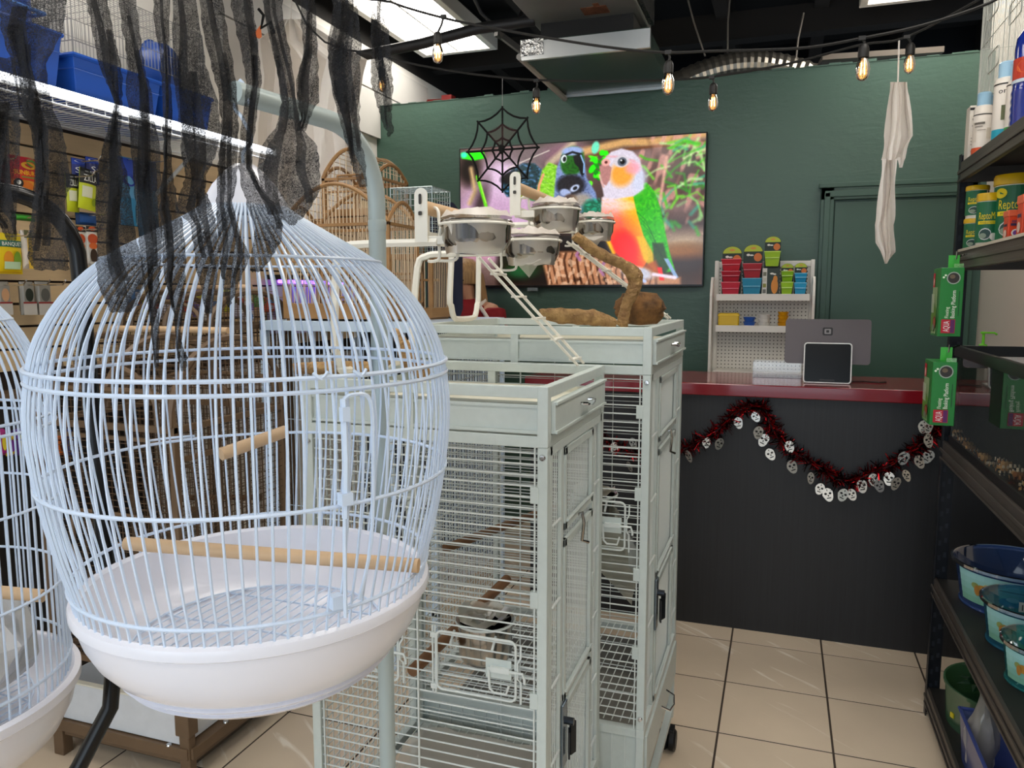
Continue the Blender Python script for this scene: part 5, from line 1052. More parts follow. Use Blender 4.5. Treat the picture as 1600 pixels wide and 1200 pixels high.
# ================================================================== WOODEN CAGES ON A BLUE-WHITE CAGE
mt_wood=M('cage_wood','#a57d50',.5,noise=.25,nscale=6,nstr=(1,1,4)); mt_woodr=M('cage_wood_rod','#d9c3a4',.5)
mt_blue=M('pale_blue_enamel','#c3d6e8',.4)
X0,X1,Y0,Y1=-2.0,-1.22,2.62,3.40
r=root('storage_cage','pale blue-white steel cage carrying the wooden cages','bird cage',((X0+X1)/2,(Y0+Y1)/2,0))
for (x,y) in ((X0,Y0),(X1-.025,Y0),(X0,Y1-.025),(X1-.025,Y1-.025),(-1.43,Y0)): part('post',MB().box(x,x+.025,y,y+.025,0,1.375),mt_blue,r,bevel=.002)
part('top_frame',MB().box(X0,X1,Y0,Y0+.025,1.36,1.40).box(X0,X1,Y1-.025,Y1,1.36,1.40).box(X0,X0+.025,Y0,Y1,1.36,1.40).box(X1-.025,X1,Y0,Y1,1.36,1.40).box(X0+.02,X1-.02,Y0+.02,Y1-.02,1.39,1.398),mt_blue,r,bevel=.002); part('lower_rail',MB().box(X0,X1,Y0,Y0+.02,.25,.28),mt_blue,r)
part('front_bars',grid_mesh(MB(),(X0+.02,Y0+.012,.28),(1,0,0),(0,0,1),X1-X0-.04,1.08,.018,.36,.0016),mt_blue,r,kind='stuff'); part('side_bars',grid_mesh(MB(),(X1-.012,Y0+.02,.28),(0,1,0),(0,0,1),Y1-Y0-.04,1.08,.018,.36,.0016),mt_blue,r,kind='stuff')
part('back_panel',MB().box(X0+.02,X1-.02,Y1-.02,Y1-.015,.25,1.36),M('dark_panel','#23272c',.7),r)
def wood_cage(label,X0,X1,Y0,Y1,z0,zs,arch,base=.05,gap=.017,rail=None):
    r=root('wooden_bird_cage',label,'bird cage',((X0+X1)/2,(Y0+Y1)/2,z0)); p=.016
    part('base_box',MB().box(X0,X1,Y0,Y1,z0+.008,z0+base),mt_wood,r,bevel=.002); part('feet',MB().box(X0+.01,X0+.03,Y0+.01,Y1-.01,z0,z0+.008).box(X1-.03,X1-.01,Y0+.01,Y1-.01,z0,z0+.008),mt_wood,r)
    for (x,y) in ((X0,Y0),(X1-p,Y0),(X0,Y1-p),(X1-p,Y1-p)): part('corner_post',MB().box(x,x+p,y,y+p,z0+base,zs),mt_wood,r,bevel=.001)
    zr=rail or zs
    part('rail',MB().box(X0,X1,Y0,Y0+p*.8,zr-.012,zr).box(X0,X1,Y1-p*.8,Y1,zr-.012,zr).box(X1-p*.8,X1,Y0,Y1,zr-.012,zr).box(X0,X0+p*.8,Y0,Y1,zr-.012,zr).box(X0,X1,Y0+.001,Y0+p*.7,z0+base+(zr-z0-base)*.52,z0+base+(zr-z0-base)*.52+.009),mt_wood,r,bevel=.001)
    f=lambda t: zs+arch*sin(pi*t)**.85 if arch else zs
    mb=MB(); n=int((X1-X0)/gap)
    for y in (Y0+.006,Y1-.006):
        for i in range(1,n): t=i/n; mb.tube([(X0+(X1-X0)*t,y,z0+base),(X0+(X1-X0)*t,y,f(t))],.0019,5)
    n2=int((Y1-Y0)/gap)
    g=lambda t: zs+arch*.55*sin(pi*t)**.9 if arch else zs
    for x in (X0+.006,X1-.006):
        for i in range(1,n2): t=i/n2; mb.tube([(x,Y0+(Y1-Y0)*t,z0+base),(x,Y0+(Y1-Y0)*t,g(t))],.0019,5)
    part('rods',mb,mt_woodr,r,kind='stuff')
    if arch:
        for y in (Y0+.006,Y1-.006): part('arch',MB().tube([(X0+.004+(X1-X0-.008)*i/20,y,f(i/20)) for i in range(21)],.0085,6),mt_wood,r,smooth=True)
        for x in (X0+.006,X1-.006): part('arch',MB().tube([(x,Y0+.004+(Y1-Y0-.008)*i/16,g(i/16)) for i in range(17)],.0085,6),mt_wood,r,smooth=True)
        mb=MB()
        for i in range(1,16): t=i/16; mb.tube([(X0+(X1-X0)*t,Y0+.006,f(t)),(X0+(X1-X0)*t,Y1-.006,f(t))],.0017,5)
        part('roof_rods',mb,mt_woodr,r,kind='stuff')
    else: part('top_board',MB().box(X0,X1,Y0,Y1,zs,zs+.012),mt_wood,r,bevel=.002)
    part('perch',MB().tube([(X0+.01,(Y0+Y1)/2,z0+base+.12),(X1-.01,(Y0+Y1)/2,z0+base+.12)],.006,8),mt_wood,r,smooth=True)
    dd=part('door',MB().tube([(X0+(X1-X0)*.5+a,Y0-.004,z0+base+.085+b_) for a,b_ in rrect(.11,.12,.004,2)],.005,5,closed=True),mt_wood,r); part('door_knob',MB().ico(((X0+X1)/2+.045,Y0-.014,z0+base+.09),.008),mt_wood,dd)
    return r
wood_cage('arched wooden cage with brown base board, front of the wooden group',-1.94,-1.445,2.70,2.965,1.398,1.785,.155,.07)
wood_cage('small flat-topped wooden cage with a side door behind the arched one',-1.60,-1.40,2.99,3.19,1.398,1.665,0,.05)
wood_cage('plain box-shaped wooden cage at the back of the wooden group',-1.99,-1.62,3.02,3.38,1.398,1.83,0,.05)
wood_cage('small round-topped wooden cage stacked on the box-shaped cage',-1.96,-1.68,3.04,3.34,1.842,2.02,.12,.04,.03)
X0,X1,Y0,Y1,z0,z1=-1.595,-1.40,3.0,3.185,1.677,1.955
mb=MB()
for (o_,ax,ay,W,H) in (((X0,Y0,z0),(1,0,0),(0,0,1),X1-X0,z1-z0),((X0,Y1,z0),(1,0,0),(0,0,1),X1-X0,z1-z0),((X0,Y0,z0),(0,1,0),(0,0,1),Y1-Y0,z1-z0),((X1,Y0,z0),(0,1,0),(0,0,1),Y1-Y0,z1-z0),((X0,Y0,z1),(1,0,0),(0,1,0),X1-X0,Y1-Y0)):
    grid_mesh(mb,o_,ax,ay,W,H,.024,.024,.0016)
for (a,b_) in (((X0,Y0,z0),(X0,Y0,z1)),((X1,Y0,z0),(X1,Y0,z1)),((X0,Y1,z0),(X0,Y1,z1)),((X1,Y1,z0),(X1,Y1,z1)),((X0,Y0,z1),(X1,Y0,z1)),((X0,Y1,z1),(X1,Y1,z1)),((X0,Y0,z1),(X0,Y1,z1)),((X1,Y0,z1),(X1,Y1,z1)),((X0,Y0,z0),(X1,Y0,z0)),((X1,Y0,z0),(X1,Y1,z0))): mb.tube([a,b_],.0024,5)
r=root('galvanised_wire_carrier','grey galvanised wire carrier standing on the small wooden cage','cage',((X0+X1)/2,(Y0+Y1)/2,z0)); part('wire_mesh',mb,M('galv_wire','#a9b4b4',.35,.6),r,kind='stuff')
c_=(-1.47,3.28,1.40)
r=root('navy_bag','dark navy rounded bag beside the grey wire carrier','bag',(c_[0],c_[1],1.40))
part('bag_body',MB().lathe([(0,0),(.07,.0),(.085,.04),(.085,.42),(.075,.48),(.045,.52),(0,.53)],c_,20,sy=.8),M('navy_fabric','#1c2138',.85),r,smooth=True); part('bag_strap',MB().tube([(c_[0]+.04,c_[1]-.06,1.5),(c_[0]+.05,c_[1]-.075,1.7),(c_[0]+.03,c_[1]-.06,1.88)],.008,6),M('navy_strap','#121628',.9),r)

# ================================================================== LEFT WALL: WIRE SHELF, BINS, HANGING PRODUCTS
mt_wsh=M('shelf_wire_white','#e3e5e6',.35); XS=-2.22; ZS=2.145
r=root('wire_shelf','white wire shelf on the left wall with a bright light strip along its lip','shelf',(XL+.2,2.5,ZS))
mb=MB()
for k in range(82): y=1.0+.0255*k; mb.tube([(XS,y,ZS-.004),(XL+.03,y,ZS-.004)],.0018,4)
part('deck_wires',mb,mt_wsh,r,kind='stuff')
for (x,z,rr) in ((XS,ZS,.0045),(XS,ZS-.034,.0045),(XS-.16,ZS-.010,.004),(XL+.035,ZS-.008,.004)): part('rail',MB().tube([(x,1.0,z),(x,3.08,z)],rr,6),mt_wsh,r,smooth=True)
mb=MB()
for k in range(41): y=1.0+.051*k; mb.tube([(XS,y,ZS),(XS,y,ZS-.034)],.0018,4)
part('lip_wires',mb,mt_wsh,r,kind='stuff')
for y in (1.75,2.62,3.04): part('brace',MB().tube([(XS-.02,y,ZS-.03),(XL+.03,y,ZS-.30)],.008,8),M('brace_grey','#b9b9b5',.4),r,smooth=True)
part('light_strip',MB().box(XS+.006,XS+.016,1.0,3.03,ZS-.006,ZS+.014),emis('led_strip','#f4f8ff',9.0),r,label='lit white light strip along the shelf lip'); part('strip_channel',MB().box(XS+.002,XS+.006,1.0,3.06,ZS-.016,ZS+.018).box(XS+.004,XS+.020,3.05,3.09,ZS-.014,ZS+.018),M('channel_white','#e8e8e4',.4),r)
mt_bin=M('bin_blue','#1f4fa8',.35,spec=.5); 
def bin_(y0,y1,x0,x1,h,label,tilt=0):
    r=root('blue_bin',label,'storage bin',((x0+x1)/2,(y0+y1)/2,ZS)); z0=ZS+.002; t=.02
    A=[(x0+t,y0+t),(x1-t,y0+t),(x1-t,y1-t),(x0+t,y1-t)]; B=[(x0,y0),(x1,y0),(x1,y1),(x0,y1)]; e=.004
    Ai=[(x+ (e if x<(x0+x1)/2 else -e),y+(e if y<(y0+y1)/2 else -e)) for x,y in A]; Bi=[(x+(e if x<(x0+x1)/2 else -e),y+(e if y<(y0+y1)/2 else -e)) for x,y in B]
    vs=[(x,y,z0) for x,y in A]+[(x,y,z0+h) for x,y in B]+[(x,y,z0+e) for x,y in Ai]+[(x,y,z0+h) for x,y in Bi]
    part('tub',MB().add(vs,[(0,3,2,1),(0,1,5,4),(1,2,6,5),(2,3,7,6),(3,0,4,7),(8,9,10,11),(8,12,13,9),(9,13,14,10),(10,14,15,11),(11,15,12,8),(4,5,13,12),(5,6,14,13),(6,7,15,14),(7,4,12,15)]),mt_bin,r,bevel=.003)
    part('rim',MB().tube([(x0,y0,z0+h),(x1,y0,z0+h),(x1,y1,z0+h),(x0,y1,z0+h)],.008,6,closed=True),mt_bin,r,smooth=True)
    part('rib',MB().tube([(x0+.006,y0+.006,z0+h*.72),(x1-.006,y0+.006,z0+h*.72),(x1-.006,y1-.006,z0+h*.72),(x0+.006,y1-.006,z0+h*.72)],.003,5,closed=True),mt_bin,r)
    return r
bin_(1.46,1.98,-2.58,-2.235,.19,'large blue plastic bin at the near end of the wire shelf')
bin_(2.02,2.40,-2.58,-2.235,.145,'low blue plastic bin under the wire cage top on the shelf')
bin_(2.42,2.68,-2.58,-2.235,.15,'blue plastic bin with a second one leaning over it on the shelf')
def shell(o,ax,ay,nn,W,H,D,mat):                                        # shallow open basin leaning on its side
    pass
c_=Vector(atX(250,112,-2.36)); r=root('blue_basin','blue oval basin standing on edge inside the far bin','basin',(c_.x,c_.y,c_.z-.12))
part('basin',MB().lathe([(.0,.06),(.085,.058),(.10,.04),(.118,-.03),(.125,-.034),(.118,-.036),(.095,.03),(0,.048)],c_,24,axis='x',sy=.62),M('bin_blue_dark','#1b3f86',.3),r,smooth=True)
c_=Vector(atX(28,25,-2.3)); r=root('blue_basin','large blue tub stacked in the near blue bin','basin',(c_.x,c_.y,ZS+.03))
part('basin',MB().box(-2.54,-2.28,1.56,1.93,ZS+.03,ZS+.34),mt_bin,r,bevel=.03); part('rim',MB().tube([(-2.56,1.54,ZS+.25),(-2.262,1.54,ZS+.25),(-2.262,1.945,ZS+.25),(-2.56,1.945,ZS+.25)],.007,6,closed=True),M('bin_blue_light','#4f86d8',.3),r)
mb=MB(); x0,x1,y0,y1,z0,z1=-2.585,-2.255,2.04,2.66,ZS+.20,ZS+.40
for (o_,ax,ay,W,H) in (((x0,y0,z1),(1,0,0),(0,1,0),x1-x0,y1-y0),((x1,y0,z0),(0,1,0),(0,0,1),y1-y0,z1-z0),((x0,y0,z0),(1,0,0),(0,0,1),x1-x0,z1-z0),((x0,y0,z0),(0,1,0),(0,0,1),y1-y0,z1-z0),((x0,y1,z0),(1,0,0),(0,0,1),x1-x0,z1-z0)): grid_mesh(mb,o_,ax,ay,W,H,.016,.05,.0011)
for z in (z0,z1): mb.tube([(x0,y0,z),(x1,y0,z),(x1,y1,z),(x0,y1,z)],.002,5,closed=True)
for (x,y) in ((x0,y0),(x1,y0),(x1,y1),(x0,y1)): mb.tube([(x,y,ZS+.15),(x,y,z1)],.002,5)
r=root('wire_cage_top','fine grey wire cage top resting over the blue bins','cage',((x0+x1)/2,(y0+y1)/2,z0)); part('wire_mesh',mb,M('fine_wire','#9a9a98',.35,.5),r,kind='stuff')

# products on the slat wall, faces turned to the aisle (+X)
XP=-2.50
def packet(label,px0,px1,py0,py1,shapes,col,X=XP,thick=.03,cat='packet',name='hanging_packet',roll=0.0,hook=True,puff=True):
    a=atX(px0,(py0+py1)/2,X); b_=atX(px1,(py0+py1)/2,X); zt=atX((px0+px1)/2,py0,X)[2]; zb=atX((px0+px1)/2,py1,X)[2]
    W=b_[1]-a[1]; H=zt-zb; yc=(a[1]+b_[1])/2; r=root(name,label,cat,(X,yc,zb)); o_=Vector((X,a[1],zb)); ax=Vector((0,1,0)); ay=Vector((0,0,1))
    if roll: 
        c0=Vector((X,yc,(zt+zb)/2)); Rm=Matrix.Rotation(roll,3,'X'); ax=Rm@ax; ay=Rm@ay; o_=c0-ax*W/2-ay*H/2
    n=8; rows=[]; back=[]
    for j in range(n+1):
        row=[]; 
        for i in range(n+1):
            u,v=i/n,j/n; bulge=(4*u*(1-u))**.6*(4*v*(1-v))**.45 if puff else (0 if i in(0,n) or j in(0,n) else 1)
            row.append(o_+ax*(W*u)+ay*(H*v)+Vector((thick*.5*bulge+.001,0,0)))
        rows.append(row)
    mb=MB().sheet(rows); mb.sheet([[p-Vector((2*(p.x-X)+.0,0,0)) for p in rw][::-1] for rw in rows])
    part('pouch',mb,ink(col,.3),r,smooth=True)
    n_=Vector((1,0,0)); 
    def mp(u,v,l):
        uu=min(max(u,0),1); v2=min(max(v,0),1); bulge=(4*uu*(1-uu))**.6*(4*v2*(1-v2))**.45 if puff else 1
        return o_+ax*(W*u)+ay*(H*v)+n_*(thick*.5*bulge+.0022+.0005*l)
    d=Decal(mp)
    for s_ in shapes:
        k=s_[0]
        if k=='r':
            u0,v0,u1,v1,c_=s_[1:]; 
            for q in range(4):
                va=v0+(v1-v0)*q/4; vb=v0+(v1-v0)*(q+1)/4
                if q: d.l-=1
                d.rect(u0,va,u1,vb,c_,6)
        elif k=='e': d.ell(*s_[1:])
        elif k=='t': d.text(*s_[1:])
    d.done('print',r)
    if hook: part('peg_hook',MB().tube([(XL+.03,yc,zt-.012),(X+.10,yc,zt-.012),(X+.115,yc,zt+.004)],.0028,6),mt_chrome,r,smooth=True)
    return r
packet('red and orange treat bag with yellow lettering and a fruit print on the slat wall',14,58,245,303,[('r',.02,.6,.98,.98,'#b3182a'),('r',.02,.0,.98,.36,'#d9772a'),('e',.72,.84,.2,.1,'#4f8a3a'),('e',.6,.76,.28,.1,'#d8a02a'),('e',.5,.22,.4,.14,'#e09a3a'),('r',.05,.36,.95,.60,'#c8321f'),('t','SUNBURST',.08,.50,.88,.12,'#f2c81e'),('r',.3,.42,.9,.46,'#7a8a3a'),('e',.2,.26,.15,.13,'#1c1a1a'),('e',.2,.28,.07,.06,'#e6e2da')],'#c0402a')
packet('dark maroon treat bag beside the red and orange treat bag',-30,12,245,310,[('r',.05,.4,.95,.9,'#6a1626')],'#4a1420')
packet('bright blue pouch with white lettering above the yellow-green pouches',112,133,248,288,[('r',.0,.75,1,.98,'#2246b8'),('e',.5,.88,.4,.06,'#e6ecf4'),('t','Str',.1,.42,.8,.22,'#f0f2f6')],'#1a2f86')
packet('darker blue pouch with two white letters beside the bright blue pouch',134,154,246,288,[('r',.0,.75,1,.98,'#2246b8'),('e',.5,.88,.4,.06,'#e6ecf4'),('t','St',.2,.42,.6,.22,'#f0f2f6')],'#17276e')
zl=[('r',.0,.62,1,1,'#141414'),('t','ZILLA',.14,.68,.72,.16,'#f2f2ea'),('r',.2,.9,.8,.93,'#8a8a86'),('r',.08,.28,.58,.55,'#d8d8b8'),('e',.75,.2,.16,.1,'#8aa01a')]
packet('yellow-green pouch with black header hanging straight on the slat wall',103,122,272,331,zl,'#c3cb22',XP+.02)
packet('yellow-green pouch with black header hanging tilted on the slat wall',123,150,264,328,zl,'#cad52a',XP+.05,roll=-.12)
packet('tall pale blue pouch hanging beyond the yellow-green ones',186,212,246,352,[('r',.0,.72,1,.98,'#2a4fc0'),('e',.5,.66,.38,.09,'#1a2f9a'),('r',.0,.0,1,.4,'#2f86b4'),('r',.86,.02,.92,.6,'#cfe4ee')],'#5a9cc8')
packet('tall teal pouch hanging in the gap before the ghost sheet',214,246,250,370,[('r',.0,.6,1,.98,'#23406e')],'#2a5a7a')
packet('blue card packet under the yellow-green pouches',118,150,332,352,[('r',.1,.2,.9,.8,'#1f4f8e')],'#173a6a')
for k,(a,b_) in enumerate(((116,131),(132,151))):
    packet(('narrow' if k==0 else 'wide')+' white and orange carton with a circle print on the slat wall',a,b_,354,415,[('r',0,.86,1,1,'#2a2320'),('e',.5,.94,.3,.05,'#d8571f'),('e',.5,.68,.42,.13,'#c8522a'),('e',.5,.5,.35,.08,'#d86a30'),('e',.5,.25,.3,.18,'#3a2a20'),('r',.1,.04,.9,.1,'#c8c4ba')],'#d9d5cc',thick=.02,puff=False)
packet('yellow bag with two birds and white lettering on the slat wall',-14,33,364,428,[('r',0,.82,1,.98,'#e0c81e'),('r',.0,.66,1,.82,'#2c6a5a'),('t','D BANQUET',.12,.69,.84,.09,'#f4f4ea'),('e',.45,.36,.16,.2,'#e0922a'),('e',.76,.34,.15,.22,'#7fa832'),('r',.3,.12,.86,.3,'#bcd8b0'),('r',.05,.02,.9,.06,'#c8a012')],'#e6c81c')
packet('white and yellow carton beside the yellow bird bag',33,45,360,420,[('r',.4,.0,1,.98,'#e0b83a'),('r',0,.8,1,1,'#5a5a3a')],'#e0d6cc',thick=.03,puff=False)
packet('flat green packet high on the slat wall',18,54,335,345,[('r',.1,.3,.9,.7,'#3a9a2a')],'#2f7a24')
for k,(a,b_,lb) in enumerate(((-6,14,'clear clamshell pack with a tan toy'),(31,52,'clear clamshell pack with a dark green toy'),(55,78,'clear clamshell pack with a grey toy'))):
    packet(lb+' on the slat wall',a,b_,440,492,[('e',.5,.6,.3,.2,['#c89a72','#232c22','#5a5a55'][k]),('r',0,0,1,.36,'#b9b4ac'),('r',0,.34,1,.39,'#8a2a2a')],'#8e8b83',puff=False,thick=.025)
for k in range(15):                                                     # small goods seen through the cages
    px=205+k*16; cols=['#3a7fc0','#c8c43a','#b9b4c8','#d9d6e0','#4a9a4a','#c8452a','#8a7ac0','#e0dcd2']
    packet(['blue','yellow','mauve','pale grey','green','red','violet','cream'][k%8]+' small carton hanging '+('high' if k<8 else 'low')+' on the slat wall behind the cages',px,px+13,452+(k%3)*9,480+(k%4)*8,[('r',.1,.55,.9,.85,cols[(k+3)%8]),('e',.5,.3,.25,.15,cols[(k+5)%8])],cols[k%8],thick=.03,cat='carton',name='hanging_carton',puff=False)
for k in range(9):                                                      # goods low on the wall, left of the bronze cages
    packet(['magenta','yellow','purple','white','red','teal','olive','orange','blue'][k]+' toy packet low on the slat wall',-5+k*13,7+k*13,670+(k%2)*10,712,[('e',.5,.5,.3,.3,['#e8d23a','#7a2a9a','#e8d23a','#c83a7a','#f0e0d0','#d8e8e0','#e8e0a0','#5a2a1a','#d0e0f0'][k])],['#a82a7a','#d8b81e','#5a2a8a','#e6e2dc','#a8221e','#2a8a86','#6a6a2a','#d8702a','#2a4fa8'][k],cat='toy packet',puff=False,X=-2.44)
# purple lamp at the far tanks
r=root('purple_lamp','small lamp glowing purple on the far left wall behind the wooden cages','lamp',(-2.52,3.75,1.50))
part('lamp_housing',MB().box(-2.585,-2.46,3.45,4.15,1.585,1.61),M('lamp_black','#131316',.5),r,bevel=.003); part('tube',MB().tube([(-2.52,3.48,1.575),(-2.52,4.12,1.575)],.010,8),emis('purple_tube','#7a4cff',9),r)
single('small_tank',MB().box(-2.59,-2.44,3.46,4.14,1.30,1.33).box(-2.59,-2.585,3.46,4.14,1.33,1.55).box(-2.59,-2.44,3.46,3.465,1.33,1.55).box(-2.59,-2.44,4.135,4.14,1.33,1.55),M('tank_lavender_glow','#b9b0dc',.4),'lavender lit display tray under the purple lamp','tank')  # lavender base colour carries the purple lamp's tint
# ================================================================== BLACK SHELVING RACK ON THE RIGHT
mt_rack=M('rack_black','#4b4540',.40,.15,noise=.1,nscale=8); mt_deck=M('rack_deck','#2f2e2c',.5,.2,noise=.15,nscale=6); mt_post=M('rack_post','#16191f',.4,.3)
RX0,RX1,RY0,RY1=.543,.985,1.25,2.985
r=root('shelving_rack','tall black metal shelving rack along the right wall','shelving',((RX0+RX1)/2,(RY0+RY1)/2,0))
for (x,y,sx_,sy_) in ((RX0,RY1,1,-1),(RX1,RY1,-1,-1),(RX0,RY0,1,1),(RX1,RY0,-1,1)):
    x2=x+.046*sx_; y2=y+.03*sy_; t=.003
    mb=MB().box(min(x,x+t*sx_),max(x,x+t*sx_),min(y,y2),max(y,y2),0,1.965).box(min(x,x2),max(x,x2),min(y,y+t*sy_),max(y,y+t*sy_),0,1.965)
    po=part('post',mb,mt_post,r)
    mb=MB()
    for k in range(36): z=.05+.053*k; mb.boxc((x+.016*sx_,y+(t+.0006)*sy_,z),(.009,.0012,.018)).boxc((x+.034*sx_,y+(t+.0006)*sy_,z+.012),(.009,.0012,.018))
    part('post_slots',mb,M('slot_blue','#1c212b',.5),po,kind='stuff')
SH={'a':1.935,'b':1.645,'c':.998,'d':.505,'e':.098}
for z in SH.values():
    part('deck',MB().box(RX0+.012,RX1-.004,RY0+.01,RY1-.006,z-.012,z),mt_deck,r)
    mb=MB().box(RX0+.001,RX0+.012,RY0+.004,RY1-.004,z-.060,z+.004).box(RX0-.003,RX0+.001,RY0+.004,RY1-.004,z-.060,z-.052).box(RX0-.004,RX0+.001,RY0+.004,RY1-.004,z-.034,z-.022)
    mb.box(RX1-.012,RX1-.001,RY0+.004,RY1-.004,z-.06,z+.004).box(RX0+.004,RX1-.004,RY1-.014,RY1-.004,z-.06,z-.001)
    part('beam',mb,mt_rack,r,bevel=.002)

def bottle(label,px,X,rr,h,zc,cap_h,capcol,stripes,col='#e6ddd2',text=None,name='spray_bottle',z0=SH['a']):
    p=atX(px,220,X); c_=Vector((X,min(p[1],2.93),z0)); r=root(name,label,'bottle',c_)
    part('body',MB().lathe([(0,0),(rr*.96,0),(rr,.004),(rr,h*zc),(rr*.86,h*zc+.010),(rr*.55,h*zc+.014),(0,h*zc+.014)],c_,22),ink(col,.35),r,smooth=True)
    part('cap',MB().lathe([(rr*.72,h*zc+.008),(rr*.74,h*zc+.010+cap_h*.9),(rr*.6,h*zc+.010+cap_h),(0,h*zc+.010+cap_h)],c_,18),ink(capcol,.3),r,smooth=True)
    d=Decal(cyl_map(c_,rr,math.atan2(-c_.y,-c_.x)-1.5))
    for (u0,u1,v0,v1,cc) in stripes: d.rect(u0*rr,v0*h,u1*rr,v1*h,cc,10)
    for t in (text or []): d.text(t[0],t[1]*rr,t[2]*h,t[3]*rr,t[4]*h,t[5])
    d.done('label_print',r); return r
st=lambda c_: [(0,3,.80*.93,.80*.955,'#2a2622'),(0,3,.03,.15,c_),(.2,.9,.25,.62,'#d8cdbf'),(1.9,2.7,.3,.5,'#cfc4b2'),(.6,1.7,.57,.61,'#6a6258'),(.7,1.5,.52,.54,'#8f867a'),(1.0,1.8,.46,.475,'#a49a8c')]
tx=[]
# carton and bottles, far end first
z=SH['a']; x0,y0=.553,2.915
r2=root('spray_carton','tall white carton with black edge at the end of the top shelf','carton',(x0+.03,y0+.03,z)); part('carton',MB().box(x0,x0+.062,y0,y0+.055,z,z+.175),ink('#e2d9cd'),r2,bevel=.002)
d=Decal(plane_map((x0,y0,z),(1,0,0),(0,0,1))); d.rect(0,.160,.062,.168,'#2a2522').rect(.035,.03,.055,.12,'#8a8378').rect(.008,.128,.046,.134,'#8a8276').rect(.008,.108,.036,.113,'#a0978a').ell(.02,.03,.012,.012,'#4a4a44').rect(.006,.05,.03,.053,'#9a9286').rect(.006,.06,.03,.063,'#9a9286').rect(.006,.07,.028,.073,'#9a9286'); d.done('carton_print',r2)
bottle('white bottle with orange foot band and pale blue cap on the top shelf',1534,.575,.027,.165,.86,.042,'#9cc4de',st('#d2542a'),text=tx)
bottle('white bottle with teal foot band half hidden on the top shelf',1546,.635,.028,.185,.80,.05,'#8fb8d6',st('#2aa0b4'),text=tx)
bottle('tall white bottle with teal splash and pale blue cap on the top shelf',1567,.585,.031,.205,.83,.046,'#a2c8e0',[(0,3,.78,.80,'#26221e'),(0.3,1.7,.03,.18,'#1f98b0'),(1.5,3,.03,.20,'#3a9a4a'),(1.2,2.0,.3,.5,'#5a5f3a')],text=[('on',.9,.66,.7,.07,'#2e2a26')])
bottle('white bottle with green foot band next to the blue jug on the top shelf',1586,.60,.029,.185,.80,.05,'#a6cbe2',[(0,3,.77,.79,'#26221e'),(.2,3,.03,.17,'#3a9a4a')],text=tx)
r2=root('black_clip','small black plastic clip lying behind the bottles','clip',(.64,2.9,z)); part('clip',MB().boxc((.64,2.9,z+.10),(.05,.03,.2),.3),ink('#15130f'),r2,bevel=.003)
# blue jug with red and blue sleeve
p=atX(1606,190,.62); c_=Vector((.62,p[1],z)); rr=.043
r2=root('blue_jug','ribbed blue plastic jug with a rounded lid and red sleeve on the top shelf','jug',c_)
part('jug_body',MB().lathe([(0,0),(rr*.95,0)]+[(rr*(1.0+.05*(k%2)),.006+.010*k) for k in range(13)]+[(rr*.98,.14),(rr*.98,.235),(rr*.9,.262),(rr*.6,.283),(0,.29)],c_,26),M('jug_blue','#1b2f8a',.15,spec=.6,coat=.4),r2,smooth=True)
d=Decal(cyl_map(c_,rr,math.atan2(-c_.y,-c_.x)-1.6)); d.rect(0,.150,rr*3,.205,'#c23a22',12).rect(rr*1.9,.152,rr*2.6,.2,'#3a7a3a',4).ell(rr*1.2,.18,rr*.5,.016,'#d8602a').rect(0,.140,rr*3,.149,'#c8d4e0',12); d.done('sleeve_print',r2)
# tall white wire cage on the top shelf
_q=atX(1527,175,.62); x0,x1,y0,y1,z0,z1=.62,.975,2.0,float(_q[1]),float(_q[2]),float(_q[2])+.42
mt_pale=M('pale_wire','#c6c8c0',.35); mb=MB(); r2=root('white_wire_cage','white wire cage with looped door wires mounted high on the right wall','bird cage',((x0+x1)/2,(y0+y1)/2,z0))
for (o_,ax,ay,W,H) in (((x0,y0,z0),(0,1,0),(0,0,1),y1-y0,z1-z0),((x0,y1,z0),(1,0,0),(0,0,1),x1-x0,z1-z0),((x1,y0,z0),(0,1,0),(0,0,1),y1-y0,z1-z0),((x0,y0,z1),(0,1,0),(1,0,0),y1-y0,x1-x0)): grid_mesh(mb,o_,ax,ay,W,H,.016,.15,.0013)
part('wire_mesh',mb,mt_pale,r2,kind='stuff'); mb=MB()
for zz in (z0+.01,z1): mb.tube([(x0,y0,zz),(x1,y0,zz),(x1,y1,zz),(x0,y1,zz)],.003,5,closed=True)
for (x,y) in ((x0,y0),(x1,y0),(x1,y1),(x0,y1)): mb.tube([(x,y,z0),(x,y,z1)],.003,5)
part('frame',mb,mt_pale,r2); part('wall_bracket',MB().box(x1,XR,y0+.1,y0+.14,z0+.05,z1-.05).box(x1,XR,y1-.14,y1-.1,z0+.05,z1-.05),mt_pale,r2,kind='stuff'); mb=MB()
for (yy,zz) in ((3.0,.30),(2.95,.12),(2.72,.36),(2.72,.2),(2.5,.26)): part('door_wire',MB().tube([(x0-.004,yy+a,z0+zz+b_) for a,b_ in rrect(.14,.06,.02,3)],.002,5,closed=True),mt_pale,r2,smooth=True)

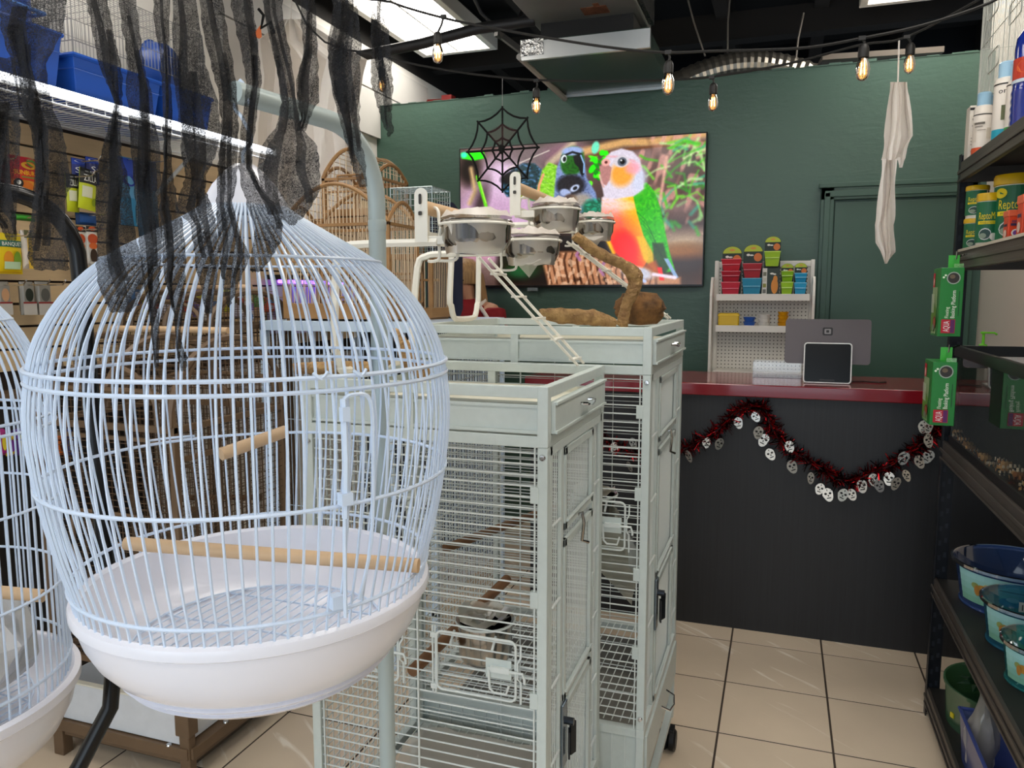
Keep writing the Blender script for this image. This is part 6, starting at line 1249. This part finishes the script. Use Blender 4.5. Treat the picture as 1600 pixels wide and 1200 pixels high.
# second shelf: fish food
z=SH['b']
def tub(label,px,X,rr,h,yo=0.0,zz=None,full=True,wide=False):
    p=atX(px,360,X); c_=Vector((X,min(p[1]+yo,2.925),zz or z)); r=root('food_tub',label,'food tub',c_)
    part('tub',MB().lathe([(0,0),(rr*.9,0),(rr*.95,h*.86),(0,h*.86)],c_,26),ink('#e4e0d2',.35),r,smooth=True)
    part('lid',MB().lathe([(rr*.93,h*.85),(rr*1.02,h*.86),(rr*1.02,h*.97),(rr*.97,h),(0,h)],c_,26),ink('#e0b314',.3),r,smooth=True)
    a0=math.atan2(-c_.y,-c_.x)-1.55; rc=rr*.955; d=Decal(cyl_map(c_,rc,a0,.0004))
    d.rect(0,h*.1,rc*3.1,h*.84,'#1d6a44',16).rect(rc*2.42,h*.1,rc*2.55,h*.84,'#e6e2c8',2)
    d.text('ReptoMin' if full else 'Min',rc*.75,h*.52,rc*1.6,h*.13,'#e8d21e').rect(rc*.7,h*.43,rc*2.38,h*.49,'#e8d21e',10).text('FOOD STICKS',rc*.9,h*.445,rc*1.2,h*.03,'#3a3a1e')
    if wide: d.ell(rc*.85,h*.74,rc*.32,h*.07,'#e8d21e')
    d.ell(rc*1.35,h*.25,rc*.5,h*.11,'#d8dcd8',12).ell(rc*1.35,h*.25,rc*.44,h*.09,'#2a4a44',12).ell(rc*1.2,h*.22,rc*.28,h*.05,'#8a9a86',10).ell(rc*2.0,h*.2,rc*.3,h*.07,'#e9e6da',10)
    d.done('label_print',r); return c_,rr
tub('yellow-lidded green food tub at the rack end, lower of its stack',1511,.592,.034,.105)
tub('yellow-lidded green food tub at the rack end, upper of its stack',1511,.592,.034,.105,zz=z+.105)
tub('yellow-lidded food tub half hidden behind the stacked tubs',1545,.72,.036,.20)
tub('mid-sized yellow-lidded green food tub beside the orange boxes',1543,.59,.034,.165)
tub('largest yellow-lidded green food tub on the second shelf',1583,.655,.058,.215,wide=True)
def fbox(label,px,X,w_,dp,h,zz=0):
    p=atX(px,360,X); x0,y0=X,p[1]; r=root('food_box',label,'food box',(x0+w_/2,y0+dp/2,z+zz))
    part('box',MB().box(x0,x0+w_,y0,y0+dp,z+zz,z+zz+h),ink('#e0471e',.35),r,bevel=.002); part('lid',MB().box(x0-.002,x0+w_+.002,y0-.002,y0+dp+.002,z+zz+h*.8,z+zz+h),ink('#ea6a44',.35),r,bevel=.002)
    d=Decal(plane_map((x0,y0,z+zz),(1,0,0),(0,0,1),.0005)); d.rect(w_*.15,h*.5,w_*.8,h*.58,'#3a2a4a').rect(w_*.2,h*.6,w_*.75,h*.68,'#8a3a4a').ell(w_*.5,h*.28,w_*.3,h*.12,'#e8e4dc').ell(w_*.5,h*.28,w_*.2,h*.08,'#7a4a9a').rect(w_*.05,h*.03,w_*.95,h*.1,'#f0e6da'); d.done('box_print',r)
    d=Decal(plane_map((x0,y0+dp,z+zz),(0,-1,0),(0,0,1),.0005)); d.rect(dp*.15,h*.5,dp*.8,h*.58,'#3a2a4a').ell(dp*.5,h*.28,dp*.3,h*.12,'#e8c8b8'); d.done('box_print',r)
fbox('small orange fish food box in front of the green tubs',1575,.572,.036,.05,.085)
fbox('orange fish food box next to the largest food tub',1596,.578,.04,.05,.115)
fbox('tall orange fish food box past the small one',1612,.60,.045,.06,.17)
single('label_strip',MB().box(RX0-.006,RX0-.004,2.05,2.88,z-.004,z+.004),ink('#c9bfae'),'pale price label strip along the second shelf edge','label')
# hanging green boxes
def green_box(label,x0,x1,y0,y1,z0,z1):
    r=root('green_carton',label,'carton',((x0+x1)/2,(y0+y1)/2,z0)); W,H,D=x1-x0,z1-z0,y1-y0
    part('carton',MB().box(x0,x1,y0,y1,z0,z1),ink('#1c7a2e',.35),r,bevel=.0015)
    part('hang_tab',MB().box(x0+W*.45,x1-.004,y0+D*.5,y0+D*.5+.0015,z1,z1+.040),ink('#3fae3c',.3),r)
    part('window_flap',MB().box(x0+W*.55,x1-.003,y0+.004,y0+.007,z1,z1+.012),glassy('green_film','#7fc86a',.45,.1,.4),r)
    d=Decal(plane_map((x0,y0,z0),(1,0,0),(0,0,1),.0004))
    d.ell(W*.55,H*.85,W*.30,W*.30,'#9aa89a').ell(W*.55,H*.85,W*.25,W*.25,'#2f2a24').ell(W*.5,H*.87,W*.12,W*.1,'#6a5a44').ell(W*.2,H*.89,W*.05,W*.05,'#d8ecd0').ell(W*.12,H*.86,W*.05,W*.05,'#d8ecd0')
    d.text('Floating',W*.42,H*.27,H*.16,W*.16,'#dff0d0',pi/2).text('Basking Platform',W*.68,H*.27,H*.40,W*.18,'#eef6e4',pi/2).rect(W*.82,H*.3,W*.845,H*.66,'#143a22')
    d.rect(W*.12,H*.05,W*.72,H*.25,'#b8142a').rect(W*.52,H*.055,W*.7,H*.245,'#5a1a5a').text('AQUA',W*.47,H*.07,H*.155,W*.26,'#f2e6e6',pi/2)
    d.done('front_print',r)
    d=Decal(plane_map((x0,y1,z0),(0,-1,0),(0,0,1),.0004))
    d.rect(D*.04,H*.03,D*.7,H*.72,'#8fa878').rect(D*.04,H*.72,D*.32,H*.93,'#b8142a').ell(D*.18,H*.8,D*.08,D*.1,'#e8b8a8').poly([(D*.04,H*.06),(D*.6,H*.06),(D*.7,H*.4),(D*.3,H*.5),(D*.04,H*.3)],'#5a8a2a').ell(D*.55,H*.2,D*.2,H*.09,'#6a2a1a').ell(D*.55,H*.2,D*.13,H*.06,'#a85a3a').ell(D*.45,H*.12,D*.16,H*.05,'#7a8a72')
    for k in range(5): d.poly([(D*(.12+.10*k),H*.34),(D*(.15+.10*k),H*.34),(D*(.10+.10*k),H*.62),(D*(.07+.10*k),H*.62)],'#e6eedc')
    d.rect(D*.08,H*.06,D*.14,H*.13,'#1a1a1a').rect(D*.17,H*.06,D*.22,H*.13,'#1a1a1a'); d.done('side_print',r)
    part('peg_hook',MB().tube([(x1+.02,y0+D*.5+.03,z1+.045),(x0+W*.7,y0+D*.5+.02,z1+.03),(x0+W*.7,y0+D*.5-.03,z1+.028),(x0+W*.7,y0+D*.5-.035,z1+.05)],.0025,6),mt_chrome,r,smooth=True)
green_box('green basking platform carton hanging on the rack post, upper one',.459,.522,2.68,2.80,1.375,1.585)
green_box('green basking platform carton hanging on the rack post, lower one',.432,.497,2.56,2.69,1.115,1.305)

# glass tank on the third shelf
z=SH['c']; x0,x1,y0,y1=.556,.945,1.62,2.915; zt=1.335
mt_glass=glassy('tank_glass','#b8c6c0',.05,.02,.36); mt_tkb=M('tank_black','#0e0f10',.35)
r2=root('glass_tank','long glass tank with black rims and gravel on the third shelf','tank',((x0+x1)/2,(y0+y1)/2,z))
fr=.012
for (za,zb_,nm) in ((zt-.034,zt,'top_rim'),(z+.004,z+.032,'bottom_rim')):
    part(nm,MB().box(x0-.004,x0+fr,y0,y1,za,zb_).box(x1-fr,x1+.004,y0,y1,za,zb_).box(x0,x1,y0-.004,y0+fr,za,zb_).box(x0,x1,y1-fr,y1+.004,za,zb_),mt_tkb,r2,bevel=.002)
part('pane',MB().box(x0,x0+.005,y0+.004,y1-.004,z+.02,zt-.01),mt_glass,r2); part('pane',MB().box(x1-.005,x1,y0+.004,y1-.004,z+.02,zt-.01),mt_glass,r2)
part('pane',MB().box(x0+.005,x1-.005,y0,y0+.005,z+.02,zt-.01),mt_glass,r2); part('pane',MB().box(x0+.005,x1-.005,y1-.005,y1,z+.02,zt-.01),mt_glass,r2)
part('base_pane',MB().box(x0+.002,x1-.002,y0+.002,y1-.002,z+.001,z+.008),mt_tkb,r2)
mb=[MB(),MB(),MB()]; mb[0].box(x0+.007,x1-.007,y0+.2,y1-.007,z+.009,z+.030)
for k in range(2600):
    yy=rnd.uniform(y0+.25,y1-.012); xx=rnd.uniform(x0+.010,x1-.012); hh=.030+.022*(.5+.5*sin(yy*9))*(.6+.4*sin(xx*20))+.03*max(0,1-abs(yy-2.1)/.35); s_=rnd.uniform(.006,.011)
    if rnd.random()<.55: xx=x0+.010+rnd.random()**2*.12
    mb[rnd.choice([0,0,1,2])].ico((xx,yy,z+.012+hh*rnd.random()**.5),s_,(rnd.uniform(.7,1.2),rnd.uniform(.7,1.2),rnd.uniform(.6,1)))
g=single('gravel',mb[0],M('gravel_tan','#e6b674',.7),'tan and brown gravel lying in the glass tank','gravel'); g['kind']='stuff'
part('dark_pebbles',mb[1],M('gravel_brown','#b87838',.7),g,kind='stuff'); part('pale_pebbles',mb[2],M('gravel_pale','#fff0d2',.7),g,kind='stuff')
branch('tank_twig',[(.70,2.45,1.13),(.66,2.36,1.15),(.70,2.28,1.12),(.65,2.2,1.14),(.64,2.12,1.08)],[.005,.008,.006,.008,.006],'thin crooked twig leaning inside the glass tank','twig',7,12)
single('tank_card',MB().box(x0+.02,x0+.10,y1-.012,y1-.008,z+.05,z+.16),ink('#b8ad98'),'beige card standing in the corner of the glass tank','card')
# pump bottle behind the tank on the counter
c_=Vector(atY(1532,594,3.62)); c_.z=1.118; r2=root('pump_bottle','clear hand sanitizer bottle with a green pump on the countertop','bottle',c_)
part('bottle',MB().lathe([(0,0),(.036,0),(.040,.01),(.040,.13),(.03,.155),(.013,.165),(.013,.175),(0,.175)],c_,20),glassy('clear_gel','#d8e6cf',.35,.05,.5),r2,smooth=True)
part('pump',MB().lathe([(.015,.168),(.016,.182),(.006,.186),(.005,.225),(.012,.228),(.012,.235),(0,.236)],c_,14).tube([c_+Vector((0,0,.231)),c_+Vector((.038,0,.231)),c_+Vector((.048,0,.224))],.004,7),ink('#6fd02c',.3),r2,smooth=True)
# fourth shelf: oval tubs
z=SH['d']
mt_tubs=[glassy('tub_blue','#4a6aa6',.38,.06,.2,'#9fb2e0'),glassy('tub_teal','#357f9f',.42,.06,.2,'#8fcad6'),glassy('tub_aqua','#358f92',.42,.06,.2,'#96d8cc')]
def oval_tub(label,c_,a,b_,h,mat,kind):
    c_=Vector((c_[0],c_[1],z)); r=root('turtle_tub',label,'plastic tub',c_)
    k=b_/a; prof=[(0,.003),(a*.80,.003),(a*.84,.006),(a*.97,h*.98),(a*.985,h)]; out=[(a*1.03,h),(a*1.03,h-.008),(a*1.0,h-.010),(a*.865,.004),(a*.85,0),(0,0)]
    part('tub',MB().lathe(prof,c_,44,sy=k),mat,r,smooth=True); part('rim',MB().lathe([(a*.97,h-.004),(a*1.0,h+.002),(a*1.035,h),(a*1.035,h-.009),(a*.985,h-.012)],c_,44,sy=k),glassy('rim_'+kind,'#a9c4dc',.45,.05,.7),r,smooth=True)
    part('foot_ring',MB().tube([c_+Vector((a*.85*cos(2*pi*i/40),b_*.85*sin(2*pi*i/40),.004)) for i in range(40)],.004,6,closed=True),mat,r,smooth=True)
    az=math.atan2(-c_.y,-c_.x)
    def mp(u,v,l):
        t=az-1.05+u; rr=(.855+(.115)*(v/h))*a+.0015+.0006*l; return Vector((c_.x+rr*cos(t),c_.y+rr*k*sin(t),c_.z+v))
    d=Decal(mp); U=2.0
    for q in range(5): d.rect(0,h*(.18+.14*q),U,h*(.18+.14*(q+1)),['#7fb8a0','#86bfb0','#8cc6bf','#94cbc9','#9ad0d2'][q],14)
    d.ell(U*.27,h*.55,.14,h*.10,'#c08a3a').ell(U*.33,h*.64,.10,h*.06,'#d8a24a').ell(U*.2,h*.6,.08,h*.07,'#8a9a5a').ell(U*.22,h*.5,.06,h*.12,'#b07a34')
    for q in range(4): d.ell(U*(.5+.11*q),h*(.42+.03*(q%2)),.18,h*.10,'#4f9ac8')
    d.ell(U*.52,h*.5,.10,h*.055,'#cfe6ee').ell(U*.64,h*.48,.09,h*.05,'#cfe6ee').ell(U*.78,h*.46,.10,h*.05,'#cfe6ee').ell(U*.66,h*.74,.07,h*.05,'#5a6a82').rect(U*.42,h*.66,U*.62,h*.69,'#2f6a6a',4)
    d.done('tub_label',r)
    if kind!='blue': 
        dd=Decal(plane_map((c_.x+.02,c_.y+b_*.84,c_.z+h*.42),(-1,0,0),(0,0,1),-.0006)); dd.rect(-.03,0,.03,.03,'#c8d0cc')
        for q in range(7): dd.rect(-.025+.0075*q,.006,-.022+.0075*q,.024,'#3a3a3a')
        dd.done('barcode_label',r)
    return r
oval_tub('large dark blue oval tub with turtle label, farthest in on the fourth shelf',(.745,2.79),.178,.175,.145,mt_tubs[0],'blue')
oval_tub('teal oval tub with turtle label, middle of the three on the fourth shelf',(.715,2.475),.133,.133,.130,mt_tubs[1],'teal')
oval_tub('aqua green oval tub with turtle label nearest the shelf front',(.680,2.225),.105,.108,.115,mt_tubs[2],'aqua')
# bottom shelf: green tub, blue bin, bagged plant
z=SH['e']; c_=Vector((.703,2.76,z)); r2=root('green_tub','translucent dark green tub on the bottom shelf','plastic tub',c_)
mg=glassy('tub_green','#55805f',.5,.2,.06,'#9cc8a2')
part('tub',MB().lathe([(0,.003),(.125,.003),(.13,.006),(.14,.14),(.146,.14),(.146,.13),(.14,.128),(.132,.0),(0,0)],c_,40,sy=1.15),mg,r2,smooth=True)
part('price_sticker',MB().boxc((c_.x-.128,c_.y-.055,z+.045),(.003,.016,.016),.4),ink('#d8c81e'),r2)
x0,x1,y0,y1=.557,.75,2.14,2.53; mbl=glassy('bin_violet','#5a6cb8',.62,.15,.35,'#9aa8e0'); r2=root('violet_bin','translucent violet blue bin with a bagged plant on the bottom shelf','storage bin',((x0+x1)/2,(y0+y1)/2,z))
t=.012; h=.16; mb=MB(); A=[(x0+t,y0+t),(x1-t,y0+t),(x1-t,y1-t),(x0+t,y1-t)]; B=[(x0,y0),(x1,y0),(x1,y1),(x0,y1)]
mb.add([(x,y,z+.002) for x,y in A]+[(x,y,z+h) for x,y in B],[(0,3,2,1),(0,1,5,4),(1,2,6,5),(2,3,7,6),(3,0,4,7)]); part('tub',mb,mbl,r2); part('rim',MB().tube([(x,y,z+h) for x,y in B],.006,6,closed=True),mbl,r2,smooth=True)
c_=Vector((.602,2.455,z+.01)); r2=root('bagged_plant','dark green leafy plastic plant in a clear bag standing in the violet bin','plant',c_)
rows=[]; rs=random.Random(4)
for i in range(10):
    t=i/9; rr=(.026+.022*sin(pi*min(1,t*1.25))-.016*t); rows.append([(c_.x+rr*cos(2*pi*j/18)*(1+.35*(rs.random()-.5)),c_.y+rr*1.1*sin(2*pi*j/18)*(1+.35*(rs.random()-.5)),c_.z+.27*t) for j in range(18)]); rows[-1].append(rows[-1][0])
part('bag',MB().sheet(rows),mt_bag,r2,smooth=True); mleaf=M('plastic_leaf','#12301c',.4)
part('stem',MB().tube([c_,c_+Vector((-.005,.0,.2)),c_+Vector((-.02,.005,.345))],.004,6),mleaf,r2)
for (hz,n,L_) in ((.265,7,.065),(.315,6,.055),(.345,7,.045)):
    for k in range(n):
        a=2*pi*k/n+hz*9; b0=c_+Vector((-.012,.002,hz)); dx=Vector((cos(a),sin(a),.18)); t_=Vector((-sin(a),cos(a),0))
        part('leaf',MB().add([b0,b0+dx*L_*.5+t_*L_*.2,b0+dx*L_+Vector((0,0,-.012)),b0+dx*L_*.5-t_*L_*.2,b0+dx*L_*.5+Vector((0,0,.005))],[(0,1,4),(1,2,4),(2,3,4),(3,0,4)]),mleaf,r2)
# ================================================================== BLACK GAUZE DRAPE
def gauze():
    m=bpy.data.materials.new('black_gauze'); m.use_nodes=True; nt=m.node_tree; N=nt.nodes; L=nt.links; N.remove(N['Principled BSDF'])
    tr=N.new('ShaderNodeBsdfTransparent'); df=N.new('ShaderNodeBsdfDiffuse'); df.inputs[0].default_value=(.035,.035,.037,1); tl=N.new('ShaderNodeBsdfTranslucent'); tl.inputs[0].default_value=(.06,.06,.062,1)
    ad=N.new('ShaderNodeMixShader'); ad.inputs[0].default_value=.35; L.new(df.outputs[0],ad.inputs[1]); L.new(tl.outputs[0],ad.inputs[2])
    tc=N.new('ShaderNodeTexCoord')
    n1=N.new('ShaderNodeTexNoise'); n1.inputs['Scale'].default_value=420; n1.inputs['Detail'].default_value=2; n1.inputs['Distortion'].default_value=2.5; L.new(tc.outputs['Object'],n1.inputs['Vector'])
    n2=N.new('ShaderNodeTexNoise'); n2.inputs['Scale'].default_value=45; n2.inputs['Detail'].default_value=3; L.new(tc.outputs['Object'],n2.inputs['Vector'])
    r1=N.new('ShaderNodeMapRange'); r1.inputs[1].default_value=.36; r1.inputs[2].default_value=.64; r1.inputs[3].default_value=.56; r1.inputs[4].default_value=.99; L.new(n1.outputs[0],r1.inputs[0])
    r2_=N.new('ShaderNodeMapRange'); r2_.inputs[1].default_value=.3; r2_.inputs[2].default_value=.7; r2_.inputs[3].default_value=-.12; r2_.inputs[4].default_value=.12; L.new(n2.outputs[0],r2_.inputs[0])
    a=N.new('ShaderNodeMath'); a.operation='ADD'; a.use_clamp=True; L.new(r1.outputs[0],a.inputs[0]); L.new(r2_.outputs[0],a.inputs[1])
    mx=N.new('ShaderNodeMixShader'); L.new(a.outputs[0],mx.inputs[0]); L.new(tr.outputs[0],mx.inputs[1]); L.new(ad.outputs[0],mx.inputs[2]); L.new(mx.outputs[0],N['Material Output'].inputs[0]); return m
mt_gauze=gauze()
STR=[ # rows of (left x, right x, y)
 [(2,103,-30),(0,104,20),(2,98,50),(18,72,100),(24,76,140),(30,84,170),(52,98,205),(56,106,245),(55,112,285),(50,100,320),(46,104,360),(44,106,400),(52,108,422)],
 [(-30,22,90),(-30,30,160),(-30,32,230),(-30,30,290),(-25,26,330),(0,24,352),(10,26,376)],
 [(134,166,-30),(136,170,10),(146,178,55),(154,188,95),(166,192,130),(178,191,160),(168,188,205),(158,190,240),(150,200,275),(150,205,320),(152,212,370),(150,224,415),(152,226,445),(166,214,474),(172,206,488)],
 [(182,213,-30),(186,214,15),(194,220,60),(200,226,105),(196,236,140),(202,242,185),(205,250,240),(210,252,300),(214,254,345),(220,252,400),(224,250,440),(233,250,490),(238,249,535),(243,247,575)],
 [(238,266,-30),(240,264,30),(250,266,95),(254,269,160),(255,267,220),(256,268,265),(250,276,305),(250,286,350),(254,291,400),(258,290,440),(272,286,490),(275,283,530),(278,293,560),(284,290,580)],
 [(268,300,-30),(270,312,40),(268,322,100),(276,340,160),(282,346,205),(284,336,245),(290,322,275),(282,322,300),(274,332,325),(298,338,352),(302,342,385),(306,342,415),(314,336,450),(322,330,490)],
 [(308,345,-30),(314,352,30),(328,364,95),(342,371,150),(346,373,195),(342,372,240),(340,370,280),(338,362,320),(340,374,360),(342,390,402),(346,378,430),(352,366,462),(355,358,480)],
 [(356,394,-30),(362,396,20),(376,405,75),(384,408,130),(380,402,175),(374,396,225),(372,392,262),(378,408,295),(388,430,325),(398,442,352),(396,438,380),(392,424,405),(392,404,425)],
 [(408,440,-30),(414,442,20),(426,452,75),(434,458,115),(440,464,160),(434,472,200),(418,496,230),(411,500,265),(414,500,295),(424,488,322),(440,470,342),(452,460,352)],
 [(468,492,-30),(470,494,30),(474,496,80),(464,498,125),(466,498,160),(470,484,185),(462,478,205)],
 [(516,560,-30),(520,560,10),(512,564,70),(514,562,105),(520,562,150),(534,562,195),(542,566,230),(550,572,260),(562,574,292)],
 [(578,606,-30),(580,606,20),(580,610,70),(580,612,105),(580,614,135),(588,612,160),(596,612,185),(604,616,205),(606,610,214)],
]
P0=Vector(atD(-60,-60,.64)); P1=Vector(atD(660,-60,.72))
r=root('gauze_drape','black torn gauze drape of hanging strips over the round cages','decoration',(P0+P1)/2)
part('hanging_cord',MB().tube([P0+Vector((-.1,-.02,.004)),P0,P1,P1+Vector((.06,.02,.004))],.003,6),M('cord_black2','#0d0d0d',.8),r)
part('ceiling_string',MB().tube([P0,Vector((P0.x,P0.y,3.62))],.0015,5).tube([P1,Vector((P1.x,P1.y,3.62))],.0015,5),MC['cord_black2'],r)
for k,rows in enumerate(STR):
    rs=random.Random(50+k); D0=.60+.012*(k%4)+.004*k; R2=[]; nx=9
    for (a,b_) in zip(rows,rows[1:]):
        for t in (0,.2,.4,.6,.8): s_=t; R2.append([a[i]+(b_[i]-a[i])*s_ for i in range(3)])
    R2.append(list(rows[-1])); n=len(R2); mb=MB(); out=[]; ph=rs.uniform(0,6)
    jl=[rs.uniform(-1.6,1.6) for _ in range(n)]; jr=[rs.uniform(-1.6,1.6) for _ in range(n)]
    for i,(xl,xr,y) in enumerate(R2):
        row=[]
        for j in range(nx+1):
            s_=j/nx; row.append(atD(xl+jl[i]+(xr+jr[i]-xl-jl[i])*s_, y+1.3*sin(j*2.1+i*.8), D0+.006*sin(ph+s_*7+i*.15)+.004*sin(i*.33+ph*2)))
        out.append(row)
    mb.sheet(out)
    for f_ in range(2 if rows[0][1]-rows[0][0]<40 else 3):                 # folded-over creases: a second and third layer
        c0=rs.uniform(.2,.8); w0=rs.uniform(.07,.20); drift=rs.uniform(-.5,.5); i0=int(n*rs.uniform(0,.25)); i1=int(n*rs.uniform(.7,1.0)); fo=[]
        for i in range(i0,i1):
            xl,xr,y=R2[i]; u=(i-i0)/max(1,i1-i0-1); cc=min(.92,max(.08,c0+drift*u+.12*sin(i*.22+ph))); ww=w0*(.5+.5*sin(pi*min(1,u*1.1+.05)))+.04; W=xr-xl
            fo.append([atD(xl+W*(cc-ww+2*ww*q/3), y, D0-.005-.004*sin(q+i*.3)) for q in range(4)])
        if len(fo)>2:
            mb.sheet(fo)
    part('strip',mb,mt_gauze,r,smooth=True)
